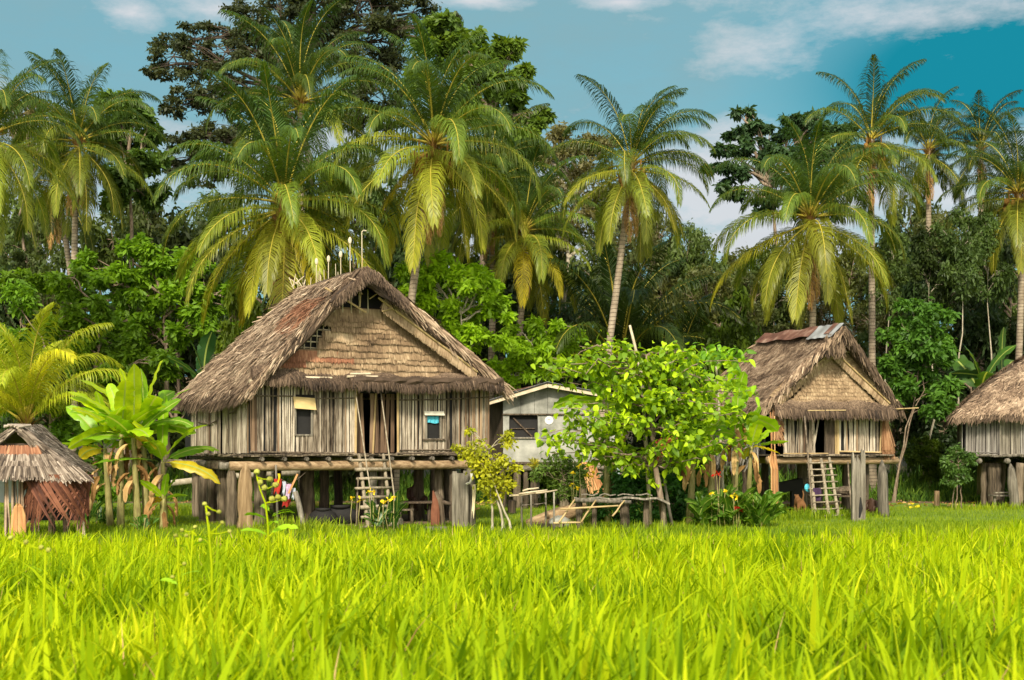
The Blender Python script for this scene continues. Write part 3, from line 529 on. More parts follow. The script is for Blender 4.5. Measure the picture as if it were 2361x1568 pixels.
# ---------------------------------------------------------------- palms
ELEV = [86, 72, 58, 44, 30, 16, 2, -12, -26, -42, -58]
def frond_mesh(e0, L=4.95, dead=False, nl=84, ll=1.12):
    mb = MB(); K = 18; s = np.linspace(0, 1, K)
    D = R(72 if e0 > 65 else 104 if e0 > 35 else 104 if e0 > -5 else 62)
    el = np.maximum(R(e0) - D * s ** 1.9, R(-84)); lat = rs.uniform(-.25, .25) * s ** 2
    d = np.stack([np.cos(el) * np.cos(lat), np.cos(el) * np.sin(lat), np.sin(el)], -1)
    P = np.concatenate([[V3(0, 0, 0)], np.cumsum(d[:-1] * L / (K - 1), 0)])
    mb.tube(P, np.interp(s, [0, .08, .3, 1], [.085, .045, .028, .006]), 5, .6, 1, caps=False)
    T = nrm(np.gradient(P, axis=0)); B = nrm(np.cross(T, V3(0, 0, 1) if abs(e0) < 80 else V3(-.3, 0, 1))); Nn = np.cross(B, T)
    for side in (-1, 1):
        t = np.linspace(.15, .995, nl) + rs.uniform(-.003, .003, nl)
        ip = lambda A: np.stack([np.interp(t, s, A[:, q]) for q in range(3)], -1)
        p0, Tt, Bt, Nt = ip(P), nrm(ip(T)), nrm(ip(B)), nrm(ip(Nn))
        fw = np.interp(t, [.15, .6, 1], [.45, .85, 2.0])[:, None]
        d0 = nrm(Bt * side * .95 + Tt * fw + Nt * .18 + rs.normal(0, .07 if not dead else .25, (nl, 3)))
        l = ll * np.sin(PI * (t * .80 + .16)) ** .6 * rs.uniform(.85, 1.08, nl)
        gr = (rs.uniform(.55, 1.5, nl) if not dead else rs.uniform(1.0, 3.0, nl))[:, None] * V3(0, 0, -1)
        if rs.rand() < .5 and not dead: gr[: nl // 2] *= 1.4
        d1 = nrm(d0 + gr); d2 = nrm(d1 + gr * 1.3)
        p1 = p0 + d0 * (l * .4)[:, None]; p2 = p1 + d1 * (l * .33)[:, None]; p3 = p2 + d2 * (l * .27)[:, None]
        S = np.stack([nrm(np.cross(q, np.cross(Tt, q)) + 1e-6) for q in (d0, d0, d1, d2)], 1)
        mb.ribbons(np.stack([p0, p1, p2, p3], 1), np.outer(np.ones(nl), [.024, .036, .027, .003]) * (1 if not dead else .8), S, np.clip(rs.normal(.5, .2, nl), 0, 1))
    return mb.mesh('frond', ['dryleaf' if dead else 'frond', 'rachis'], True)
FM = {e: [frond_mesh(e) for _ in range(2)] for e in ELEV}
DM = [frond_mesh(-70, 3.8, True, 60, .8), frond_mesh(-78, 3.4, True, 60, .7)]
def coconut_bunch():
    mb = MB()
    for i in range(9):
        a = i * 2.4; mb.ball((.16 * math.cos(a) * (1 - .04 * i), .16 * math.sin(a) * (1 - .04 * i), -.28 - .07 * i), (.12, .12, .15), r=rs.uniform(0, 1))
    mb.tube([(0, 0, .2), (0, 0, -.3), (0, 0, -.75)], [.03, .03, .015], 6, .5); return mb.mesh('coconut_bunch', 'coconut', True)
CB = coconut_bunch()
def palm(px, py, Y, bpx, sc, label, n=26, col0=None, wind=0.0, dark=1.0, nuts=0, dead=2, yellow=.5, tr=.17, emax=86, emin=-58, rot=None, name='coconut_palm', upright=0):
    b = gp(bpx, Y); c = at(px, py, Y); root = thing(name, label, 'palm tree', b, 'coconut palms around the village')
    k = 15; s = np.linspace(0, 1, k); P = V3(*b) + (V3(*c) - V3(*b)) * s[:, None]
    bend = (px - bpx) / F * Y; P[:, 0] += -.12 * bend * np.sin(s * PI) + rs.uniform(-.12, .12) * np.sin(s * PI * 2); P[0, 2] -= .1
    rad = tr * (1.0 - .32 * s); rad[0] *= 1.6; rad[1] *= 1.12
    t = MB(); t.tube(P, rad, 10, .5, rough=.05); t.build('trunk', 'palmbark', root, True)
    f = MB(); nn = 46; az = rs.uniform(0, 2 * PI, nn); d = np.stack([np.cos(az), np.sin(az), rs.uniform(.5, 2.2, nn)], -1); d = nrm(d)
    p0 = V3(*c) + d * .08 + V3(0, 0, -.35); p1 = p0 + d * .35; p2 = p1 + nrm(d + V3(0, 0, -.5)) * rs.uniform(.2, .5, (nn, 1))
    f.ribbons(np.stack([p0, p1, p2], 1), np.outer(np.ones(nn), [.09, .06, .01]) * sc, np.stack([-np.sin(az), np.cos(az), 0 * az], -1)[:, None], rs.uniform(0, 1, nn)); f.build('crown_fibre', 'dryleaf', root)
    off = c - b; a0 = rs.uniform(0, 6) if rot is None else rot
    n = int(n * 1.35)
    for i in range(n):
        k_ = (i + .5) / n; e = emax + (emin - emax) * k_ ** (1.0 + upright); e += rs.uniform(-6, 6)
        a = a0 + i * 2.39996 + rs.uniform(-.12, .12)
        if wind: a = math.atan2(math.sin(a), math.cos(a)); a -= wind * math.sin(a) * (.9 if e > 10 else .25) * .8
        eb = min(ELEV, key=lambda q: abs(q - e)); me = FM[eb][i % 2]
        ug = np.clip((e - 5) / 60, 0, 1); lo = np.clip((15 - e) / 60, 0, 1) * yellow
        col = np.array((.055, .110, .022)) * ug + np.array((.125, .195, .026)) * (1 - ug)
        col = col * (1 - lo) + np.array((.30, .32, .03)) * lo; col = col * dark * rs.uniform(.55, 1.05)
        if col0: col = np.array(col0) * rs.uniform(.75, 1.2)
        if rs.rand() < .12: col = col * np.array((1.5, 1.25, .9))
        o = link('frond', me, root, off + Vector((0, 0, -.25 if e < 0 else 0)), (R(rs.uniform(-7, 7)), R(eb - e), a), sc * rs.uniform(.88, 1.08) * (1 if e > -30 else .9), col)
    for i in range(dead):
        link('dead_frond', DM[i % 2], root, off + Vector((0, 0, -.5)), (0, 0, -PI / 2 + ((i % 2) * 2 - 1) * (.25 + .42 * i)), sc * .85, (1, 1, 1))
    for i in range(nuts):
        a = -PI / 2 + (i - (nuts - 1) / 2) * 1.15; link('coconut_bunch', CB, root, off + Vector((.55 * math.cos(a), .55 * math.sin(a), -.15)), (0, 0, a), sc * 1.2)
    return root
palm(-22, 310, 40, -22, .78, 'coconut palm half cut off by the left edge of the view', 24, dark=.9)
palm(182, 325, 52, 166, .84, 'coconut palm with straight pale trunk at left, brown hanging dead fronds', 27, dead=4, yellow=.45, dark=.85)
palm(692, 235, 52, 700, .95, 'tallest dark coconut palm behind the largest palm, in front of the giant tree', 22, dark=.75, dead=0, yellow=.1, emin=-25, upright=.3)
palm(655, 468, 43, 640, 1.04, 'largest coconut palm with broad drooping yellow fronds behind the big roof', 33, yellow=.95, dead=2, dark=1.08, nuts=1)
palm(1000, 332, 44, 905, .97, 'coconut palm leaning right with brown coconuts over the big roof', 29, nuts=3, dead=2, yellow=.9)
palm(1125, 425, 52, 1140, .85, 'coconut palm with orange nuts partly hidden behind the leaning palm', 22, nuts=2, dead=2, yellow=.6, dark=.75)
palm(1207, 532, 51.5, 1183, .80, 'small coconut palm above the grey cement house with a brown hanging frond', 27, dead=2, yellow=.9, dark=1.1)
palm(1455, 378, 44, 1378, .72, 'slender windblown coconut palm leaning right between the two huts', 28, wind=1.1, nuts=2, dead=2, yellow=.55, dark=.85, tr=.15)
palm(1868, 500, 48, 1872, .97, 'full coconut palm directly above the ridge of the smaller stilt house', 29, wind=.35, yellow=.8, dead=2, dark=1.0)
palm(2008, 322, 52, 2012, .78, 'tall windblown coconut palm with long pale trunk right of the smaller hut', 24, wind=.8, nuts=2, yellow=.5, dead=1, dark=.8)
palm(2140, 345, 60, 2135, .68, 'coconut palm behind the tall windblown palm at right', 20, wind=.5, dark=.65, yellow=.3)
palm(2262, 340, 60, 2262, .68, 'dark ragged coconut palm left of the rightmost palm', 16, dark=.5, yellow=.1, emax=86, emin=-40)
palm(2348, 445, 54, 2352, .86, 'rightmost coconut palm with orange nuts above the far right house', 27, nuts=3, yellow=.7, dark=.85)
palm(130, 420, 56, 205, .8, 'shadowed coconut palm behind the left palms', 16, dark=.5, yellow=.1)
# palms growing from the ground
palm(60, 975, 35.3, 60, .76, 'young coconut palm with upright yellow fronds at the far left', 15, col0=(.25, .31, .02), yellow=0, dead=0, emax=86, emin=30, tr=.12, name='young_palm')
palm(1430, 850, 53, 1430, 1.35, 'large dark trunkless palm with upright fronds behind the grey cement house', 17, yellow=0, dark=.55, dead=0, emax=86, emin=16, tr=.2, name='sago_palm')
palm(1560, 880, 56, 1560, 1.1, 'dark trunkless palm with one rust red dead frond, left of the smaller hut', 12, yellow=0, dark=.5, dead=0, emax=80, emin=14, tr=.2, name='sago_palm')
palm(260, 900, 50, 260, .7, 'shaded young palm behind the banana clump', 9, yellow=0, dark=.8, dead=0, emax=80, emin=20, tr=.1, name='young_palm')
rd = thing('fallen_frond', 'rust red dead palm frond arching beside the tall bare pole', 'palm frond', gp(1450, 50))
o = link('frond', FM[44][0], rd, (0, 0, .6), (.2, R(-14), R(25)), .95, (.30, .085, .05)); o = link('frond', FM[30][1], rd, (0.3, 0, 1.0), (.1, R(-18), R(-12)), .95, (.33, .10, .06))

# ---------------------------------------------------------------- bananas
def banana_leaf(base, az, el, L, W, droop, fold=.22, torn=0.0):
    K = 17; s = np.linspace(0, 1, K); e = np.maximum(el - droop * s ** 1.6, R(-86)); lat = az + rs.uniform(-.2, .2) * s
    d = np.stack([np.cos(e) * np.cos(lat), np.cos(e) * np.sin(lat), np.sin(e)], -1); P = V3(*base) + np.concatenate([[V3(0, 0, 0)], np.cumsum(d[:-1] * L / (K - 1), 0)])
    T = nrm(np.gradient(P, axis=0)); B = np.stack([-np.sin(lat), np.cos(lat), 0 * lat], -1); Nn = np.cross(T, B); ro = rs.uniform(-1.0, 1.0); B, Nn = B * math.cos(ro) + Nn * math.sin(ro), Nn * math.cos(ro) - B * math.sin(ro)
    prof = np.interp(s, [0, .11, .15, .22, .5, .8, .92, .98, 1], [.03, .03, .5, .88, 1, .92, .68, .32, .04]) * W / 2
    wv = rs.uniform(-1, 1, (K, 2)) * .07 * W
    cols, ac = [], []
    for j, u in enumerate((-1, -.55, -.12, 0, .12, .55, 1)):
        up = fold * abs(u) * prof - (torn * .5 + .12) * abs(u) ** 3 * prof * 1.3 + (wv[:, 0 if u < 0 else 1] * abs(u) ** 2 * (prof > .1 * W))
        edge = 1 + (rs.uniform(-.12 - torn * .4, .04, K) if abs(u) == 1 else 0) - (.42 * (rs.rand(K) < .08 + torn * .8) if abs(u) == 1 else 0)
        cols.append(P + B * (u * prof * edge)[:, None] + Nn * up[:, None]); ac.append(np.full(K, u))
    return np.stack(cols, 1), np.stack(ac, 1)
GREENS = [(.20, .40, .012), (.28, .48, .012), (.14, .30, .012), (.36, .50, .012)]
def banana(name, label, stems, Y, L=1.9, W=.5, nleaf=8, cols=GREENS, dry=4, cat='banana plant', group='banana plants', spread=1.0, emax=84, emin=-5):
    root = thing(name, label, cat, gp(stems[0][0], Y), group); b0 = root.location
    for (bpx, px, py, q) in stems:
        b = gp(bpx, Y + rs.uniform(-.4, .4)); c = at(px, py, b.y); s = np.linspace(0, 1, 7)[:, None]; P = V3(*b) + (V3(*c) - V3(*b)) * s; P[0, 2] -= .05
        t = MB(); t.tube(P, np.linspace(.12, .06, 7) * W / .5, 9, .5, rough=.08)
        t.build('stem', 'bananastem', root, True)
        n = int(nleaf * q); a0 = rs.uniform(0, 6)
        for i in range(n):
            e = R(emax + (emin - emax) * (i / max(1, n - 1)) ** .9 + rs.uniform(-6, 6)); a = a0 + i * 2.4 + rs.uniform(-.25, .25)
            # flatten the ring of leaves a little towards the camera plane, as the clump grows
            G, ac = banana_leaf(c, a, e, L * rs.uniform(.8, 1.15) * (.9 + .1 * q), W * rs.uniform(.8, 1.15), rs.uniform(.25, .95) * spread, torn=.35 * (i > n * .5) * rs.uniform(0, 1))
            m = MB(); m.sheet(G, np.clip(np.repeat(rs.uniform(.3, .7) + rs.normal(0, .13, 16), 6), 0, 1), 0, ac)
            cc = np.array(cols[rs.randint(len(cols))]) * rs.uniform(.85, 1.15)
            if i > n * .75 and rs.rand() < .5: cc = np.array((.50, .42, .02))
            m.build('leaf', 'banana', root, True, cc)
        m = MB()
        for i in range(dry):
            G, ac = banana_leaf(V3(*c) + V3(rs.uniform(-.1, .1), rs.uniform(-.12, 0), -.1 - .2 * i), rs.uniform(0, 6.28), R(-25), rs.uniform(.6, 1.1), .25, 2.2, .6, 1)
            m.sheet(G, rs.uniform(0, 1))
        if dry: m.build('dry_leaf', 'dryleaf', root)
    return root
banana('banana_clump', 'large clump of sunlit banana plants left of the big stilt house', [(278, 280, 1000, 1.2), (338, 330, 985, 1.4), (318, 308, 1010, 1.0), (378, 375, 1065, .8), (255, 242, 1035, .8)], 33.5, 1.85, .47, 10, dry=6, emin=-2)
banana('banana_plant', 'tall shaded banana plant rising behind the left slope of the big roof', [(470, 470, 880, 1)], 43.5, 1.9, .6, 6, [(.035, .10, .03), (.05, .13, .035)], 0, emin=35)
banana('banana_plant', 'shaded banana plant with one upright leaf behind the far right house', [(2262, 2262, 905, 1), (2300, 2310, 880, .6)], 50.5, 2.3, .75, 5, [(.05, .13, .025), (.04, .10, .04)], 0, emin=20)
banana('banana_plant', 'banana plant with yellow-edged leaves inside the broad-leaved tree', [(1400, 1400, 935, 1), (1395, 1440, 900, .8)], 35.2, 1.6, .5, 7, dry=2)
banana('banana_plant', 'banana plant left of the orange sticks beside the smaller stilt house', [(1590, 1600, 1010, 1), (1640, 1640, 1000, .9), (1690, 1700, 960, .7)], 34.6, 1.5, .5, 7, dry=5)
banana('banana_plant', 'small bright banana plant in front of the orange sticks', [(1722, 1732, 1030, 1.2)], 35.6, 1.15, .40, 10, dry=4)
banana('banana_plant', 'young banana plant at the right foot of the big banana clump', [(372, 378, 1150, 1)], 32.6, .8, .24, 5, dry=2)

# ---------------------------------------------------------------- broad-leaved tree, papaya, cannas
def big_leaf(mb, p, az, el, L, W, r):           # a wide heart-shaped leaf, folded on its midrib
    d = V3(math.cos(az) * math.cos(el), math.sin(az) * math.cos(el), math.sin(el)); B = V3(-math.sin(az), math.cos(az), 0); Nn = np.cross(d, B); ro = rs.normal(0, .75); B, Nn = B * math.cos(ro) + Nn * math.sin(ro), Nn * math.cos(ro) - B * math.sin(ro)
    s = np.array([0, .12, .35, .65, .88, 1]); w_ = np.array([.25, .75, 1, .8, .4, .03]) * W / 2; dr = -.25 * L * s ** 2
    G = np.stack([V3(*p) + d * (s * L)[:, None] + B * (u * w_)[:, None] + Nn * (abs(u) * w_ * .35)[:, None] + V3(0, 0, 1) * dr[:, None] for u in (-1, 0, 1)], 1)
    mb.sheet(G, r)
def spray_tree(name, label, Y, bpx, trunk, tips, L, W, per, cols, cat='tree', tr=.09, bark='bark', cut=2):
    b = gp(bpx, Y); root = thing(name, label, cat, b); t = MB(); P = [V3(*b)] + [V3(*at(x, y, Y)) for x, y in trunk]
    t.tube(P, np.linspace(tr, tr * .35, len(P)), 9, .5, rough=.05); lf = [MB(), MB()]
    for (x, y, dy) in tips:
        e = V3(*at(x, y, Y + dy)); i = int(np.argmin([abs(q[2] - (e[2] - .25)) for q in P[1:]])) + 1; a = P[i]
        Lp = limb(t, a, e, tr * .33, tr * .1, .04, 6, 7)
        for q in range(per):
            f = rs.uniform(.35, 1.03); k = min(int(f * 6), 5); p = Lp[k] + (Lp[k + 1] - Lp[k]) * min(1, f * 6 - k) + rs.normal(0, .12, 3)
            az = rs.uniform(0, 6.28); big_leaf(lf[q % 2], p, az, rs.uniform(-1.1, .6), L * rs.uniform(.6, 1.2), W * rs.uniform(.6, 1.15), rs.uniform(0, 1))
    t.build('trunk', bark, root, True)
    for q in (0, 1): lf[q].build('crown', 'leaf', root, True, cols[q])
    return root
tips = [(1265, 850, -.8), (1290, 830, .4), (1340, 835, -.2), (1390, 850, .6), (1260, 1000, 0), (1290, 1020, -.5), (1320, 930, -.6), (1360, 975, -.9), (1350, 1030, -.2), (1420, 1040, .5), (1480, 830, -.4), (1530, 815, .5), (1560, 850, -.5), (1600, 870, .2),
        (1450, 870, -.6), (1500, 880, .8), (1620, 930, -.6), (1580, 950, .7), (1640, 960, -.2), (1680, 900, .3), (1610, 1010, -.5), (1560, 1000, -.8), (1300, 880, .2), (1430, 930, .9), (1460, 980, -.9), (1540, 900, -.9), (1510, 930, -.8), (1640, 1040, 0), (1700, 950, -.3), (1410, 890, -.8), (1310, 980, .7), (1380, 1010, .8), (1730, 900, -.2), (1725, 960, 0)]
spray_tree('broad_leaved_tree', 'spreading tree with large bright heart-shaped leaves between the two stilt houses', 33.2, 1533, [(1522, 1140), (1510, 1070), (1503, 990), (1500, 930), (1497, 870), (1490, 820)], tips + [(1560, 808, 0), (1243, 845, 0), (1248, 1010, .2), (1272, 1045, -.3), (1335, 798, .4), (1425, 800, -.4), (1700, 832, .2), (1350, 1060, 0), (1500, 1085, .5), (1600, 815, .3), (1620, 1060, -.4), (1570, 1075, .2), (1400, 1065, .3), (1660, 1010, .4), (1440, 1075, -.3), (1720, 1010, 0)] + [(x + rs.uniform(-28, 28), y + rs.uniform(-28, 22), dy + rs.uniform(-.5, .5)) for x, y, dy in tips] + [(1395 + 35 * i + rs.uniform(-15, 15), 900 + 42 * j + rs.uniform(-15, 15), rs.uniform(-.7, .9)) for i in range(9) for j in range(4) if (i * 7 + j * 3) % 5 < 2], .20, .165, 38, [(.30, .46, .012), (.14, .26, .014)], bark='bark')
spray_tree('papaya_plant', 'papaya plant with jagged leaves left of the smaller stilt house roof', 36.5, 1668, [(1665, 1100), (1660, 980), (1655, 880), (1650, 840)], [(1580, 815, .2), (1620, 800, -.3), (1690, 808, .3), (1720, 815, -.2), (1655, 800, -.5), (1740, 905, 0), (1600, 850, -.4), (1700, 870, -.5)], .34, .15, 26, [(.24, .44, .02), (.16, .34, .03)], 'papaya plant', .06, 'palebark')
def lance_clump(name, label, Y, spots, h, wd, col, flowers=(), cat='plant', per=10, group=None, open_=.5):
    root = thing(name, label, cat, gp(spots[0], Y), group); m = MB(); st = MB()
    for px in spots:
        b = gp(px, Y + rs.uniform(-.35, .35))
        for q in range(per):
            az = rs.uniform(0, 6.28); z0 = rs.uniform(0, .55) * h
            G, ac = banana_leaf(b + Vector((rs.normal(0, .08), rs.normal(0, .08), z0)), az, rs.uniform(R(30), R(82)), h * rs.uniform(.45, .85), wd * rs.uniform(.7, 1.2), open_ * rs.uniform(.4, 1.8), .3)
            m.sheet(G, rs.uniform(.1, .9), 0, ac)
        st.tube([b, b + Vector((rs.normal(0, .05), 0, h * .8))], [.02, .012], 5, .5)
    m.build('leaf', 'banana', root, True, col); st.build('stem', 'bananastem', root, True)
    for (fx, fy, c) in flowers:
        f = MB(); p = at(fx, fy, Y - .15)
        for q in range(7):
            a = rs.uniform(0, 6.28); e = rs.uniform(-.3, 1.2); big_leaf(f, p + Vector(rs.normal(0, .025, 3)), a, e, .09, .06, rs.uniform(0, 1))
        f.build('flower', c, root); s2 = MB(); b = gp(fx, Y - .1); s2.tube([b, (V3(*b) + V3(*p)) / 2 + V3(rs.normal(0, .03), 0, 0), p], [.014, .01, .008], 5, .6); s2.build('flower_stalk', 'bananastem', root, True)
    return root
y_, r_ = 'flower_y', 'flower_r'
lance_clump('canna_lily', 'canna clump with yellow flowers at the foot of the big house ladder', 31.4, [868, 880, 893, 905], .85, .16, (.035, .10, .018), [(851, 1134, y_), (897, 1153, y_), (908, 1149, y_), (862, 1136, y_), (812, 1150, y_), (830, 1155, y_), (884, 1157, y_)], 'canna lily', 9, open_=.35)
lance_clump('canna_lily', 'wide canna bed with red and yellow flowers left of the smaller stilt house', 33.6, [1618, 1640, 1665, 1690, 1712, 1735, 1755, 1770], 1.0, .22, (.085, .19, .02), [(1640, 1140, y_), (1700, 1148, y_), (1690, 1143, y_), (1672, 1135, y_), (1705, 1175, r_), (1698, 1172, r_), (1660, 1095, r_), (1652, 1093, r_)], 'canna lily', 26, open_=.8)
lance_clump('canna_lily', 'leggy yellow-flowered canna in front of the grey house posts', 35, [1335, 1350, 1365], .7, .12, (.07, .15, .02), [(1322, 1092, y_), (1336, 1075, y_), (1352, 1098, y_), (1362, 1102, y_), (1368, 1090, y_), (1318, 1118, y_), (1330, 1128, y_), (1358, 1078, y_)], 'canna lily', 8, open_=.4)
lance_clump('leafy_herb', 'low broad-leaved herb at the foot of the banana clump', 31.6, [318, 330, 340], .5, .1, (.06, .16, .02), cat='herb', per=7)
lance_clump('leafy_herb', 'broad green leaves growing left of the smaller stilt house posts', 36.5, [1500, 1540, 1570, 1600], 1.0, .2, (.04, .11, .02), cat='herb', per=9)
lance_clump('leafy_herb', 'low leafy growth between the small shelter and the banana clump', 34.5, [205, 222, 240, 255], .8, .14, (.05, .14, .02), cat='herb', per=10)
# tall seeding weeds in the near grass
def weed(label, Y, pts, heads, leaves_, hr=.03):
    b = gp(pts[0][0], Y); root = thing('tall_weed', label, 'weed', b, 'tall weeds in the near grass'); t = MB()
    P = [V3(*b)] + [V3(*at(x, y, Y)) for x, y in pts[1:]]; t.tube(P, np.linspace(.012, .006, len(P)), 6, .8)
    for x, y in heads:
        h = MB(); p = V3(*at(x, y, Y)); q = P[int(np.argmin([np.linalg.norm(p - z) for z in P]))]; t.tube([q, (p + q) / 2 + V3(0, 0, -.01), p], [.006, .005, .004], 5, .8); h.ball(p, (hr, hr, hr * .85), 8, 6, rs.uniform(0, 1), rough=.15); h.build('seed_head', 'seed', root)
    t.build('stem', 'grass', root, True)
    l = MB()
    for x, y, a, L in leaves_:
        G, ac = banana_leaf(at(x, y, Y), a, .5, L * .8, L * .15, .9, .3); l.sheet(G, rs.uniform(.4, .9))
    l.build('leaf', 'leaf', root, True, (.24, .44, .012))
weed('tall weed with round yellow seed heads before the left posts of the big house', 12, [(622, 1290), (618, 1210), (612, 1160), (600, 1130), (592, 1100)], [(592, 1088), (600, 1112), (622, 1105), (636, 1118), (641, 1146), (628, 1150), (655, 1150), (610, 1124)], [(620, 1195, .1, .34), (620, 1200, 3.0, .34), (625, 1190, .8, .30), (618, 1215, 5.2, .36), (622, 1180, 2.2, .3), (622, 1230, -.3, .4), (620, 1235, 3.6, .36)], .032)
weed('blurred yellow weed stem with small seed heads left of the big house', 9, [(492, 1400), (488, 1300), (482, 1230), (474, 1165)], [(505, 1180), (512, 1205), (480, 1185), (530, 1225), (472, 1162)], [(490, 1240, .2, .16), (488, 1250, 2.9, .2)], .018)
weed('short seeding weed in front of the small thatched shelter', 10, [(440, 1400), (440, 1300), (445, 1225)], [(420, 1222), (450, 1215), (430, 1235), (462, 1245)], [(440, 1260, .5, .18), (440, 1270, 2.6, .2)], .018)
weed('weed with dark dried seed heads in the lower left of the field', 8, [(100, 1480), (102, 1380), (105, 1270)], [(95, 1262), (112, 1268), (60, 1250), (25, 1240)], [(100, 1330, .2, .2), (102, 1320, 3, .2)], .018)
weed('weed carrying brown seed heads in the grass below the big house', 9, [(420, 1480), (418, 1400), (410, 1300), (412, 1240)], [(405, 1235), (425, 1300), (398, 1330), (430, 1370)], [(415, 1330, .4, .2), (412, 1350, 2.8, .22)], .016)
# ---------------------------------------------------------------- building helpers
def slats(mb, A, B, z0, z1, wd=.05, out=(0, -1), openings=(), thk=.014, lean=.012, ragged=.04, m=0, brown=(), miss=.03, rmean=.55):
    A, B = V3(A[0], A[1], 0), V3(B[0], B[1], 0); L = np.linalg.norm(B - A); T = (B - A) / L; O = V3(out[0], out[1], 0); t = 0; tone = rmean
    while t < L:
        w_ = wd * rs.uniform(.6, 1.5); tc_ = t + w_ / 2; t += w_ + rs.choice([.003, .010, .026], p=[.45, .37, .18])
        tone = np.clip(tone + rs.normal(0, .13) + (rmean - tone) * .15, .05, .98)
        if rs.rand() < miss: continue
        za, zb = (z0(tc_ / L) if callable(z0) else z0) + rs.uniform(-ragged, ragged) * .5, (z1(tc_ / L) if callable(z1) else z1) + rs.uniform(-ragged, ragged)
        segs = [(za, zb)]
        for (o0, o1, ol, oh) in openings:
            if o0 < tc_ < o1:
                segs = [q for s_ in segs for q in ((s_[0], min(s_[1], ol)), (max(s_[0], oh), s_[1])) if q[1] - q[0] > .03]
        mm = 1 if any(a < tc_ / L < b and rs.rand() < pr for a, b, pr in brown) else m
        ln = rs.normal(0, lean); of = O * rs.uniform(0, .03)
        for a, b in segs:
            l0 = ln * (a - za); l1 = ln * (b - za); x0, x1 = tc_ - w_ / 2, tc_ + w_ / 2
            p = [A + T * (x + l) + O * o + of + V3(0, 0, z) for z, l in ((a, l0), (b, l1)) for x, o in ((x0, 0), (x1, 0), (x1, thk), (x0, thk))]
            mb.hexa(p, np.clip(tone + rs.normal(0, .15), 0, 1), mm)
def thatch(mb, Pf, n, L=.5, wd=.035, courses=14, lift=.03, dirj=.22, m=0, lim=(0, 1, 0, 1), tone=None, out=None, thick=.05, droop=.0):
    s = rs.uniform(lim[0], lim[1], n); c = rs.randint(0, courses, n); t = lim[2] + (lim[3] - lim[2]) * ((c + rs.beta(1.2, 3, n)) / courses)
    e = 1e-3; P = Pf(s, t); dt = nrm(Pf(s, t + e) - P); ds = nrm(Pf(s + e, t) - P); Nn = nrm(np.cross(ds, dt))
    o = V3(*(out if out is not None else (0, -.3, 1))); Nn *= np.sign((Nn * o).sum(-1, keepdims=True))
    d = nrm(dt + ds * rs.normal(0, dirj, (n, 1))); l = L * rs.uniform(.5, 1.3, n)
    h0 = rs.uniform(-.01, thick, n); P0 = P + Nn * h0[:, None]; P1 = P0 + d * (l * .5)[:, None] + Nn * (lift * rs.uniform(-.2, 1, n))[:, None]
    P2 = P0 + d * l[:, None] + Nn * (lift * 1.3 * rs.uniform(-.4, 1, n))[:, None] + V3(0, 0, -droop)
    S = nrm(np.cross(Nn, d)); S = nrm(S + Nn * rs.normal(0, .14, (n, 1)))
    base = tone(P) if tone else .5 + .16 * fn(P[:, 0] + P[:, 1] * .6, P[:, 2] * 1.5, 2.4) + .14 * fn(P[:, 0] * 3, P[:, 2] * 4, 2.0)
    mb.ribbons(np.stack([P0, P1, P2], 1), np.stack([wd * rs.uniform(.6, 1.3, n), wd * rs.uniform(.6, 1.2, n), wd * rs.uniform(.1, .7, n)], -1), S[:, None], np.clip(base + rs.normal(0, .17, n), 0, 1), m)
def bil(A, B, C, D, bulge=(0, 0, 0), sag=(0, 0, 0)):     # ridge A->B at t=0, eave C->D at t=1
    A, B, C, D, bulge, sag = map(lambda q: V3(*q), (A, B, C, D, bulge, sag))
    def f(s, t):
        s = np.asarray(s, float)[..., None]; t = np.asarray(t, float)[..., None]
        Q = (A * (1 - s) + B * s) * (1 - t) + (C * (1 - s) + D * s) * t + bulge * 4 * t * (1 - t) + sag * 4 * s * (1 - s)
        q = fn(Q[..., 0] * 1.4 + Q[..., 1], Q[..., 2] * 1.5 + Q[..., 1] * .6, 1.5)[..., None] * .035 + fn(Q[..., 0] * 3 + Q[..., 1] * 2, Q[..., 2] * 4, 1.6)[..., None] * .018
        return Q + q * V3(0, -.3, 1)
    return f
def grid(f, ni=12, nj=10):
    s, t = np.meshgrid(np.linspace(0, 1, ni), np.linspace(0, 1, nj), indexing='ij'); return f(s, t)
def post(root, p, top, r, mt='post', name='post', flat=1.0, pointed=0, lean=(0, 0), n=9):
    mb = MB(); z0 = float(gz(p[0], p[1])) - .12; k = 9; s = np.linspace(0, 1, k); P = np.stack([p[0] + lean[0] * (1 - s) + rs.normal(0, .010, k), p[1] + lean[1] * (1 - s), z0 + (top - z0) * s], -1)
    rad = r * (1 + .14 * (1 - s)) * rs.uniform(.9, 1.08, k)
    if pointed: rad = rad * np.interp(s, [0, .72, .88, 1], [1, 1, .7, .12])
    mb.tube(P, rad, n, rs.uniform(.2, .8), 0, flat, .05); return mb.build(name, mt, root, True)
def rod(root, pts, r, mt='pole', name='pole', n=6, taper=.8):
    mb = MB(); pts = [V3(*p) for p in pts]
    if len(pts) == 2: pts = [pts[0], pts[0] * .66 + pts[1] * .34 + rs.normal(0, .008, 3), pts[0] * .33 + pts[1] * .67 + rs.normal(0, .008, 3), pts[1]]
    mb.tube(pts, np.linspace(r, r * taper, len(pts)), n, rs.uniform(.3, .8), rough=.06); return mb.build(name, mt, root, True)

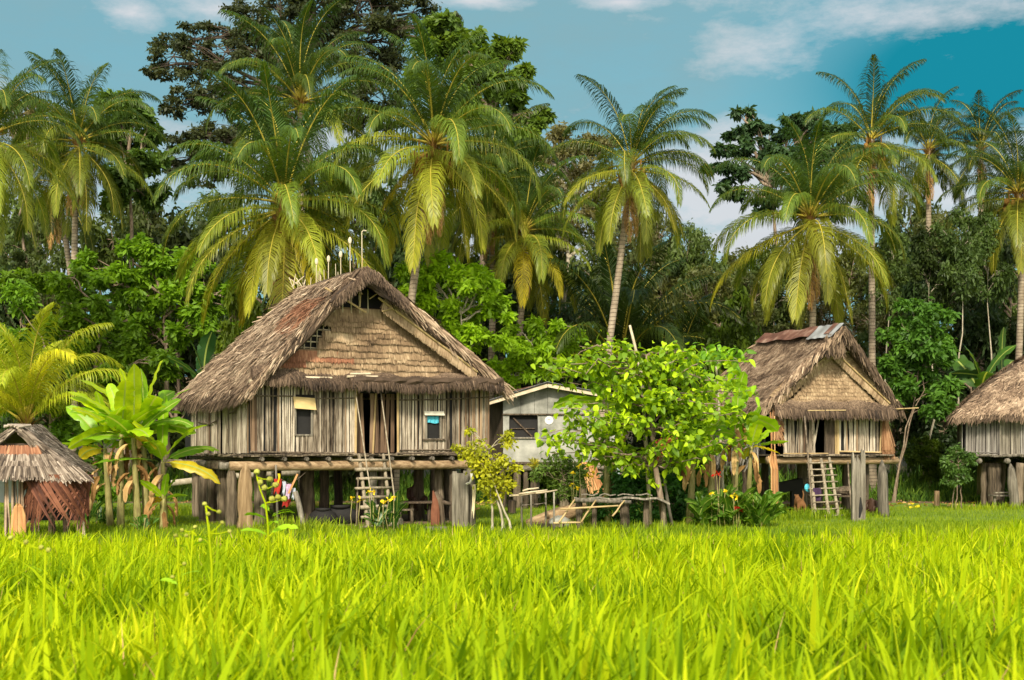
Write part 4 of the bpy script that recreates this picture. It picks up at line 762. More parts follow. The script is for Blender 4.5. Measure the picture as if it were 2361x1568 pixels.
# ---------------------------------------------------------------- the big stilt house
A0 = R(28); U = V3(math.cos(A0), math.sin(A0), 0); Vv = V3(-math.sin(A0), math.cos(A0), 0); O0 = V3(-7.01, 33, 0); nF = -Vv
def H(u, v, z): return O0 + U * u + Vv * v + V3(0, 0, z)
FZ = 2.0; WW, WD = 7.15, 7.4
big = thing('stilt_house', 'big weathered thatched stilt house with slatted walls and two small windows', 'house', tuple(H(0, 0, 0)))
RF, RB = H(2.95, -.75, 7.08), H(3.1, 4.9, 7.22); EF, EB, ER, EBR = H(-.15, -.5, 3.66), H(-.2, 7.5, 3.78), H(7.42, -.35, 4.02), H(7.4, 7.6, 3.95)
fL = bil(RF, RB, EF, EB, (-.10, 0, .0), (0, 0, -.10)); fR = bil(RF, RB, ER, EBR, (.12, 0, .10)); fB = bil(RB, RB + V3(.02, 0, 0), EB, EBR, (-.1, .3, .05), (0, 0, 0))
roof = MB()
for f in (fL, fR, fB): roof.slab(grid(f), .10, .4, 1)
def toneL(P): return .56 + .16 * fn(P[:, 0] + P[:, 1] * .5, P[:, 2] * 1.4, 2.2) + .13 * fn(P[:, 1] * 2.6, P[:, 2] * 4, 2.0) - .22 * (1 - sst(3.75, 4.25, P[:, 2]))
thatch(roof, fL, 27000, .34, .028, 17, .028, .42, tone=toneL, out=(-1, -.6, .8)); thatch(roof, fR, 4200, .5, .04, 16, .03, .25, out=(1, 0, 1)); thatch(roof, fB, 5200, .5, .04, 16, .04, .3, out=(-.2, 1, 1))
RED = bil(fL(.05, .22), fL(.55, .16), fL(.05, .52), fL(.5, .42), (-.03, 0, .04)); thatch(roof, RED, 800, .42, .034, 6, .05, .4, 2, thick=.08, out=(-1, -.6, .8), tone=lambda P: .55 + .2 * fn(P[:, 0], P[:, 2], 5))
thatch(roof, fL, 900, .5, .055, 12, .08, .5, tone=lambda P: .58 + 0 * P[:, 0], out=(-1, -.6, .8), thick=.09); thatch(roof, fL, 2600, .42, .03, 2, .02, .3, 3, lim=(0, 1, .93, 1.0), out=(-1, -.6, .8), thick=.02, droop=.14)     # shaggy lower edge
r_o = roof.build('roof', ['thatch', 'thatch_in', 'thatch_red', 'thatch_dark'], big)
# verges: thick ragged edges of the roof seen from the front
vg = MB()
for (a, b, n, mm, dx, wdt) in ((RF, EF, 1500, 0, .32, .5), (RF, ER, 1900, 0, .5, .75)):
    T = nrm(b - a); q = rs.uniform(0, 1, n); sgn = -1 if b is EF else 1
    up = nrm(np.cross(T, nF)); up = up if up[2] > 0 else -up
    P0 = a + (b - a) * q[:, None] + up * rs.uniform(-.13, .08, (n, 1)) + nF * rs.uniform(-.30, .10, (n, 1)) + V3(0, 0, .06) * np.sin(q * PI)[:, None]
    d = nrm(T + V3(0, 0, -1) * rs.uniform(0, .45, (n, 1)) * (1 if sgn > 0 else .4) + nF * rs.normal(.1, .18, (n, 1)) + rs.normal(0, .08, (n, 3))); l = dx * rs.uniform(.5, 1.5, n)
    P1 = P0 + d * (l * .5)[:, None]; P2 = P1 + nrm(d + V3(0, 0, -.25)) * (l * .5)[:, None]
    S = nrm(np.cross(np.broadcast_to(nF, d.shape), d)); dark = (np.abs(q) < .17) | (rs.rand(n) < .28 * (sgn < 0))
    for k_ in (0, 1):
        mk = dark if k_ else ~dark
        vg.ribbons(np.stack([P0, P1, P2], 1)[mk], (np.outer(rs.uniform(.6, 1.3, n), [.04, .038, .012]))[mk], S[mk][:, None], np.clip(rs.normal(.55 if not k_ else .4, .2, mk.sum()), 0, 1), k_)
# curled dark beard of old thatch below the peak
for n, uc, vc, zc, wx in ((2600, 2.95, -.92, 6.46, 1.0),):
    x = rs.uniform(-1, 1, n); P0 = np.array([H(uc + .15 + a * wx, vc + rs.uniform(-.12, .1), zc + .34 - .52 * abs(a) ** 1.6 + .12 * math.cos(a * 4) + rs.uniform(-.10, .10)) for a in x])
    d = nrm(nF * rs.uniform(.0, .8, (n, 1)) + V3(0, 0, -1) + U * (x * .5)[:, None] + rs.normal(0, .22, (n, 3))); l = rs.uniform(.12, .30, n)[:, None]
    vg.ribbons(np.stack([P0, P0 + d * l * .5, P0 + nrm(d + V3(0, 0, -.3)) * l], 1), np.outer(np.ones(n), [.03, .03, .01]), nrm(np.cross(d, nF + V3(.1, 0, .1)))[:, None], rs.uniform(.1, .8, n), 1)
vg.tube([H(2.95 + q * 1.0, -.90, 6.62 + .05 * math.cos(q * 3) - .50 * abs(q) ** 1.5) for q in np.linspace(-1, 1, 9)], [.04, .10, .13, .14, .15, .14, .13, .10, .04], 8, .1, 1, rough=.25)
for q in range(7):
    a = rs.uniform(-.7, .7); vg.tube([H(2.95 + a, -.95, 6.75), H(2.95 + a * .4, -1.02, 6.6 + rs.uniform(-.1, .1)), H(2.95 - a * .5, -.98, 6.7 + rs.uniform(-.1, .2))], .012, 5, .6, 0)
for f_, sg_ in ((RF, -1), (RF, 1)):
    vg.tube([RF + V3(0, 0, -.12), (RF * .5 + (EF if sg_ < 0 else ER) * .5) + V3(0, 0, -.14), (EF if sg_ < 0 else ER) + V3(0, 0, -.06)], [.09, .12, .08], 8, .3, 1, rough=.2)
vg.build('roof_verge', ['thatch', 'thatch_dark'], big)
# gable: rows of matting, a lattice gap at the left, dark opening under the peak
gb = MB()
def gl(z): return -.15 + (z - 3.66) * .906 + .14
def gr_(z): return np.interp(z, [3.7, 4.4, 6.3, 6.9], [7.2, 6.6, 3.75, 3.05])
rows = [5.96, 5.78, 5.62, 5.46, 5.28, 5.10, 4.93, 4.76, 4.59, 4.42, 4.27]
for k, z in enumerate(rows):
    a, b = gl(z) + (.62 + .15 * math.sin(k * 2.5) if 4.85 < z < 5.7 else .10), gr_(z) - .05; n = int((b - a) * 150); hgt = .30 if k else .34; vv = -.10 - .012 * k
    if z < 4.8: a = gl(z) - .05
    x = np.sort(rs.uniform(a, b, n)); pid = np.floor(x / .62 + k * .41).astype(int); pr_ = rs.normal(0, 1, 60); pt_ = rs.normal(0, 1, 60); wob = .022 * pr_[pid] + .012 * np.sin(x * 2.1 + k * 1.7)
    P0 = np.array([H(q, vv + .03 + rs.uniform(-.01, .01), z + .05 + w_) for q, w_ in zip(x, wob)])
    l = rs.normal(hgt, .014, n) + .008 * np.sin(x * 11 + k) + (.0 if k % 3 else .02); hz = rs.normal(0, .018, n)
    P1 = P0 + V3(0, 0, -1) * (l * .5)[:, None] - Vv * .03 + U * hz[:, None]; P2 = P0 + V3(0, 0, -1) * l[:, None] - Vv * rs.uniform(.055, .10, n)[:, None] + U * (2 * hz)[:, None]
    sg = np.broadcast_to(U, (n, 3)); tone = .55 + .11 * pt_[pid] + .06 * np.sin(x * 3.7 + k); redm = (k == 7) & (x < 2.9) | (k == 8) & (x < 1.5)
    for mm in (0, 1):
        mk = redm if mm else ~redm
        if mk.sum(): gb.ribbons(np.stack([P0, P1, P2], 1)[mk], np.outer(rs.uniform(.8, 1.4, mk.sum()), [.036, .034, .020]), sg[mk][:, None], np.clip(tone[mk] + rs.normal(0, .14, mk.sum()), 0, 1), mm)
    gb.sheet([[H(a, vv + .045, z + .1), H(b, vv + .045, z + .1)], [H(a, vv + .035, z - .24), H(b, vv + .035, z - .24)]], .25, 0)
gb.build('gable_matting', ['mat', 'thatch_red'], big)
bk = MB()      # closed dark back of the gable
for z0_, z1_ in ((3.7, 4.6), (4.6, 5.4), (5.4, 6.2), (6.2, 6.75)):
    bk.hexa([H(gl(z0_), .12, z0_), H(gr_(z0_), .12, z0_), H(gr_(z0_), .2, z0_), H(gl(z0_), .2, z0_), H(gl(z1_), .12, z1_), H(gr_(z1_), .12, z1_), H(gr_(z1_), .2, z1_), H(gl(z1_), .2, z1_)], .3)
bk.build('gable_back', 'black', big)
lat = MB()
for z in (4.92, 5.08, 5.24, 5.40, 5.56): lat.tube([H(gl(z) - .05, -.02, z), H(gl(z) + .8, -.02, z + rs.uniform(-.03, .03))], .018, 5, .6)
for u in (1.15, 1.33, 1.5, 1.68, 1.86, 2.04, 2.2): lat.tube([H(u, -.05, 4.8), H(u + .02, -.05, 3.72 + u * 1.04)], .016, 5, .6)
for u in (2.35, 2.6, 2.85, 3.1, 3.35): lat.tube([H(u, -.08, 5.9), H(u + rs.uniform(-.03, .03), -.08, 6.6)], .02, 5, .7)
lat.build('lattice', 'pole', big)
stk = MB()
for a, b, r in ((H(2.0, -.35, 6.52), H(3.2, -.3, 5.92), .03), (H(2.2, -.3, 6.25), H(2.6, -.5, 6.68), .02), (H(2.5, -.5, 6.70), H(3.1, -.3, 6.42), .018), (H(3.3, -.3, 6.3), H(3.75, -.5, 6.62), .018), (H(3.0, -.35, 6.05), H(3.02, -.5, 7.4), .016)):
    stk.tube([a, (a + b) / 2 + rs.normal(0, .02, 3), b], r, 6, .7)
stk.tube([H(4.05, -.5, 6.5), H(4.1, -.55, 6.25), H(3.9, -.55, 6.05), H(3.6, -.5, 5.95)], .018, 6, .8)
stk.build('loose_stick', 'bamboo', big)
# matting band with its pole under the right verge
bd = MB(); a, b = H(3.66, -.44, 6.22), H(6.55, -.44, 4.36); T = nrm(b - a); up = nrm(np.cross(T, nF)); up = up if up[2] > 0 else -up
for sg_, ln_ in ((1, .34), (-1, .26)):
    n = 800; q = rs.uniform(0, 1, n); P0 = a + (b - a) * q[:, None] + nF * .02; d = nrm(up * sg_ + T * (.35 * (1 if sg_ < 0 else -.2)) + rs.normal(0, .07, (n, 3))); l = (ln_ * rs.uniform(.8, 1.15, n))[:, None]
    bd.ribbons(np.stack([P0, P0 + d * l * .5 + nF * .015, P0 + d * l + nF * (.02 if sg_ < 0 else -.05)], 1), np.outer(np.ones(n), [.035, .04, .02]), np.broadcast_to(T, (n, 1, 3)), np.clip(rs.normal(.82, .15, n), 0, 1), 0)
bd.sheet([[a - up * .2, b - up * .2], [a + up * .30 - nF * .05, b + up * .30 - nF * .05]], .3, 0)
bd.tube([a + nF * .05 - T * .2, (a + b) / 2 + nF * .06, b + nF * .05], [.035, .04, .03], 8, .8, 1)
bd.tube([a + up * .29 + nF * .03, (a + b) / 2 + up * .28 + nF * .03, b + up * .26 + nF * .03], [.03, .03, .02], 7, .3, 1)
bd.build('gable_band', ['mat', 'bamboo'], big)
# pent eave of dark old thatch over the front wall
pe = MB()
def pent(root_mb, F0, F1, n, L_, mlist, seed_drop):
    x = rs.uniform(0, 1, n); lay = rs.uniform(0, 1, n); P0 = F0(x, lay); d = nrm(nF * rs.uniform(.05, .65, (n, 1)) + V3(0, 0, -1) + U * rs.normal(0, .28, (n, 1))); l = (L_ * rs.uniform(.4, 1.2, n))[:, None]
    P2 = P0 + d * l + V3(0, 0, -.05); S = nrm(np.cross(d, nF + rs.normal(0, .3, (n, 3))))
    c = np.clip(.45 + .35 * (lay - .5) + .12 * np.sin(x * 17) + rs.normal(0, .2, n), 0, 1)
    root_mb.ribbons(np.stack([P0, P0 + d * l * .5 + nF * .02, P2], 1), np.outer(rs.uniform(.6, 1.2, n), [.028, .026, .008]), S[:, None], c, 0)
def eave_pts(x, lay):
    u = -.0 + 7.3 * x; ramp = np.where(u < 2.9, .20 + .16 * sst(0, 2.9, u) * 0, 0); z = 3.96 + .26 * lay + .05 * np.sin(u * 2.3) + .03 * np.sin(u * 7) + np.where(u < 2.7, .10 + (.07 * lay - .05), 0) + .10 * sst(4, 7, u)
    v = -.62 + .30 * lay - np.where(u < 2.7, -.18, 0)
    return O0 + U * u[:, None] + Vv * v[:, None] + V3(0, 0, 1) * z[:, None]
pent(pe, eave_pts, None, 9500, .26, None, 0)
for i in range(9):
    u0 = 2.8 + i * .5; pe.tube([H(u0 - .05, -.50, 4.0 + .1 * sst(4, 7, u0)), H(u0 + .25, -.54, 4.03), H(u0 + .55, -.50, 4.02 + .1 * sst(4, 7, u0))], [.10, .13, .10], 8, .3, 0, rough=.25)
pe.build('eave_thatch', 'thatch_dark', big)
lg = MB(); lg.tube([H(-.1, -.34, 3.93), H(1.5, -.36, 3.95), H(2.75, -.34, 3.90)], [.05, .06, .05], 8, .5); lg.tube([H(.1, -.30, 4.06), H(2.2, -.32, 4.07)], .04, 7, .7); lg.tube([H(2.6, -.42, 4.12), H(3.5, -.42, 4.14)], .035, 6, .6); lg.tube([H(2.7, -.40, 4.2), H(3.3, -.40, 4.22)], .03, 6, .8)
lg.build('eave_pole', 'pole', big)
# walls. Front wall parts along u: left panel 0..2.62, doorway 2.62..4.6, right panel 4.6..7.15
def xy(u, v): p = H(u, v, 0); return (p[0], p[1])
fw = MB(); out_ = (nF[0], nF[1])
slats(fw, xy(.03, 0), xy(2.98, 0), FZ + .03, 3.86, .036, out_, [(1.26, 1.72, 2.52, 3.22), (1.22, 1.76, 3.50, 3.62)], brown=[(0, .05, .8), (.1, .95, .04)], rmean=.60)
slats(fw, xy(4.28, 0), xy(7.15, 0), FZ + .03, 3.92, .038, out_, [(.86, 1.30, 2.44, 3.08)], brown=[(.82, 1, .65), (.66, .82, .35), (0, .6, .03)], rmean=.68)
fw.build('front_wall', ['slat', 'slat_brown'], big)
sw = MB(); oL = (-U[0], -U[1])
slats(sw, xy(0, .1), xy(0, 2.6), FZ + .02, 3.74, .05, oL, rmean=.66, brown=[(0, .06, .9)]); slats(sw, xy(-.04, 2.7), xy(-.04, WD - 1.2), lambda t: FZ - .05 * t, 3.74, .05, oL, rmean=.62, brown=[(.35, .40, .9)]); slats(sw, xy(.0, WD - 1.1), xy(.3, WD), FZ - .08, 3.72, .05, oL, m=1, rmean=.5)
sw.build('side_wall', ['slat', 'slat_brown'], big)
bw = MB()      # inner lining, near-black in place of shade inside, openings left for windows and door
def backing(u0, u1, z0, z1, v=.03): bw.hexa([H(u0, v, z0), H(u1, v, z0), H(u1, v + .03, z0), H(u0, v + .03, z0), H(u0, v, z1), H(u1, v, z1), H(u1, v + .03, z1), H(u0, v + .03, z1)], .3)
for q in ((0.02, 1.28, FZ, 3.9), (1.28, 1.74, FZ, 2.53), (1.28, 1.74, 3.21, 3.9), (1.74, 2.98, FZ, 3.9), (4.28, 5.15, FZ, 3.95), (5.15, 5.57, FZ, 2.45), (5.15, 5.57, 3.07, 3.95), (5.57, 7.13, FZ, 3.95)): backing(*q)
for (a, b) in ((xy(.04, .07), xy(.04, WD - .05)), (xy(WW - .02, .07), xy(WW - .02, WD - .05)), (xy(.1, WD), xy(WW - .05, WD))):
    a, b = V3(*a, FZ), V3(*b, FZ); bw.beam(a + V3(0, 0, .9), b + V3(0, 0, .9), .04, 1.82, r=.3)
bw.build('dark_backing', 'black', big)
for nm_, q in (('right_wall', 0),):
    m = MB(); slats(m, xy(WW, .02), xy(WW, WD), FZ, 3.9, .06, (U[0], U[1]), m=0); slats(m, xy(.1, WD + .04), xy(WW, WD + .04), FZ, 3.8, .07, (Vv[0], Vv[1])); m.build('rear_wall', 'slat_brown', big)
# doorway: brown recessed boards, dark behind
dr = MB(); slats(dr, xy(3.02, .26), xy(4.26, .26), FZ + .02, 3.95, .075, out_, m=0, rmean=.22, miss=.12, lean=.03, brown=[]); dr.build('door', 'slat_brown', big)
dj = MB(); dj.tube([H(2.99, -.05, FZ - .1), H(3.0, -.06, 3.95)], .035, 7, .6); dj.tube([H(4.27, -.04, FZ), H(4.25, -.06, 3.98)], .035, 7, .6); dj.tube([H(3.6, .2, FZ), H(3.7, .2, 3.9)], .03, 6, .5); dj.build('door_post', 'bamboo', big)
def window(u0, u1, z0, z1, fm='greywood'):
    fr = MB(); t_ = .045
    for a, b in ((H(u0, -.035, z0 - t_), H(u0, -.035, z1 + t_)), (H(u1, -.035, z0 - t_), H(u1, -.035, z1 + t_))): fr.beam(a, b, .045, .05, up=tuple(nF), r=.6)
    for z in (z0 - .02, z1 + .02): fr.beam(H(u0 + .024, -.037, z), H(u1 - .024, -.037, z), .05, .04, r=.6)
    w_ = fr.build('window', fm, big); p = MB(); p.sheet([[H(u0, .05, z0), H(u1, .05, z0)], [H(u0, .05, z1), H(u1, .05, z1)]], .2); p.build('window_dark', 'black', w_); return w_  # black sheet stands in for the unlit room behind the window
w1 = window(1.26, 1.72, 2.54, 3.22); w2 = window(5.14, 5.58, 2.44, 3.08)
m = MB(); m.beam(H(5.02, -.06, 2.40), H(5.72, -.06, 2.41), .05, .05, r=.3); m.build('sill', 'post', w2)
m = MB(); m.hexa([H(1.20, -.17, 3.24), H(1.82, -.15, 3.20), H(1.82, -.13, 3.20), H(1.20, -.15, 3.24), H(1.19, -.07, 3.56), H(1.80, -.07, 3.53), H(1.80, -.05, 3.53), H(1.19, -.05, 3.56)], .6); m.build('flap', 'cardboard', w1)
m = MB(); m.hexa([H(5.06, -.13, 3.10), H(5.68, -.13, 3.10), H(5.68, -.10, 3.10), H(5.06, -.10, 3.10), H(5.06, -.07, 3.22), H(5.68, -.07, 3.22), H(5.68, -.04, 3.22), H(5.06, -.04, 3.22)], .6); m.build('lintel_board', 'palewood', w2)
m = MB(); gx = np.linspace(0, 1, 9); m.sheet([[H(5.17 + .38 * x, .0 + .012 * math.sin(x * 19), z + .015 * math.sin(x * 7) * (z < 3)) for x in gx] for z in (3.07, 2.97, 2.88)], .5); m.build('curtain', 'cloth_blue', w2)
# rails tying the slats
rl = MB()
for pts, r in (([H(-.05, -.04, 3.56), H(1.2, -.045, 3.57)], .022), ([H(1.85, -.045, 3.52), H(2.95, -.04, 3.55)], .02), ([H(4.3, -.05, 3.52), H(5.7, -.05, 3.56), H(7.15, -.05, 3.66)], .022),
               ([H(0, -.05, FZ + .06), H(3.0, -.05, FZ + .02)], .03), ([H(4.3, -.05, FZ + .10), H(7.15, -.05, FZ + .12)], .022), ([H(4.2, -.06, FZ + .02), H(7.2, -.06, FZ + .03)], .03)): rl.tube(pts if len(pts) > 2 else [pts[0], (pts[0] + pts[1]) / 2, pts[1]], r, 6, .5)
rl.build('wall_rail', 'post', big)
rp = MB(); rp.tube([H(-.10, .4, 3.45), H(-.10, 1.2, 3.15), H(-.10, 1.7, 3.12)], .02, 6, .4); rp.tube([H(-.11, 3.0, 2.95), H(-.11, 3.8, 2.86), H(-.11, 5.2, 2.95)], .02, 6, .5); rp.tube([H(-.08, 1.9, 2.3), H(-.08, 1.9, 2.7)], .015, 5, .3); rp.build('wall_vine', 'post', big)
# floor, joists, bearers, posts
fl = MB(); fl.hexa([H(-.1, -.22, FZ - .06), H(WW + .1, -.22, FZ - .06), H(WW + .1, WD + .1, FZ - .06), H(-.1, WD + .1, FZ - .06), H(-.1, -.22, FZ), H(WW + .1, -.22, FZ), H(WW + .1, WD + .1, FZ), H(-.1, WD + .1, FZ)], .3)
for i in range(70):
    u = rs.uniform(-.2, WW - .3); fl.tube([H(u, -.25 + rs.uniform(-.05, .03), FZ - .03 + rs.uniform(-.03, .03)), H(u + rs.uniform(.3, .9), -.25 + rs.uniform(-.05, .03), FZ - .03 + rs.uniform(-.03, .03))], rs.uniform(.012, .025), 5, rs.uniform(0, 1))
    v = rs.uniform(0, WD - .5); fl.tube([H(-.15 + rs.uniform(-.06, .02), v, FZ - .05 + rs.uniform(-.03, .04)), H(-.15 + rs.uniform(-.06, .02), v + rs.uniform(.3, .9), FZ - .05 + rs.uniform(-.03, .04))], rs.uniform(.012, .03), 5, rs.uniform(0, 1))
fl.build('floor', 'post', big)
for u in np.arange(.25, 7.1, .62):
    m = MB(); m.tube([H(u, -.36, FZ - .13), H(u, 3.5, FZ - .13), H(u, WD + .2, FZ - .13)], [.055, .06, .05], 7, rs.uniform(.2, .7)); m.build('joist', 'greywood', big)
for v, r, u0, u1, mt in ((-.08, .135, -.55, 7.35, 'log'), (2.4, .13, -.55, 7.2, 'post'), (4.9, .13, -.6, 7.2, 'post'), (WD - .1, .13, -.6, 7.2, 'post'), (1.2, .11, -.5, .6, 'greywood'), (3.7, .11, -.5, .6, 'greywood'), (6.1, .11, -.55, .6, 'greywood')):
    m = MB(); m.tube([H(u0 + (u1 - u0) * q, v + rs.normal(0, .01), FZ - .32 + rs.normal(0, .008)) for q in np.linspace(0, 1, 8)], r * rs.uniform(.92, 1.08, 8), 10, .6, rough=.05); m.build('bearer', mt, big, True)
def pp(px, Y): p = gp(px, Y); return (p.x, p.y)
TOPZ = FZ - .46
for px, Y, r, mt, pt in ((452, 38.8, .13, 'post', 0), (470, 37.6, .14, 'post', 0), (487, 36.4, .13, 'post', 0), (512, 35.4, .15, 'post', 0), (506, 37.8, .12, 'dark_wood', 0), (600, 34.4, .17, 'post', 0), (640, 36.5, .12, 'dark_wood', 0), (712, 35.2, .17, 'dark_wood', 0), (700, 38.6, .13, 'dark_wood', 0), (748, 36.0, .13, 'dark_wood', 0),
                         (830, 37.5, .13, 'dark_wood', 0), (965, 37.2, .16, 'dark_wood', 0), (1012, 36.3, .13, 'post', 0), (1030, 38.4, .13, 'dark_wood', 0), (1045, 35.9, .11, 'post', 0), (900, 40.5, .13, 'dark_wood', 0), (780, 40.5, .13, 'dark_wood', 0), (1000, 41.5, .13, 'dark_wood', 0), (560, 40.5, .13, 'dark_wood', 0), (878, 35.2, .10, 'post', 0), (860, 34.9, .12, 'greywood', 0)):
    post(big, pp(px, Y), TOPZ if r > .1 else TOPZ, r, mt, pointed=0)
post(big, pp(533, 33.9), FZ - .27, .15, 'post', pointed=1); post(big, pp(566, 32.6), FZ - .22, .19, 'tanpost', pointed=1, flat=.45, n=10)
m = MB()       # broad plank post and rounded post at the front right
p = gp(1061, 33.6); m.box((p.x, p.y, .68), (.44, .11, 1.6), .12, .6); m.box((p.x - .15, p.y, 1.50), (.12, .1, .06), .12, .6); m.box((p.x + .15, p.y, 1.51), (.13, .1, .08), .12, .6); m.build('plank_post', 'greywood', big)
post(big, pp(1086, 33.9), FZ - .40, .115, 'greywood')
post(big, pp(1075, 36.4), TOPZ, .14, 'dark_wood')
# slender finial sticks with pale pointed buds standing on the ridge
m = MB()
for i, (px, yt, bud, s0) in enumerate(((700, 652, 0, 1.0), (712, 655, 0, .99), (687, 648, 0, .98), (728, 640, 0, .95), (733, 625, 0, .92), (716, 640, 0, .96), (740, 635, 0, .9), (748, 622, 0, .9), (757, 600, 1, .85), (729, 606, 1, .93), (775, 608, 0, .8), (786, 590, 1, .75), (780, 627, 0, .78), (808, 558, 1, .6), (835, 535, 2, .25), (738, 618, 0, .9))):
    b = RF + (RB - RF) * min(.98, s0 * 1.02); zt_ = CAMH + (HR - yt) / F * b[1]; x = (px - CX) / F * b[1]; q = V3(x, b[1], b[2] - .1); tp = V3(x + rs.uniform(-.02, .02), b[1], zt_)
    m = MB(); m.tube([q, (q + tp) / 2, tp], .013 if bud else .009, 6, .8)
    if bud == 1: m.ball(tp + V3(0, 0, .04), (.055, .055, .11), 8, 6, .95)
    if bud == 2: m.tube([tp, tp + V3(.05, 0, .05), tp + V3(.13, 0, .03)], .015, 5, .9)
    m.build('ridge_finial', 'pole', big)
m = MB()
for i in range(6): a = RB + V3(rs.uniform(-.6, .2), rs.uniform(-.3, .3), rs.uniform(-.1, .1)); m.tube([a, a + V3(rs.uniform(-.45, .45), 0, rs.uniform(.05, .55))], .014, 5, rs.uniform(.5, 1))
m.build('broken_stick', 'pole', big)

# ladder of the big house
def ladder(name, label, rails, nr, rr, rl, mt='greywood', extra=(), over=.08, rung_rs=None, skip=()):
    b = rails[0][0]; root = thing(name, label, 'ladder', tuple(b))
    for a, c in rails: rod(root, (a, c), rr, mt, 'rail', 8, .85)
    (a0_, c0_), (a1_, c1_) = rails[0], rails[-1]
    for i in range(nr):
        q = (i + .35) / nr; p, s_ = V3(*a0_) + (V3(*c0_) - V3(*a0_)) * q, V3(*a1_) + (V3(*c1_) - V3(*a1_)) * q; t_ = nrm(s_ - p)
        r_ = rl if not rung_rs else rung_rs[i % len(rung_rs)]; m = MB(); f_ = V3(0, -rr - r_ * .6, 0)
        m.tube([p - t_ * over * rs.uniform(.7, 1.6) + f_, (p + s_) / 2 + f_ + V3(0, 0, rs.uniform(-.015, .015)), s_ + t_ * over * rs.uniform(.7, 1.6) + f_], [r_, r_ * 1.05, r_ * .9], 8, rs.uniform(.4, .9), 0, .65, .08); m.build('rung', mt, root, True)
    for e in extra: rod(root, e[:2], e[2], 'bamboo' if len(e) < 4 else e[3], 'handrail', 7, .8)
    return root
def W(px, py, Y): return V3(*at(px, py, Y))
l0, l1 = gp(852, 32.2), gp(905, 33.0)
ladder('ladder', 'grey timber ladder leaning up to the doorway of the big stilt house', [(V3(*gp(850, 32.4)), W(828, 1048, 34.0)), (V3(*gp(904, 32.9)), W(884, 1048, 34.5))], 8, .055, .035, 'drywood',
       extra=[(gp(869, 31.9), W(819, 900, 34.1), .02, 'drywood'), (gp(919, 32.3), W(878, 905, 34.5), .022, 'drywood'), (gp(822, 33.0), W(826, 1100, 33.2), .026, 'post')], over=.16, rung_rs=[.055, .06, .08, .06])

# ---------------------------------------------------------------- smaller stilt house at right
A1 = R(15); U1 = V3(math.cos(A1), math.sin(A1), 0); V1 = V3(-math.sin(A1), math.cos(A1), 0); O1 = V3(8.46, 40, 0); nF1 = -V1
def G1(u, v, z): return O1 + U1 * u + V1 * v + V3(0, 0, z)
hut = thing('stilt_house', 'smaller thatched stilt house with steep triangular gable, right of the broad-leaved tree', 'house', tuple(G1(0, 0, 0)))
F1 = 1.95; W1, D1 = 4.0, 4.6
rf, rb_ = G1(2.0, -.9, 6.05), G1(2.0, 4.6, 6.2); ef, eb, er, ebr = G1(-.45, -.35, 3.55), G1(-.75, 4.9, 3.6), G1(4.45, -.35, 3.45), G1(4.5, 4.9, 3.5)
gL = bil(rf, rb_, ef, eb, (.10, 0, -.12), (0, 0, -.06)); gR = bil(rf, rb_, er, ebr, (-.05, 0, -.05)); gB = bil(rb_, rb_ + V3(.02, 0, 0), eb, ebr, (0, .3, 0))
m = MB()
for f in (gL, gR, gB): m.slab(grid(f), .09, .4, 1)
thatch(m, gL, 15000, .34, .029, 20, .05, .45, out=(-1, -.6, .8)); thatch(m, gR, 2200, .5, .045, 12, .03, .25, out=(1, 0, 1)); thatch(m, gB, 1800, .5, .05, 12, .04, .3, out=(0, 1, 1))
thatch(m, gL, 900, .34, .03, 2, .02, .3, 0, lim=(0, 1, .93, 1.0), out=(-1, -.6, .8), thick=.02, droop=.1)
m.build('roof', ['thatch', 'thatch_in'], hut)
def verge(mb, a, b, n, ln, nf, sg, m=0, drop=.5, th=.12, rmean=.5):
    T = nrm(b - a); q = rs.uniform(0, 1, n); up = nrm(np.cross(T, nf)); up = up if up[2] > 0 else -up
    P0 = a + (b - a) * q[:, None] + up * rs.uniform(-th, .06, (n, 1)) + nf * rs.uniform(-.25, .08, (n, 1)); d = nrm(T * .8 + V3(0, 0, -1) * rs.uniform(.1, .9, (n, 1)) * drop + nf * rs.normal(.1, .15, (n, 1)) + rs.normal(0, .08, (n, 3)))
    l = (ln * rs.uniform(.5, 1.4, n))[:, None]; S = nrm(np.cross(np.broadcast_to(nf, d.shape), d))
    mb.ribbons(np.stack([P0, P0 + d * l * .5, P0 + nrm(d + V3(0, 0, -.25)) * l], 1), np.outer(rs.uniform(.6, 1.3, n), [.045, .042, .02]), S[:, None], np.clip(rs.normal(rmean, .22, n), 0, 1), m)
m = MB(); verge(m, rf, ef, 900, .34, nF1, -1, 0, 1.0); verge(m, rf, er, 1000, .34, nF1, 1, 1, 1.0); verge(m, rf + nF1 * .05, rf + (er - rf) * .3, 200, .2, nF1, 1, 1, .6)
for i in range(260):      # ragged tuft under the peak
    u = rs.uniform(1.45, 2.15); p = G1(u, -.75 + rs.uniform(-.1, .1), 5.55 + rs.uniform(-.2, .3)); m.ribbons([[p, p + V3(0, -.03, -.2), p + V3(rs.uniform(-.1, .1), -.03, -.36)]], [[.04, .04, .02]], [[[.9, .3, 0]]], rs.uniform(0, 1), 1)
m.tube([rf + V3(0, 0, -.1), (rf + ef) / 2 + V3(0.05, 0, -.22), ef + V3(0, 0, -.05)], [.06, .08, .06], 7, .3, 1); m.tube([rf + V3(0, 0, -.1), (rf + er) / 2 + V3(-.05, 0, -.16), er + V3(0, 0, -.05)], [.06, .08, .06], 7, .3, 1)
m.build('roof_verge', ['thatch', 'thatch_dark'], hut)
m = MB()
def hl(z): return np.interp(z, [3.4, 5.3], [-.05, 1.85])
def hr_(z): return np.interp(z, [3.4, 5.3], [4.05, 2.15])
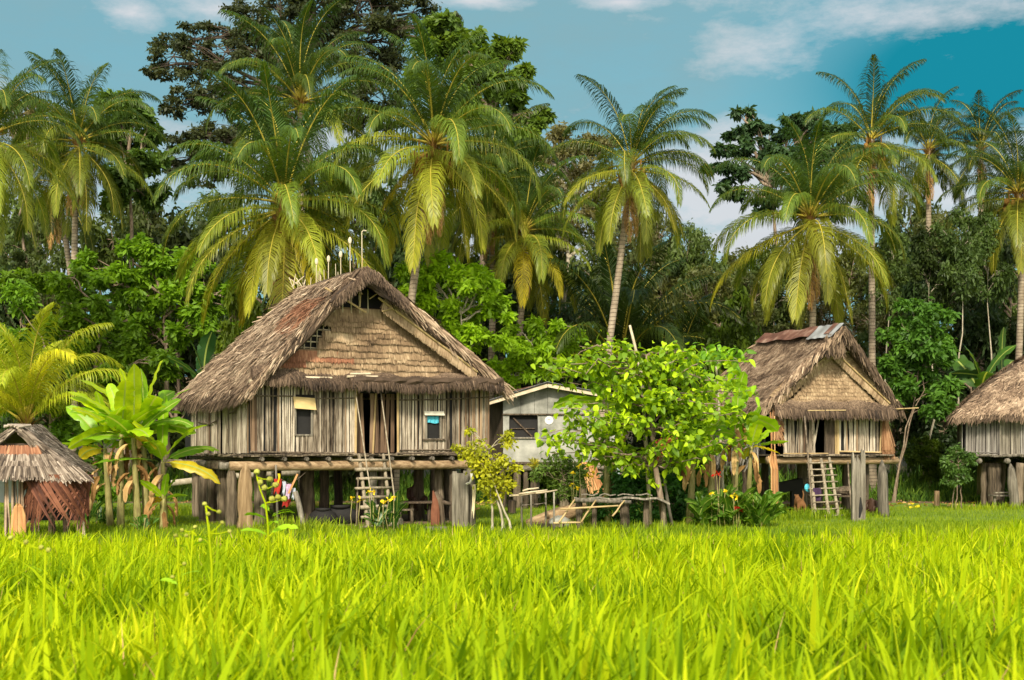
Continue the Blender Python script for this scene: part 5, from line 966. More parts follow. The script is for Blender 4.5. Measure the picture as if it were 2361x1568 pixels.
for k, z in enumerate(np.arange(5.1, 3.62, -.125)):
    a, b = hl(z) + .22, hr_(z) - .22
    if b - a < .08: continue
    n = int((b - a) * 60); x = np.linspace(a, b, n) + rs.normal(0, .006, n); vv = -.08 - .018 * k; P0 = np.array([G1(q, vv + .02, z + .04) for q in x]); l = rs.normal(.17, .014, n)
    m.ribbons(np.stack([P0, P0 + V3(0, 0, -1) * (l * .55)[:, None] + nF1 * .02, P0 + V3(0, 0, -1) * l[:, None] + nF1 * rs.uniform(.02, .06, n)[:, None]], 1), np.outer(np.ones(n), [.05, .052, .034]), np.broadcast_to(U1, (n, 1, 3)), np.clip(rs.normal(.62, .15, n), 0, 1))
m.sheet([[G1(hl(3.6) + .1, .0, 3.6), G1(hr_(3.6) - .1, .0, 3.6)], [G1(1.9, .0, 5.25), G1(2.1, .0, 5.25)]], .25)
m.build('gable_matting', 'mat', hut)
for sg_, a, b in ((-1, G1(1.93, -.2, 5.3), G1(-.05, -.45, 3.72)), (1, G1(2.08, -.2, 5.3), G1(3.95, -.45, 3.62))):
    m = MB(); T = nrm(b - a); up = nrm(np.cross(T, nF1)); up = up if up[2] > 0 else -up
    for s2, ln_ in ((1, .32), (-1, .22)):
        n = 420; q = rs.uniform(0, 1, n); P0 = a + (b - a) * q[:, None]; d = nrm(up * s2 + T * (.3 if s2 < 0 else .6) + rs.normal(0, .06, (n, 3))); l = (ln_ * rs.uniform(.85, 1.1, n))[:, None]
        m.ribbons(np.stack([P0, P0 + d * l * .5 + nF1 * .012, P0 + d * l - nF1 * .02], 1), np.outer(np.ones(n), [.035, .04, .022]), np.broadcast_to(T, (n, 1, 3)), np.clip(rs.normal(.66, .16, n), 0, 1), 0)
    m.sheet([[a - up * .2 - nF1 * .02, b - up * .2 - nF1 * .02], [a + up * .3 - nF1 * .06, b + up * .3 - nF1 * .06]], .35, 0)
    m.tube([a + nF1 * .04, (a + b) / 2 + nF1 * .04, b + nF1 * .04], [.028, .03, .025], 7, .7, 1); m.build('gable_band', ['mat', 'bamboo'], hut)
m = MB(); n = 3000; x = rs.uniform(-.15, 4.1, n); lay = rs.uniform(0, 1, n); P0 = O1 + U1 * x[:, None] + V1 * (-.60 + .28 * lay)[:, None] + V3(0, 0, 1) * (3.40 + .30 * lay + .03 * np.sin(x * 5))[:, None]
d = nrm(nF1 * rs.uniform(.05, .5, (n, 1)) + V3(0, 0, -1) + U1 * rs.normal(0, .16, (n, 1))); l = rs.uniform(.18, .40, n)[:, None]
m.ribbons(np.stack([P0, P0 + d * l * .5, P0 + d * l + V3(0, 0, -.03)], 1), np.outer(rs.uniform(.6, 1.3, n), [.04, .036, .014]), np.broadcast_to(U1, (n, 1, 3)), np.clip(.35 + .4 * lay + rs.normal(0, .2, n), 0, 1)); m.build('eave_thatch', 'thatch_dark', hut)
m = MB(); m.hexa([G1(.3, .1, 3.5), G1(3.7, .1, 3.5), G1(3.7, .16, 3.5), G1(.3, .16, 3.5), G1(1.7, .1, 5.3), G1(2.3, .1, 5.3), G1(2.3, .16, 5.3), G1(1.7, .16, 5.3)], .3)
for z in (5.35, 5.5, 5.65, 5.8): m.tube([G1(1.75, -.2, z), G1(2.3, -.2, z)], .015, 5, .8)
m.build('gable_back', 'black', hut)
m = MB()
for z in (5.3, 5.45, 5.6): m.tube([G1(1.8, -.5, z), G1(2.45, -.5, z - .03)], .014, 5, .6)
for u in (1.9, 2.1, 2.3): m.tube([G1(u, -.5, 5.3), G1(u - .03, -.5, 5.75)], .014, 5, .6)
m.build('lattice', 'pole', hut)
def xy1(u, v): p = G1(u, v, 0); return (p[0], p[1])
o1 = (nF1[0], nF1[1]); m = MB()
slats(m, xy1(.35, 0), xy1(1.32, 0), F1 + .02, 3.4, .055, o1, rmean=.75, lean=.03, miss=.05, brown=[(.1, .9, .18)]); slats(m, xy1(2.28, 0), xy1(3.75, 0), F1 + .06, 3.5, .055, o1, rmean=.8, lean=.03, miss=.06, brown=[(.3, .65, .4), (0, .3, .08)])
m.build('front_wall', ['slat', 'slat_brown'], hut)
for a, b in ((G1(1.45, -.04, F1), G1(1.40, -.04, 3.35)), (G1(1.38, -.06, F1 + .05), G1(1.62, -.06, 3.3))): m = MB(); m.tube([a, b], .03, 6, .8); m.build('loose_slat', 'slat', hut)
m = MB(); slats(m, xy1(-.05, .9), xy1(-.05, D1), 2.2, 3.35, .06, (-U1[0], -U1[1]), m=1, rmean=.4, ragged=.15, miss=.08); slats(m, xy1(W1, .05), xy1(W1, D1), F1, 3.4, .06, (U1[0], U1[1])); m.build('side_wall', ['slat_brown', 'slat_grey'], hut)
m = MB(); n = 900; v = rs.uniform(.8, D1, n); P0 = O1 + U1 * (rs.uniform(-.25, -.02, n))[:, None] + V1 * v[:, None] + V3(0, 0, 1) * rs.uniform(2.0, 3.0, n)[:, None]
P2 = P0 + np.stack([rs.normal(-.05, .1, n), rs.normal(0, .1, n), -rs.uniform(.3, .8, n)], -1); m.ribbons(np.stack([P0, (P0 + P2) / 2 + rs.normal(0, .03, (n, 3)), P2], 1), np.outer(np.ones(n), [.03, .03, .012]), nrm(rs.normal(0, 1, (n, 1, 3))), rs.uniform(.2, 1, n)); m.build('hanging_straw', 'slat_grey', hut)
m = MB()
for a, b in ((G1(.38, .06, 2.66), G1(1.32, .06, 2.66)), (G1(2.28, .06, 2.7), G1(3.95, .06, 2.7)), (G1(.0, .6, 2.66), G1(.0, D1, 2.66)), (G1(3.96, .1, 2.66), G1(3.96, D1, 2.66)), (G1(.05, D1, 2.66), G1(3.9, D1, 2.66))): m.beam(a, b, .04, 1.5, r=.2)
m.build('dark_backing', 'black', hut)  # near-black boards stand in for the shaded inside of the hut
m = MB()
for i in range(5): m.beam(G1(1.86 + .09 * i, -.02 - .002 * i, F1), G1(1.86 + .09 * i, -.02 - .002 * i, 3.3), .085, .03, up=tuple(nF1), r=.3 + .08 * i)
m.build('door', 'dark_wood', hut)
m = MB(); m.tube([G1(2.30, -.06, F1 - .02), G1(2.28, -.06, 3.55)], .045, 7, .7); m.tube([G1(2.22, -.05, F1), G1(2.20, -.05, 3.5)], .03, 6, .4); m.build('door_post', 'bamboo', hut)
m = MB()
for a, b, r in ((G1(-.25, -.12, 3.15), G1(1.35, -.10, 3.22), .02), (G1(2.3, -.1, 3.25), G1(4.15, -.12, 3.05), .022), (G1(2.3, -.08, F1 + .10), G1(3.9, -.1, F1 + .06), .028), (G1(.3, -.1, F1 + .03), G1(1.9, -.12, F1 + .03), .02), (G1(.9, -.6, 3.36), G1(2.25, -.62, 3.38), .018), (G1(3.3, -.45, 3.4), G1(5.0, -.5, 3.48), .02), (G1(3.85, -.05, F1), G1(3.92, -.05, 3.5), .03), (G1(4.0, -.02, F1 - .05), G1(4.08, -.02, 3.45), .035), (G1(-.4, -.3, 3.5), G1(.35, -.08, 3.25), .022)): m.tube([a, (a + b) / 2, b], r, 6, rs.uniform(.4, .9))
m.build('wall_rail', 'bamboo', hut)
m = MB(); m.hexa([G1(-.1, -.35, F1 - .05), G1(4.2, -.35, F1 - .05), G1(4.2, D1 + .1, F1 - .05), G1(-.1, D1 + .1, F1 - .05), G1(-.1, -.35, F1), G1(4.2, -.35, F1), G1(4.2, D1 + .1, F1), G1(-.1, D1 + .1, F1)], .3)
for i in range(45): u = rs.uniform(-.1, 3.5); m.tube([G1(u, -.38, F1 - .03 + rs.uniform(-.03, .03)), G1(u + rs.uniform(.3, .8), -.38, F1 - .03 + rs.uniform(-.03, .03))], rs.uniform(.01, .022), 5, rs.uniform(0, 1))
m.build('floor', 'post', hut)
for v in (-.12, 2.2, D1 - .1): m = MB(); m.tube([G1(-.3 + 4.75 * q, v, F1 - .2 + rs.normal(0, .008)) for q in np.linspace(0, 1, 7)], .125 * rs.uniform(.9, 1.08, 7), 10, .6, rough=.05); m.build('bearer', 'log', hut, True)
for u, v, r, mt in ((.1, .1, .13, 'post'), (.1, 2.2, .13, 'dark_wood'), (.1, 4.5, .13, 'dark_wood'), (2.2, 2.2, .17, 'post'), (2.9, 2.3, .13, 'dark_wood'), (1.9, 4.4, .13, 'dark_wood'), (3.9, 4.4, .13, 'dark_wood'), (3.55, .4, .13, 'post'), (3.9, 2.2, .13, 'dark_wood')): post(hut, xy1(u, v), F1 - .28, r, mt)
p = gp(2033, 38.7); post(hut, (p.x, p.y), F1 - .16, .16, 'greywood', pointed=1, lean=(.06, 0))
m = MB(); m.tube([G1(3.95, -.15, 3.35), G1(3.97, -.18, 2.7), G1(4.03, -.2, 2.1), G1(4.05, -.2, 1.85)], [.06, .09, .16, .04], 8, .5, rough=.2); n = 260; a = rs.uniform(0, 6.3, n); P0 = np.tile(G1(3.95, -.16, 3.2), (n, 1)) + rs.normal(0, .03, (n, 3)); P2 = G1(4.05, -.2, 2.0) + np.stack([np.cos(a) * rs.uniform(0, .26, n), np.sin(a) * .1, rs.uniform(-.25, .25, n)], -1)
m.ribbons(np.stack([P0, (P0 + P2) / 2 - V3(0, 0, .02), P2], 1), np.outer(np.ones(n), [.02, .025, .012]), np.broadcast_to(U1, (n, 1, 3)), rs.uniform(0, 1, n)); tag(m.build('straw_bundle', 'straw_brown'), 'brown straw bundle hanging at the right corner of the smaller stilt house', 'straw bundle')
m = MB(); xs_ = np.linspace(0, 1, 19)      # tin and rusty sheets over the ridge
m.sheet([[rb_ + (rf - rb_) * (1.01 - .30 * t_) + V3(0, 0, .09) + off + V3(0, 0, .012 * math.sin(i_ * 40 * .1 + t_ * 90)) for t_ in xs_] for i_, off in enumerate((V3(-.45, -.1, -.42), V3(0, 0, .03), V3(.35, 0, -.35)))], .6, 0); m.build('ridge_sheet', 'tin', hut)
m = MB(); m.sheet([[rb_ + (rf - rb_) * (.72 - .72 * t_) + V3(0, 0, .08 + .03 * math.sin(t_ * 14)) + off for t_ in xs_] for off in (V3(-.40, -.1, -.32), V3(0, 0, .03), V3(.35, 0, -.35))], .5, 0); m.sheet([[rb_ + (rf - rb_) * (.95 - .22 * t_) + V3(0, 0, .125) + off for t_ in xs_[:6]] for off in (V3(-.36, -.1, -.33), V3(0, 0, .02))], .7); m.build('rusty_ridge_sheet', 'rust', hut)
ladder('ladder', 'broad three-railed ladder leaning on the front of the smaller stilt house', [(V3(*gp(1880, 37.9)), W(1868, 1058, 39.5)), (V3(*gp(1912, 38)), W(1893, 1058, 39.5)), (V3(*gp(1934, 38.2)), W(1912, 1056, 39.6))], 9, .055, .035, 'drywood', over=.12)
rod(tag(thing('leaning_pole', 'long thin pole leaning on the ladder of the smaller stilt house', 'pole', tuple(gp(1866, 37.9)))), (gp(1874, 37.8), W(1855, 960, 39.2), ), .03, 'post')
rod(thing('leaning_pole', 'thin pole standing right of the smaller stilt house ladder', 'pole', tuple(gp(1962, 38.2))), (gp(1963, 38.2), W(1955, 1065, 39.3)), .028, 'post')
m = MB(); p = W(1882, 1125, 38.6); m.sheet([[p + V3(.24 * a + .02 * math.sin(z * 9), -.08 + .02 * math.sin(a * 12), -z) for a in np.linspace(-.5, .5, 6)] for z in (0, .2, .4)], .5); tag(m.build('cloth', 'cloth_dark'), 'dark purple cloth hanging on the smaller house ladder', 'cloth')
m = MB(); p = W(1862, 1125, 38.7); m.ball(p, (.10, .06, .12), 8, 6, .5, rough=.2); tag(m.build('cloth_bundle', 'cloth_blue'), 'small blue cloth bundle tucked beside the purple cloth on the ladder', 'cloth')
# torn plank post standing in front
p = gp(1980, 36.2); m = MB(); zt = [2.06, 1.90, 1.98, 1.84, 2.14, 2.12]
for i in range(6):
    x0 = p.x - .19 + i * .065; m.hexa([(x0, p.y, -.1), (x0 + .0649, p.y, -.1), (x0 + .0649, p.y + .14, -.1), (x0, p.y + .14, -.1), (x0, p.y, zt[i] - .18), (x0 + .0649, p.y, zt[i] - .18), (x0 + .0649, p.y + .14, zt[i] - .18), (x0, p.y + .14, zt[i] - .18)], .6)
    m.hexa([(x0, p.y, zt[i] - .18), (x0 + .0649, p.y, zt[i] - .18), (x0 + .0649, p.y + .14, zt[i] - .18), (x0, p.y + .14, zt[i] - .18), (x0 + .02, p.y + .03, zt[i] - .02), (x0 + .045, p.y + .03, zt[i] - .02), (x0 + .045, p.y + .1, zt[i] - .02), (x0 + .02, p.y + .1, zt[i] - .02)], .6)
m.tube([(p.x + .02, p.y + .004, .12), (p.x + .06, p.y + .0, .4), (p.x + .05, p.y + .004, .72)], [.03, .06, .02], 8, 0, 1, .35); tag(m.build('plank_post', ['greywood', 'black']), 'broad grey split-topped plank post standing before the smaller stilt house', 'post')
m = MB()
for i in range(9): x = G1(-.42 + .03 * i, -.7 + .02 * (i % 3), 0); m.tube([x + V3(.0, 0, .05), x + V3(-.01, 0, 1.5), x + V3(rs.uniform(-.05, .05) - .05, .1, 1.95 + (1.3 if i in (2, 5) else 0) + rs.uniform(-.1, .1))], .018, 6, rs.uniform(.2, 1))
tag(m.build('stick_bundle', 'orange_wood'), 'upright bundle of orange sticks at the left corner of the smaller stilt house', 'stick bundle')
m = MB(); P0 = G1(-.15, -.25, 3.45); n = 160
P2 = np.stack([G1(rs.uniform(-.25, .28), -.3, rs.uniform(2.2, 2.9)) for _ in range(n)]); m.ribbons(np.stack([np.tile(P0, (n, 1)), (P0 + P2) / 2, P2], 1), np.outer(np.ones(n), [.02, .03, .015]), np.broadcast_to(U1, (n, 1, 3)), rs.uniform(0, 1, n)); tag(m.build('straw_bundle', 'straw_brown'), 'brown straw bundle hanging at the left corner of the smaller stilt house', 'straw bundle')
m = MB(); p = G1(.12, .3, 3.15)
for r_a, z in ((.11, 0), ): m.tube([p + V3(0, 0, -.1), p + V3(0, 0, .1)], [.10, .13], 10, .8); m.ball(p + V3(0, 0, .1), (.13, .13, .03), 10, 5, .8)
tag(m.build('cooking_pot', 'metal'), 'aluminium pot in the open left bay of the smaller stilt house', 'pot')
m = MB(); p = G1(.0, .4, 2.98); m.beam(p + V3(-.1, 0, 0), p + V3(.5, 0, 0), .3, .03); tag(m.build('shelf_board', 'palewood'), 'pale shelf board carrying the aluminium pot in the smaller house', 'shelf')

# ---------------------------------------------------------------- house at the far right
far_ = thing('stilt_house', 'thatched stilt house cut off by the right edge, with protruding floor logs', 'house', tuple(gp(2215, 46)))
A2 = R(-18); U2 = V3(math.cos(A2), math.sin(A2), 0); V2 = V3(-math.sin(A2), math.cos(A2), 0); O2 = V3(16.85, 46.2, 0)
def G2(u, v, z): return O2 + U2 * u + V2 * v + V3(0, 0, z)
FF = 1.9; e0_, e1_, r0_, r1_ = G2(-.35, -.6, 3.36), G2(7.6, -.6, 3.55), G2(3.3, 2.6, 6.2), G2(4.9, 2.6, 6.3); bl_, br_ = G2(-.45, 5.6, 3.3), G2(7.6, 5.6, 3.6)
q1 = bil(r0_, r1_, e0_, e1_, (0, -.25, .12)); q2 = bil(r0_, r0_ + V3(0, .02, 0), e0_, bl_, (-.25, 0, .1)); q3 = bil(r0_, r1_, bl_, br_, (0, .2, .1)); q4 = bil(r1_, r1_ + V3(0, .02, 0), e1_, br_, (.2, 0, .1)); m = MB()
for f in (q1, q2, q3, q4): m.slab(grid(f), .14, .4, 1)
thatch(m, q1, 16000, .32, .032, 20, .05, .5, out=(0, -1, 1)); thatch(m, q2, 6500, .32, .032, 18, .05, .5, out=(-1, 0, 1)); thatch(m, q3, 1600, .6, .06, 10, out=(0, 1, 1)); thatch(m, q4, 1200, .6, .06, 10, out=(1, 0, 1))
thatch(m, q1, 1900, .30, .03, 2, .02, .25, 2, lim=(0, 1, .94, 1.01), out=(0, -1, .6), thick=.02, droop=.16); thatch(m, q2, 900, .3, .03, 2, .02, .25, 2, lim=(0, 1, .94, 1.01), out=(-1, 0, .6), thick=.02, droop=.16)
m.build('roof', ['thatch', 'thatch_in', 'thatch_dark'], far_)
def xy2(u, v): p = G2(u, v, 0); return (p[0], p[1])
o2 = (-V2[0], -V2[1]); m = MB(); slats(m, xy2(0, 0), xy2(1.25, -.12), FF, 3.4, .05, o2, m=0, rmean=.5); slats(m, xy2(1.27, -.12), xy2(1.95, -.12), FF, 3.42, .12, o2, m=1, rmean=.75, lean=.0, miss=0); slats(m, xy2(2.0, -.12), xy2(7, 0), FF, 3.5, .05, o2, m=0, rmean=.5); slats(m, xy2(0, 0), xy2(0, 5.2), FF, 3.3, .06, (-U2[0], -U2[1]), m=0)
m.tube([G2(-.02, -.03, FF + .1), G2(1.2, -.16, FF + .08)], .02, 5, .5); m.tube([G2(-.02, -.03, FF + .02), G2(1.2, -.16, FF)], .02, 5, .5); m.build('wall', ['slat_grey', 'greywood'], far_)
m = MB(); m.beam(G2(.05, .05, 2.65), G2(7, .07, 2.65), .04, 1.5); m.beam(G2(.06, .1, 2.65), G2(.06, 5.2, 2.65), .04, 1.5); m.build('dark_backing', 'black', far_)  # interior shade put in as near-black boards behind the slats
m = MB(); m.hexa([G2(-.3, -.5, FF - .07), G2(7.2, -.5, FF - .07), G2(7.2, 5.3, FF - .07), G2(-.3, 5.3, FF - .07), G2(-.3, -.5, FF), G2(7.2, -.5, FF), G2(7.2, 5.3, FF), G2(-.3, 5.3, FF)], .3)
for i in range(60): u = rs.uniform(-.3, 6); m.tube([G2(u, -.53, FF - .03 + rs.uniform(-.04, .05)), G2(u + rs.uniform(.3, 1), -.53, FF - .02 + rs.uniform(-.04, .05))], rs.uniform(.015, .03), 5, rs.uniform(0, 1))
m.build('floor', 'greywood', far_)
for u, r in ((.1, .09), (.55, .10), (1.5, .10), (2.6, .11), (3.5, .10), (4.6, .10)): m = MB(); m.tube([G2(u, -.75 - (.2 if u > 1 else 0), FF - .22), G2(u + .03, 2, FF - .22), G2(u, 5.2, FF - .22)], r, 10, .5, rough=.05); m.build('bearer', 'greywood', far_, True)
for px, Y, r, mt, pt, ln in ((2270, 46.3, .13, 'post', 0, 0), (2288, 46.0, .17, 'post', 0, 0), (2300, 45.9, .13, 'post', 0, 0), (2312, 47.5, .12, 'dark_wood', 0, -.1), (2330, 44.6, .16, 'greywood', 1, .16), (2353, 45.2, .16, 'post', 0, -.12), (2380, 46, .16, 'dark_wood', 0, 0), (2280, 50, .13, 'dark_wood', 0, 0), (2340, 50, .13, 'dark_wood', 0, 0), (2420, 47, .15, 'dark_wood', 0, 0), (2370, 50.5, .13, 'dark_wood', 0, 0)):
    post(far_, pp(px, Y), FF - .3, r, mt, pointed=pt, lean=(ln, 0))
m = MB(); b_ = gp(2315, 45.3); m.beam(b_ + Vector((-.5, 0, .42)), b_ + Vector((.5, .1, .40)), .35, .05, r=.4); m.beam(b_ + Vector((-.4, -.1, .52)), b_ + Vector((.55, 0, .53)), .12, .04, r=.7); m.beam(b_ + Vector((-.35, 0, 0)), b_ + Vector((-.35, 0, .4)), .08, .08, up=(0, 1, 0)); m.beam(b_ + Vector((.35, 0, 0)), b_ + Vector((.35, 0, .4)), .08, .08, up=(0, 1, 0)); tag(m.build('bench', 'greywood'), 'low plank bench among the posts of the far right house', 'bench')

# ---------------------------------------------------------------- grey cement house
gh = thing('cement_house', 'grey cement-board house on posts with low tin roof, behind the broad-leaved tree', 'house', tuple(gp(1160, 44)))
Yg = 44.0
def X(px, Y=Yg): return (px - CX) / F * Y
def Zp(py, Y=Yg): return CAMH + (HR - py) / F * Y
x0, x1, xm = X(1160), X(1425), X(1262)
def wallpiece(mb, xa, xb, za, zb, y=Yg, r=.5, t=.08): mb.hexa([(xa, y, za), (xb, y, za), (xb, y + t, za), (xa, y + t, za), (xa, y, zb), (xb, y, zb), (xb, y + t, zb), (xa, y + t, zb)], r)
m = MB(); zf, zw, zt1 = Zp(1065), Zp(955), Zp(905)
wx0, wx1, wz0, wz1 = X(1174), X(1240), Zp(1008), Zp(957)
wallpiece(m, x0, wx0, zf, wz1); wallpiece(m, wx0, X(1247), zf, wz0, r=.6); wallpiece(m, wx1, X(1247), wz0, wz1); wallpiece(m, X(1247) + .01, X(1330), zf, wz1, r=.55); wallpiece(m, X(1330) + .01, x1, zf, wz1, r=.45)
for a, b, ha, hb in ((x0, X(1200), Zp(912), Zp(905)), (X(1200) + .01, X(1232), Zp(905), Zp(898)), (X(1232) + .01, xm, Zp(898), Zp(893)), (xm + .01, X(1330), Zp(893), Zp(902)), (X(1330) + .01, x1, Zp(902), Zp(915))):
    m.hexa([(a, Yg - .01, wz1 + .05), (b, Yg - .01, wz1 + .05), (b, Yg + .07, wz1 + .05), (a, Yg + .07, wz1 + .05), (a, Yg - .01, ha), (b, Yg - .01, hb), (b, Yg + .07, hb), (a, Yg + .07, ha)], rs.uniform(.3, .65))
m.build('wall', 'cement', gh)
m = MB(); m.beam((x0 - .02, Yg - .03, wz1 + .025), (x1, Yg - .03, wz1 + .025), .06, .05, r=.3); m.beam((x0, Yg - .03, zf - .04), (x1, Yg - .03, zf - .04), .06, .08, r=.3); m.build('wall_batten', 'post', gh)
m = MB(); m.hexa([(X(1128, 45.5), 45.5, zf), (x0, Yg + .1, zf), (x0, Yg + .2, zf), (X(1128, 45.5), 45.6, zf), (X(1128, 45.5), 45.5, Zp(925)), (x0, Yg + .1, Zp(915)), (x0, Yg + .2, Zp(915)), (X(1128, 45.5), 45.6, Zp(925))], .3)
wallpiece(m, x0 + .1, x1 - .1, zf, zw, Yg + 3.5); wallpiece(m, x0 + .05, x1 - .05, zf - .1, zf, Yg + .1, t=3.3); m.build('side_wall', 'dark_wood', gh)
fr = MB(); fr.beam((wx0, Yg - .02, wz0 - .03), (wx1, Yg - .02, wz0 - .03), .08, .05, r=.8); w_ = fr.build('window', 'greywood', gh)
m = MB(); wallpiece(m, wx0 + .02, wx1 - .02, wz0, wz1, Yg + .14, t=.02); m.build('window_dark', 'black', w_)  # black panel in place of the dark room inside
m = MB(); m.beam((wx0 + .15, Yg + .09, wz1 - .1), (wx1 - .2, Yg + .09, wz0 + .02), .05, .03, up=(0, 1, 0)); m.beam((wx0 + .02, Yg + .10, Zp(988)), (wx1 - .1, Yg + .10, Zp(988)), .03, .03); m.build('brace', 'dark_wood', w_)
m = MB()
for sg_, (xa, xb, za, zb) in ((0, (X(1118), xm, Zp(927), Zp(882))), (1, (xm, X(1480), Zp(882), Zp(925)))):
    nx = 2; ny = 60; ys_ = np.linspace(Yg - .5, Yg + 4, ny); c = .018 * np.sin(np.arange(ny) * PI / 1.5)
    m.sheet([[(xa, y, za + cc) for y, cc in zip(ys_, c)], [(xb, y, zb + cc) for y, cc in zip(ys_, c)]], .6); m.sheet([[(xa, y, za + cc - .02) for y, cc in zip(ys_, c)], [(xb, y, zb + cc - .02) for y, cc in zip(ys_, c)]], .4)
m.build('roof', 'tin', gh); m = MB()
m.beam((X(1122), Yg - .42, Zp(927) - .08), (xm, Yg - .42, Zp(885) - .08), .05, .12, r=.8); m.beam((xm, Yg - .42, Zp(885) - .08), (X(1470), Yg - .42, Zp(922) - .08), .05, .12, r=.8); m.build('barge_board', 'pole', gh)
m = MB(); m.beam((X(1170), Yg + 3.9, Zp(893)), (xm, Yg + 3.9, Zp(872)), .4, .03); m.build('rusty_roof_strip', 'rust', gh)
m = MB(); p = at(1266, 969, Yg - .02); an = np.linspace(0, 2 * PI, 17)[:-1]; m.tube([(p.x, Yg - .025, p.z), (p.x, Yg - .006, p.z)], .15, 16, .8); m.build('round_sign', 'white', gh)
for i in range(3):
    m = MB(); m.beam((p.x - .05 + .035 * i, Yg - .030, p.z + .03), (p.x - .05 + .035 * i + .022, Yg - .030, p.z + .03), .004, .05); m.build('sign_mark', 'grey_text', gh)
for px, Y, r in ((1192, 43.9, .13), (1212, 43.9, .09), (1232, 44.4, .13), (1300, 44.2, .14), (1345, 44.4, .15), (1180, 47, .13), (1290, 47, .13), (1400, 44.2, .12), (1160, 44.6, .12), (1380, 47, .12)): post(gh, pp(px, Y), zf - .1, r, 'post')
m = MB(); m.tube([(X(1168), Yg - .2, Zp(1083)), (X(1260), Yg - .2, Zp(1077)), (X(1345), Yg - .2, Zp(1078))], .09, 8, .6, rough=.05); m.tube([(X(1345), Yg - .2, Zp(1076)), (X(1400), Yg - .2, Zp(1079))], .07, 8, .5); m.build('bearer', 'greywood', gh)
m = MB(); n = 14
for i in range(n): x = X(1335) + i * .04; m.beam((x + .45, 43.4, .3), (x, 43.7, 1.65), .05, .02, up=(0, 1, 0), r=rs.uniform(0, 1))
tag(m.build('leaning_planks', 'orange_wood'), 'orange brown boards leaning under the grey cement house', 'boards')
m = MB(); p = gp(1415, 43.3); m.beam((p.x, p.y, .3), (p.x + .05, p.y, 1.75), .35, .04, up=(0, 1, 0)); o = tag(m.build('panel', 'cloth_white'), 'faded pale blue panel with dark stains leaning beside the grey house', 'panel')
o.data.materials[0] = mat('stained_panel', [(0, (.04, .03, .02)), (.42, (.05, .04, .03)), (.5, (.30, .36, .38)), (1, (.42, .50, .52))], scale=5, nw=1.2)
m = MB(); p = gp(1232, 42.5); n = 10
for i in range(90): a = rs.uniform(0, 6.28); G_, ac = banana_leaf((p.x + rs.normal(0, .03), p.y, 1.38 + rs.uniform(0, .25)), a, rs.uniform(.3, 1.4), .28, .045, .8, .3); m.sheet(G_[::3], rs.uniform(0, 1))
o = m.build('crown', 'leaf', None, True, (.42, .42, .08)); rt = thing('potted_plant', 'tufted yellowish plant standing on the post rail before the grey house', 'plant', (0, 0, 0)); o.parent = rt
m = MB(); m.tube([(p.x, p.y, 1.15), (p.x, p.y, 1.4)], [.08, .10], 9, .4); m.build('pot', 'dark_wood', rt)

# ---------------------------------------------------------------- small thatched shelter at far left
sh = thing('thatched_shelter', 'small low thatched shelter with red brown woven palm screen at far left', 'shelter', tuple(gp(60, 29.5)))
Ys = 29.3
def Sp(px, py, Y=Ys): return V3(*at(px, py, Y))
pk, pkb = Sp(38, 985, 28.9), Sp(38, 985, 28.9) + V3(-.3, 2.2, .1); el_, er_ = Sp(-95, 1080), Sp(160, 1080); elb, erb = el_ + V3(0, 2.4, .0), er_ + V3(-.35, 2.4, 0)
s1 = bil(pk, pkb, er_, erb, (0, 0, -.06)); s2 = bil(pk, pkb, el_, elb, (0, 0, -.06)); m = MB()
for f in (s1, s2): m.slab(grid(f), .05, .3, 1)
for f, o_ in ((s1, (1, 0, 1)), (s2, (-1, 0, 1))): thatch(m, f, 2600, .3, .04, 9, .03, .35, out=o_)
m.build('roof', ['thatch_grey', 'thatch_in'], sh)
m = MB()
for b_, n in ((er_, 520), (el_, 300)):
    q = rs.uniform(0, .88, n); P0 = pk + (b_ - pk) * q[:, None] + V3(0, -1, 0) * rs.uniform(-.1, .12, (n, 1)) + V3(0, 0, 1) * rs.uniform(-.10, .08, (n, 1)); T = nrm(b_ - pk); d = nrm(T + rs.normal(0, .07, (n, 3))); l = rs.uniform(.2, .5, n)[:, None]
    m.ribbons(np.stack([P0, P0 + d * l * .5, P0 + nrm(d + V3(0, 0, -.12)) * l], 1), np.outer(np.ones(n), [.035, .032, .01]), nrm(np.cross(d, V3(0, -1, 0)))[:, None], np.clip(rs.normal(.5, .22, n), 0, 1), 0)
for q in range(5): m.tube([pk + V3(-.1 + .08 * q - .15, -.1, .02 + .03 * math.sin(q)), pk + V3(.05 * q + .05, .2, .05)], [.035, .03], 7, .9)
m.build('roof_verge', 'thatch_grey', sh)
m = MB()       # front apron of broad leaf strips in rows
for k, (py, hw, hh, ex) in enumerate(((1030, 52, 32, 0), (1050, 85, 34, 0), (1066, 118, 32, 0), (1078, 150, 26, 0))):
    n = int(hw * 3.4); x = rs.uniform(38 - hw * .95, 38 + hw * (.95), n); P0 = np.array([Sp(a, py + rs.uniform(-4, 3), 28.95 - .07 * k) for a in x]); sp = (x - 38) / 100
    d = nrm(np.stack([sp * .9 + rs.normal(0, .12, n), np.full(n, -.25), -np.ones(n)], -1)); l = (hh / F * 29 * rs.uniform(.8, 1.25, n) * np.sqrt(1 + sp ** 2))[:, None]
    m.ribbons(np.stack([P0, P0 + d * l * .6, P0 + d * l], 1), np.outer(rs.uniform(.7, 1.2, n), [.032, .042, .022]), nrm(np.cross(d, V3(0, -1, 0)))[:, None], np.clip(rs.normal(.50 if k else .35, .25, n), 0, 1), 0 if k else 1)
m.sheet([[Sp(0, 1022, 29.1), Sp(78, 1022, 29.1)], [Sp(-100, 1092, 29.0), Sp(175, 1092, 29.0)]], .2, 2); m.build('eave_thatch', ['thatch_grey', 'thatch_red', 'thatch_in'], sh)
m = MB()       # woven red brown screen: strips crossing both ways round a curved face
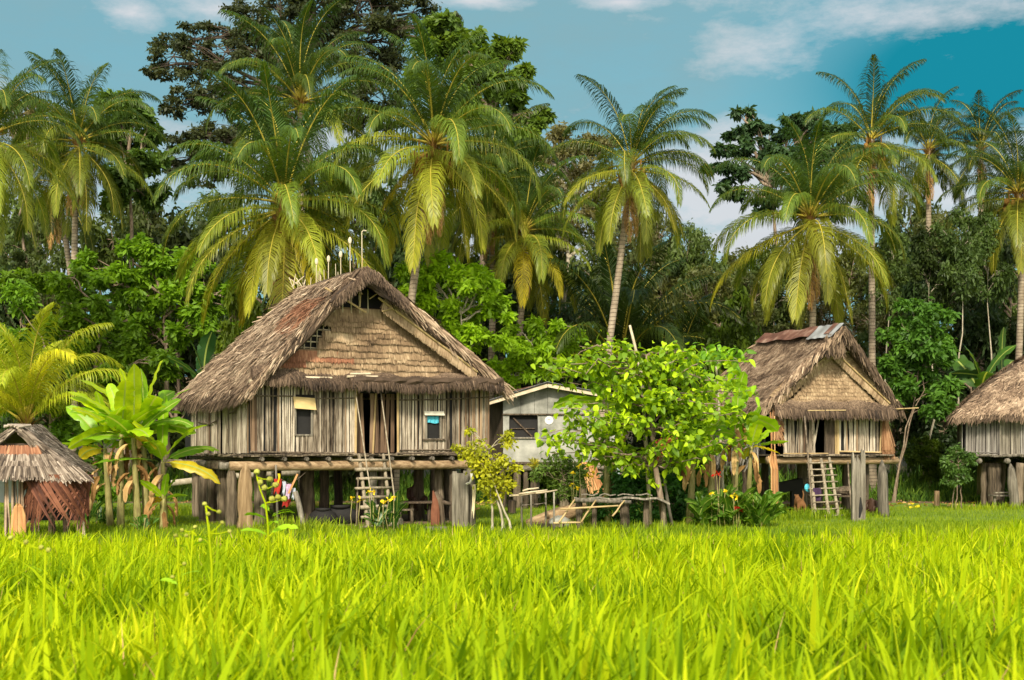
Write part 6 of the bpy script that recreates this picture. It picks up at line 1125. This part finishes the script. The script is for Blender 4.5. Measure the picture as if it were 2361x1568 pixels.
def scr(px, py): d_ = (px - 130) / 75; return V3(*at(px, py, 28.7 + .55 * d_ * d_))
for sg_ in (-1, 1):
    for i in range(26):
        xs0 = 62 + i * 5.6; xt = xs0 - sg_ * 8; ye = 1210 + rs.uniform(-30, 10); pts = []
        for q in np.linspace(0, 1, 6): px_ = xt + sg_ * (q * 62); py_ = 1094 + (ye - 1094) * q; pts.append(scr(np.clip(px_ + (px_ - 130) * .12 * q, 50, 204), py_) + V3(0, -.02 * sg_ - .008 * (i % 3), 0))
        pts = np.array(pts); m.ribbons([pts], [[.05, .07, .07, .06, .045, .01]], np.broadcast_to(V3(1, 0, 0), (1, 1, 3)), rs.uniform(.15, .9), 0)
for i in range(60):
    px_ = rs.choice([rs.uniform(55, 92), rs.uniform(170, 196)]); a = scr(px_ + 18, 1094); b = scr(px_ + rs.uniform(-15, 5), rs.uniform(1150, 1225)); m.ribbons([[a, (a + b) / 2, b]], [[.05, .06, .01]], [[[1, .2, 0]]], rs.uniform(.1, .9), 0)
m.build('woven_screen', 'redleaf', sh)
for px in (14, 30, 46, 80, 118, 188, -30, 150):
    m = MB(); b_ = gp(px, 29.2 if px not in (80, 118, 150) else 30.2)
    for q in range(7): x = b_.x + rs.normal(0, .035); m.tube([(x + rs.normal(0, .05), b_.y + rs.normal(0, .03), -.05), (x, b_.y, .8), (x * .5 + b_.x * .5, b_.y, 1.62)], .018, 5, rs.uniform(0, 1))
    m.build('post', 'thatch', sh)
m = MB(); m.sheet([[Sp(-60, 1092, 31.2), Sp(150, 1094, 31.2)], [Sp(-60, 1158, 31.2), Sp(150, 1160, 31.2)]], .5); tag(m.build('hanging_sheet', 'cloth_white'), 'pale bluish sheet hanging behind the small thatched shelter', 'sheet'); bpy.data.objects['hanging_sheet'].data.materials[0] = mat('faded_sheet', [(0, (.30, .34, .36)), (1, (.48, .50, .50))], scale=2, nw=.6)
m = MB(); m.hexa([Sp(60, 1100, 30.6), Sp(196, 1100, 30.6), Sp(196, 1100, 31), Sp(60, 1100, 31), Sp(60, 1200, 30.6), Sp(196, 1200, 30.6), Sp(196, 1200, 31), Sp(60, 1200, 31)], .2); m.build('back_panel', 'black', sh)
m = MB(); b_ = gp(40, 28.2); pts = [(0, .06), (.12, .16), (.4, .175), (.7, .165), (.92, .10), (1, .03)]
for sg_ in (-1, 1):
    for (t0, w0), (t1, w1_) in zip(pts[:-1], pts[1:]):
        z0_, z1_ = -.05 + t0 * .95, -.05 + t1 * .95; xa = lambda w__: sg_ * w__; m.hexa([(b_.x + .004 * sg_, b_.y, z0_), (b_.x + xa(w0), b_.y + .05, z0_), (b_.x + xa(w0), b_.y + .09, z0_), (b_.x + .004 * sg_, b_.y + .05, z0_), (b_.x + .004 * sg_, b_.y, z1_), (b_.x + xa(w1_), b_.y + .05, z1_), (b_.x + xa(w1_), b_.y + .09, z1_), (b_.x + .004 * sg_, b_.y + .05, z1_)], .6)
tag(m.build('carved_board', 'orange_wood'), 'pointed pale orange wooden board standing upright by the small shelter', 'board')

# ---------------------------------------------------------------- small things in the yard
rk = thing('drying_rack', 'rough pole drying rack left of the slab bench', 'rack', tuple(gp(1230, 32)))
for px, Y, yt in ((1203, 32.6, 1142), (1224, 32.0, 1140), (1258, 32.6, 1136), (1277, 32.0, 1134)): p = gp(px, Y); rod(rk, ((p.x, p.y, -.05), at(px, yt, Y)), .03, 'greywood', 'leg')
for a, b in (((1174, 1143), (1250, 1134)), ((1196, 1139), (1262, 1130)), ((1235, 1137), (1285, 1130)), ((1205, 1132), (1242, 1125))): rod(rk, (at(*a, 32.2), at(*b, 32.3)), .028, 'pole', 'crossbar')
m = MB(); m.sheet([[V3(*at(x, y + 3 * math.sin(x), Y)) for x, y in ((1208, 1164), (1225, 1163), (1240, 1161), (1255, 1163), (1264, 1170))] for Y in (32.5, 32.1)], .6); m.build('shelf', 'orange_wood', rk); rod(rk, (at(1203, 1165, 32.5), at(1260, 1160, 32.5)), .02, 'greywood', 'crossbar')
bl_r = thing('bamboo_ladder', 'short bamboo ladder lying propped against the slab bench', 'ladder', tuple(gp(1370, 31.5)))
for a, b in (((1292, 1174), (1426, 1166)), ((1276, 1206), (1345, 1205))): rod(bl_r, (at(*a, 31.6), at(*b, 31.7)), .03, 'bamboo', 'rail')
for a, b in (((1289, 1204), (1325, 1138 + 14)), ((1340, 1204), (1374, 1153)), ((1412, 1190), (1440, 1154))): rod(bl_r, (at(*a, 31.55), at(*b, 31.9)), .026, 'bamboo', 'rung')
bn = thing('slab_bench', 'low bench topped with a long grey bark slab behind the bamboo ladder', 'bench', tuple(gp(1430, 33)))
m = MB(); gx = np.linspace(1324, 1545, 16)
top = [[V3(*at(x, (1147 + 2 * math.sin(x * .09) + (max(0, x - 1510) * .33)), Y)) + V3(0, 0, rs.uniform(-.012, .012)) for x in gx] for Y in (32.2, 32.7, 33.2)]
m.slab(np.array(top), .05, .7); m.build('slab', 'greywood', bn)
for k in range(4): m = MB(); m.slab(np.array([[V3(*at(1340 + k * 42 + x, 1139 + 2.5 * math.sin(x * .3 + k), Y)) for x in (0, 12, 25, 38)] for Y in (32.5, 32.9)]), .03, .6); m.build('bark_piece', 'greywood', bn)
rod(bn, (at(1325, 1153, 32), at(1455, 1158, 32)), .055, 'greywood', 'front_rail', 9, .95)
for px, r in ((1335, .09), (1370, .07), (1440, .13), (1490, .08), (1530, .07)): p = gp(px, 32.6); rod(bn, ((p.x, p.y, -.05), (p.x, p.y, .78)), r, 'post', 'leg', 8, .95)
lgx = thing('fallen_log', 'rough brown fallen log lying behind the drying rack', 'log', tuple(gp(1290, 34)))
m = MB(); m.tube([at(x, y, 33.6) for x, y in ((1215, 1212), (1240, 1205), (1270, 1197), (1300, 1185), (1330, 1175), (1352, 1168))], [.16, .2, .22, .22, .18, .1], 10, .5, rough=.15); m.tube([at(1262, 1192, 33.4), at(1258, 1178, 33.3)], [.07, .03], 7, .7); m.build('log_body', 'log', lgx, True)
m = MB(); m.ball(gp(1290, 33.3, .12), (.32, .25, .22), 10, 7, .5, rough=.08); tag(m.build('stone', 'cement', None, True), 'grey stone lying in the grass below the fallen log', 'stone')
m = MB(); m.beam(gp(1230, 33.2, .08), gp(1300, 33.0, .1), .25, .09); tag(m.build('timber_plank', 'post'), 'short plank lying in the grass in front of the drying rack', 'plank')
tp = thing('tall_pole', 'tall bare pale pole rising above the broad-leaved tree', 'pole', tuple(gp(1500, 34.5))); rod(tp, (gp(1500, 34.5), at(1480, 870, 34.5), at(1462, 790, 34.5), at(1452, 750, 34.5)), .055, 'pole', 'pole_shaft', 8, .6)
rod(thing('leaning_stake', 'grey stake leaning beside the trunk of the broad-leaved tree', 'stake', tuple(gp(1548, 33.8))), (gp(1550, 33.8), at(1522, 1060, 33.8)), .05, 'greywood', 'stake_shaft', 7)
gp1 = thing('grey_stake', 'crooked grey stake under the left half of the big stilt house', 'stake', tuple(gp(692, 32.4))); rod(gp1, (gp(700, 32.2), gp(694, 32.3, .4), gp(688, 32.4, .75), at(680, 1133, 32.4)), .075, 'greywood', 'stake_shaft', 8, .95)
rod(thing('thin_post', 'thin pale post with yellow rag left of the hanging washing', 'post', tuple(gp(640, 33))), (gp(640, 33), at(636, 1072, 33)), .035, 'greywood', 'post_shaft')
m = MB(); m.beam(at(665, 1138, 32.8), at(686, 1093, 32.9), .05, .02, up=(0, 1, 0), r=.6); tag(m.build('orange_lath', 'orange_wood'), 'short orange lath slanting above the hanging washing', 'lath')
wl = thing('washing_line', 'drooping cord under the big house carrying the washing', 'cord', tuple(gp(660, 33))); rod(wl, (at(636, 1092, 33), at(650, 1106, 33), at(668, 1116, 33), at(690, 1102, 33.2), at(715, 1080, 34)), .008, 'post', 'line')
def hang(name, mt, px, py, w_, h_, lb, Y=32.95, rr=.5):
    m = MB(); p = V3(*at(px, py, Y)); m.sheet([[p + V3(w_ * a * (1 - .1 * z) + .015 * math.sin(z * 5), -.02 + .025 * math.sin(a * 14 + z * 3), -h_ * z * (1 + .15 * math.sin(a * 9))) for a in np.linspace(-.5, .5, 9)] for z in np.linspace(0, 1, 7)], rr); tag(m.build(name, mt, None, True), lb, 'clothing', 'washing hanging under the big house')
hang('red_garment', 'cloth_red', 640, 1104, .19, .38, 'bright red garment hanging under the big stilt house'); hang('yellow_rag', 'flower_y', 643, 1092, .06, .26, 'narrow yellow rag above the red garment', 32.9); hang('blue_white_cloth', 'cloth_white', 655, 1110, .09, .34, 'narrow bluish white cloth right of the red garment'); hang('lilac_garment', 'cloth_lilac', 665, 1116, .16, .36, 'lilac patterned garment hanging between two pale cloths'); hang('pale_cloth', 'cloth_white', 677, 1125, .09, .28, 'small pale cloth nearest the crooked grey stake'); hang('maroon_cloth', 'cloth_red', 660, 1150, .22, .2, 'dark red cloth hanging lowest in the washing', 33.2, 0)
hang('cream_cloth', 'cloth_cream', 1092, 1117, .10, .82, 'long cream cloth hanging on the right front post of the big house', 33.55)
m = MB(); p = at(1090, 1105, 33.6); m.tube([at(1075, 1116, 33.5), at(1083, 1113, 33.45), at(1088, 1104, 33.45)], .03, 7, .8); m.tube([at(1088, 1108, 33.5), at(1087, 1090, 33.6)], .035, 7, .8); tag(m.build('hook_branch', 'palewood'), 'pale hooked branch fixed to the right front post of the big house', 'hook')
hb = thing('bench_under_house', 'dark plank table in the shade under the right of the big house', 'table', tuple(gp(960, 36)))
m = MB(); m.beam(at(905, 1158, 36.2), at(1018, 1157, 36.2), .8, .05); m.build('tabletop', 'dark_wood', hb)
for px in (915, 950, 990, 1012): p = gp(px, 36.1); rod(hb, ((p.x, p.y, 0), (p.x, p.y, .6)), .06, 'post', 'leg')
ch = thing('stool', 'small wooden stool under the table in the shade of the big house', 'stool', tuple(gp(935, 35)))
m = MB(); p = gp(938, 34.9); m.beam((p.x - .2, p.y, .42), (p.x + .2, p.y, .42), .3, .04); m.build('seat', 'post', ch)
for dx in (-.17, .17):
    for dy in (-.12, .12): rod(ch, ((p.x + dx, p.y + dy, 0), (p.x + dx, p.y + dy, .4)), .02, 'post', 'leg')
m = MB(); p = gp(1003, 33.8); m.tube([p, p + Vector((.02, 0, .4)), p + Vector((.0, 0, .7)), p + Vector((-.05, .02, 1.0))], [.12, .11, .08, .02], 9, .7, 0, .6, .25); tag(m.build('split_stump', 'redleaf'), 'reddish split wooden stump under the right half of the big house', 'stump')
m = MB(); p = gp(1020, 34.0); m.tube([p, p + Vector((-.05, 0, .4)), p + Vector((-.12, 0, .75)), p + Vector((-.2, .02, .95))], [.10, .11, .15, .06], 9, .7, 0, .8, .2); m.tube([p + Vector((-.08, 0, .7)), p + Vector((.25, 0, .62))], [.07, .04], 8, .5); tag(m.build('carved_stump', 'dark_wood'), 'dark twisted stump right of the reddish split stump', 'stump')
m = MB(); m.beam(gp(982, 31.9, .06), gp(1030, 32.0, .06), .3, .14); tag(m.build('step_plank', 'greywood'), 'flat grey timber step lying below the two stumps', 'plank')
m = MB(); p = gp(1096, 34.5); m.beam(at(1080, 1180, 34.4), at(1106, 1171, 34.4), .08, .03); tag(m.build('loose_board', 'orange_wood'), 'small orange board behind the cream cloth', 'board')
for px, Y, rr_, lb in ((745, 34.9, (.42, .3, .26), 'large low black pot under the middle of the big house'), (785, 35.3, (.55, .3, .3), 'black rounded bundle lying beside the low black pot')):
    p = gp(px, Y, rr_[2] * .7); m = MB(); m.ball(p, rr_, 12, 8, .4, rough=.04); m.tube([p + Vector((0, 0, rr_[2] * .8)), p + Vector((0, 0, rr_[2] * 1.1))], [rr_[0] * .5, rr_[0] * .55], 10, .6); tag(m.build('black_pot', 'black', None, True), lb, 'pot')
m = MB()
for px, dz in ((860, 0), (872, .02), (885, -.02)): m.tube([gp(px, 34.5, .12), gp(px + 40, 34.2, .14)], .1, 8, .5, rough=.1)
tag(m.build('firewood', 'greywood'), 'short cut logs lying behind the ladder of the big house', 'logs')
m = MB(); m.tube([gp(395, 44, .9), gp(520, 45, 1.1), gp(700, 46, 1.25)], [.11, .12, .1], 9, .8, rough=.06); tag(m.build('dead_log', 'palebark', None, True), 'pale fallen trunk lying behind the left posts of the big house', 'log')
m = MB(); p = gp(1180, 40); m.tube([(p.x + .0, p.y, .05), (p.x, p.y, .45)], [.13, .15], 10, .4); m.ball((p.x, p.y, .46), (.14, .14, .02), 10, 5, .2); tag(m.build('dark_bucket', 'dark_wood'), 'dark bucket on the lawn behind the drying rack', 'bucket')
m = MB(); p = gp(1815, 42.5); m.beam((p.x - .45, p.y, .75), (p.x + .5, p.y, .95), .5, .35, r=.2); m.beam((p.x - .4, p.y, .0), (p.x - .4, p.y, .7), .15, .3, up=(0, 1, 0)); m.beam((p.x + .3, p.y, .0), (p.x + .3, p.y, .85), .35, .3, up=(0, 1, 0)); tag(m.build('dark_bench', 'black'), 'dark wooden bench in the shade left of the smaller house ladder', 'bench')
tb = thing('low_table', 'low table piled with sacking under the smaller stilt house', 'table', tuple(gp(1950, 41)))
m = MB(); m.beam(at(1925, 1143, 41), at(1990, 1143, 41), .9, .05); m.build('tabletop', 'dark_wood', tb); m = MB(); m.ball(at(1955, 1132, 41), (.55, .35, .16), 12, 7, .4, rough=.1); m.build('sacking', 'post', tb)
for px in (1930, 1985): p = gp(px, 41); rod(tb, ((p.x, p.y, 0), (p.x, p.y, .6)), .09, 'dark_wood', 'leg')
m = MB(); p = gp(2160, 46); m.tube([p, p + Vector((0, 0, .55))], [.11, .09], 8, .6, rough=.1); tag(m.build('tree_stump', 'tanpost'), 'small cut tree stump on the bare earth right of the smaller house', 'stump')
m = MB()
for px, py, Y in ((2090, 1155, 47), (2100, 1153, 47.2), (2083, 1156, 46.8), (2133, 1160, 46), (2155, 1158, 46.3), (2120, 1170, 44.5), (2106, 1171, 44.3), (1990, 1118, 55), (2240, 1150, 48)):
    p = gp(px, Y, .03); big_leaf(m, p, rs.uniform(0, 6), .1, .28, .2, rs.uniform(0, 1))
tag(m.build('fallen_leaves', 'flower_y'), 'yellow fallen leaves on the bare earth and lawn at right', 'leaves', kind='stuff')
m = MB()
for i in range(900):
    p = gp(rs.uniform(420, 2361), rs.uniform(45, 52), .02); big_leaf(m, p, rs.uniform(0, 6), rs.uniform(-.1, .3), .16, .09, rs.uniform(0, 1))
tag(m.build('leaf_litter', 'dryleaf'), 'dry brown leaf litter on the bare earth under the forest edge', 'leaf litter', kind='stuff')
m = MB(); p = V3(*at(1395, 1506, 8.4)); m.sheet([[p + V3(-.03, 0, .0), p + V3(.03, .01, .03)], [p + V3(-.02, -.02, -.03), p + V3(.035, -.01, .0)]], .9); tag(m.build('white_petal', 'white'), 'small white scrap caught on the foreground grass', 'scrap')

# ---------------------------------------------------------------- people and a dog
def body(name, mt, joints, edges, radii, parent, root=0):
    me = bpy.data.meshes.new(name); me.from_pydata([tuple(j) for j in joints], edges, []); o = bpy.data.objects.new(name, me); COL.objects.link(o)
    sk = o.modifiers.new('skin', 'SKIN'); sk.use_smooth_shade = True; me.skin_vertices.new() if not me.skin_vertices else None
    for i, r in enumerate(radii): me.skin_vertices[0].data[i].radius = (r, r) if not isinstance(r, tuple) else r
    me.skin_vertices[0].data[root].use_root = True; sb = o.modifiers.new('sub', 'SUBSURF'); sb.levels = 1; sb.render_levels = 2
    me.materials.append(M[mt]); o.parent = parent; return o
def seated(label, base, s, face, shirt, seat=.0):
    root = thing('person', label, 'person', tuple(base)); Rz = Matrix.Rotation(face, 3, 'Z')
    J = [(0, 0, .12), (0, .02, .32), (0, .0, .52), (0, -.04, .60), (0, -.06, .66), (.17, -.0, .52), (.24, -.14, .30), (.10, -.34, .30), (-.17, -.0, .52), (-.24, -.14, .30), (-.10, -.34, .30), (.10, -.02, .10), (.17, -.38, .34), (.13, -.42, .02), (.14, -.55, .0), (-.10, -.02, .10), (-.17, -.38, .34), (-.13, -.42, .02), (-.14, -.55, .0)]
    J = [Rz @ (Vector(j) * s) + Vector((0, 0, seat)) for j in J]; E = [(0, 1), (1, 2), (2, 3), (3, 4), (2, 5), (5, 6), (6, 7), (2, 8), (8, 9), (9, 10), (0, 11), (11, 12), (12, 13), (13, 14), (0, 15), (15, 16), (16, 17), (17, 18)]
    Rr = [.13, .13, .12, .055, .055, .055, .042, .03, .055, .042, .03, .09, .06, .04, .03, .09, .06, .04, .03]
    body('body', 'skin', J, E, [r * s for r in Rr], root)
    m = MB(); hd = V3(*(Rz @ (Vector((0, -.09, .78)) * s))) + V3(0, 0, seat); f_ = V3(*(Rz @ Vector((0, -1, 0)))); rt_ = V3(*(Rz @ Vector((1, 0, 0))))
    m.ball(hd, (.078 * s, .088 * s, .115 * s), 14, 10, .5); m.ball(hd + f_ * .09 * s + V3(0, 0, -.01 * s), (.014 * s, .02 * s, .02 * s), 6, 5, .6)
    for sg_ in (-1, 1): m.ball(hd + rt_ * sg_ * .08 * s, (.012 * s, .02 * s, .028 * s), 6, 5, .4)
    m.ball(hd + f_ * .08 * s + V3(0, 0, -.05 * s), (.025 * s, .012 * s, .009 * s), 6, 5, .9)
    h_ = m.build('head', 'skin', root, True); m = MB()
    for sg_ in (-1, 1): m.ball(hd + f_ * .082 * s + rt_ * sg_ * .03 * s + V3(0, 0, .012 * s), .011 * s, 6, 5, 1)
    m.build('eyes', 'white', h_); m = MB(); m.ball(hd - f_ * .015 * s + V3(0, 0, .035 * s), (.09 * s, .095 * s, .10 * s), 14, 9, .5, rough=.05); m.build('hair', 'hair', root, True)
    m = MB(); c = V3(*(Rz @ (Vector((0, .0, .3)) * s))) + V3(0, 0, seat); m.tube([c + V3(0, 0, -.2 * s), c, c + V3(0, 0, .14 * s), c + V3(0, 0, .24 * s)], [.16 * s, .165 * s, .17 * s, .10 * s], 12, .5, 0, .72); m.build('shirt', shirt, root, True)
    for sg_ in (-1, 1):    # fingers
        hp = Rz @ (Vector((.10 * sg_, -.34, .30)) * s) + Vector((0, 0, seat)); fg = MB()
        for q in range(5): a = (q - 2) * .3; d_ = Rz @ Vector((a * .5, -1, -.35)); fg.tube([hp + Rz @ Vector(((q - 2) * .016 * s, -.02 * s, 0)), hp + d_ * .05 * s, hp + d_ * .085 * s + Vector((0, 0, -.02 * s))], [.011 * s, .009 * s, .006 * s], 6, .5)
        fg.build('fingers', 'skin', root, True)
    return root
b_ = gp(955, 37.2); seated('dark-clad person sitting hunched at the table under the big stilt house', (b_.x, b_.y, b_.z), 1.15, .5, 'shirt', .32)
st_ = thing('seat_block', 'wooden block the person under the big house sits on', 'block', tuple(b_)); m = MB(); m.tube([(b_.x, b_.y, .0), (b_.x, b_.y, .34)], .2, 10, .4); m.build('block_body', 'dark_wood', st_)
b_ = gp(2010, 39.4); seated('small child crouching beside the right front posts of the smaller stilt house', (b_.x, b_.y, b_.z), .80, -.5, 'shirt', .04)
dg = thing('dog', 'brown dog with raised tail seen from behind, left of the smaller house ladder', 'dog', tuple(gp(1848, 38.3)))
J = [(0, 0, .42), (0, .22, .44), (.0, .45, .46), (.02, .62, .58), (.03, .76, .60), (.03, .88, .57), (.08, -.04, .34), (.10, -.02, .20), (.10, .04, .10), (.10, .0, .02), (-.08, -.04, .34), (-.10, -.02, .20), (-.10, .04, .10), (-.10, .0, .02), (.08, .44, .30), (.08, .46, .02), (-.08, .44, .30), (-.08, .46, .02), (.01, -.10, .52), (.03, -.14, .68), (.01, -.10, .80)]
E = [(0, 1), (1, 2), (2, 3), (3, 4), (4, 5), (0, 6), (6, 7), (7, 8), (8, 9), (0, 10), (10, 11), (11, 12), (12, 13), (2, 14), (14, 15), (2, 16), (16, 17), (0, 18), (18, 19), (19, 20)]
Rr = [.12, .115, .13, .07, .065, .03, .075, .05, .028, .028, .075, .05, .028, .028, .05, .025, .05, .025, .03, .02, .012]
body('dog_body', 'fur', [Vector(j) * 1.05 for j in J], E, Rr, dg)
m = MB()
for sg_ in (-1, 1): m.ball((V3(*dg.location) + V3(.03 + .05 * sg_, .8, .66)), (.02, .012, .03), 6, 5, .3)
m.build('ears', 'fur', dg, True)
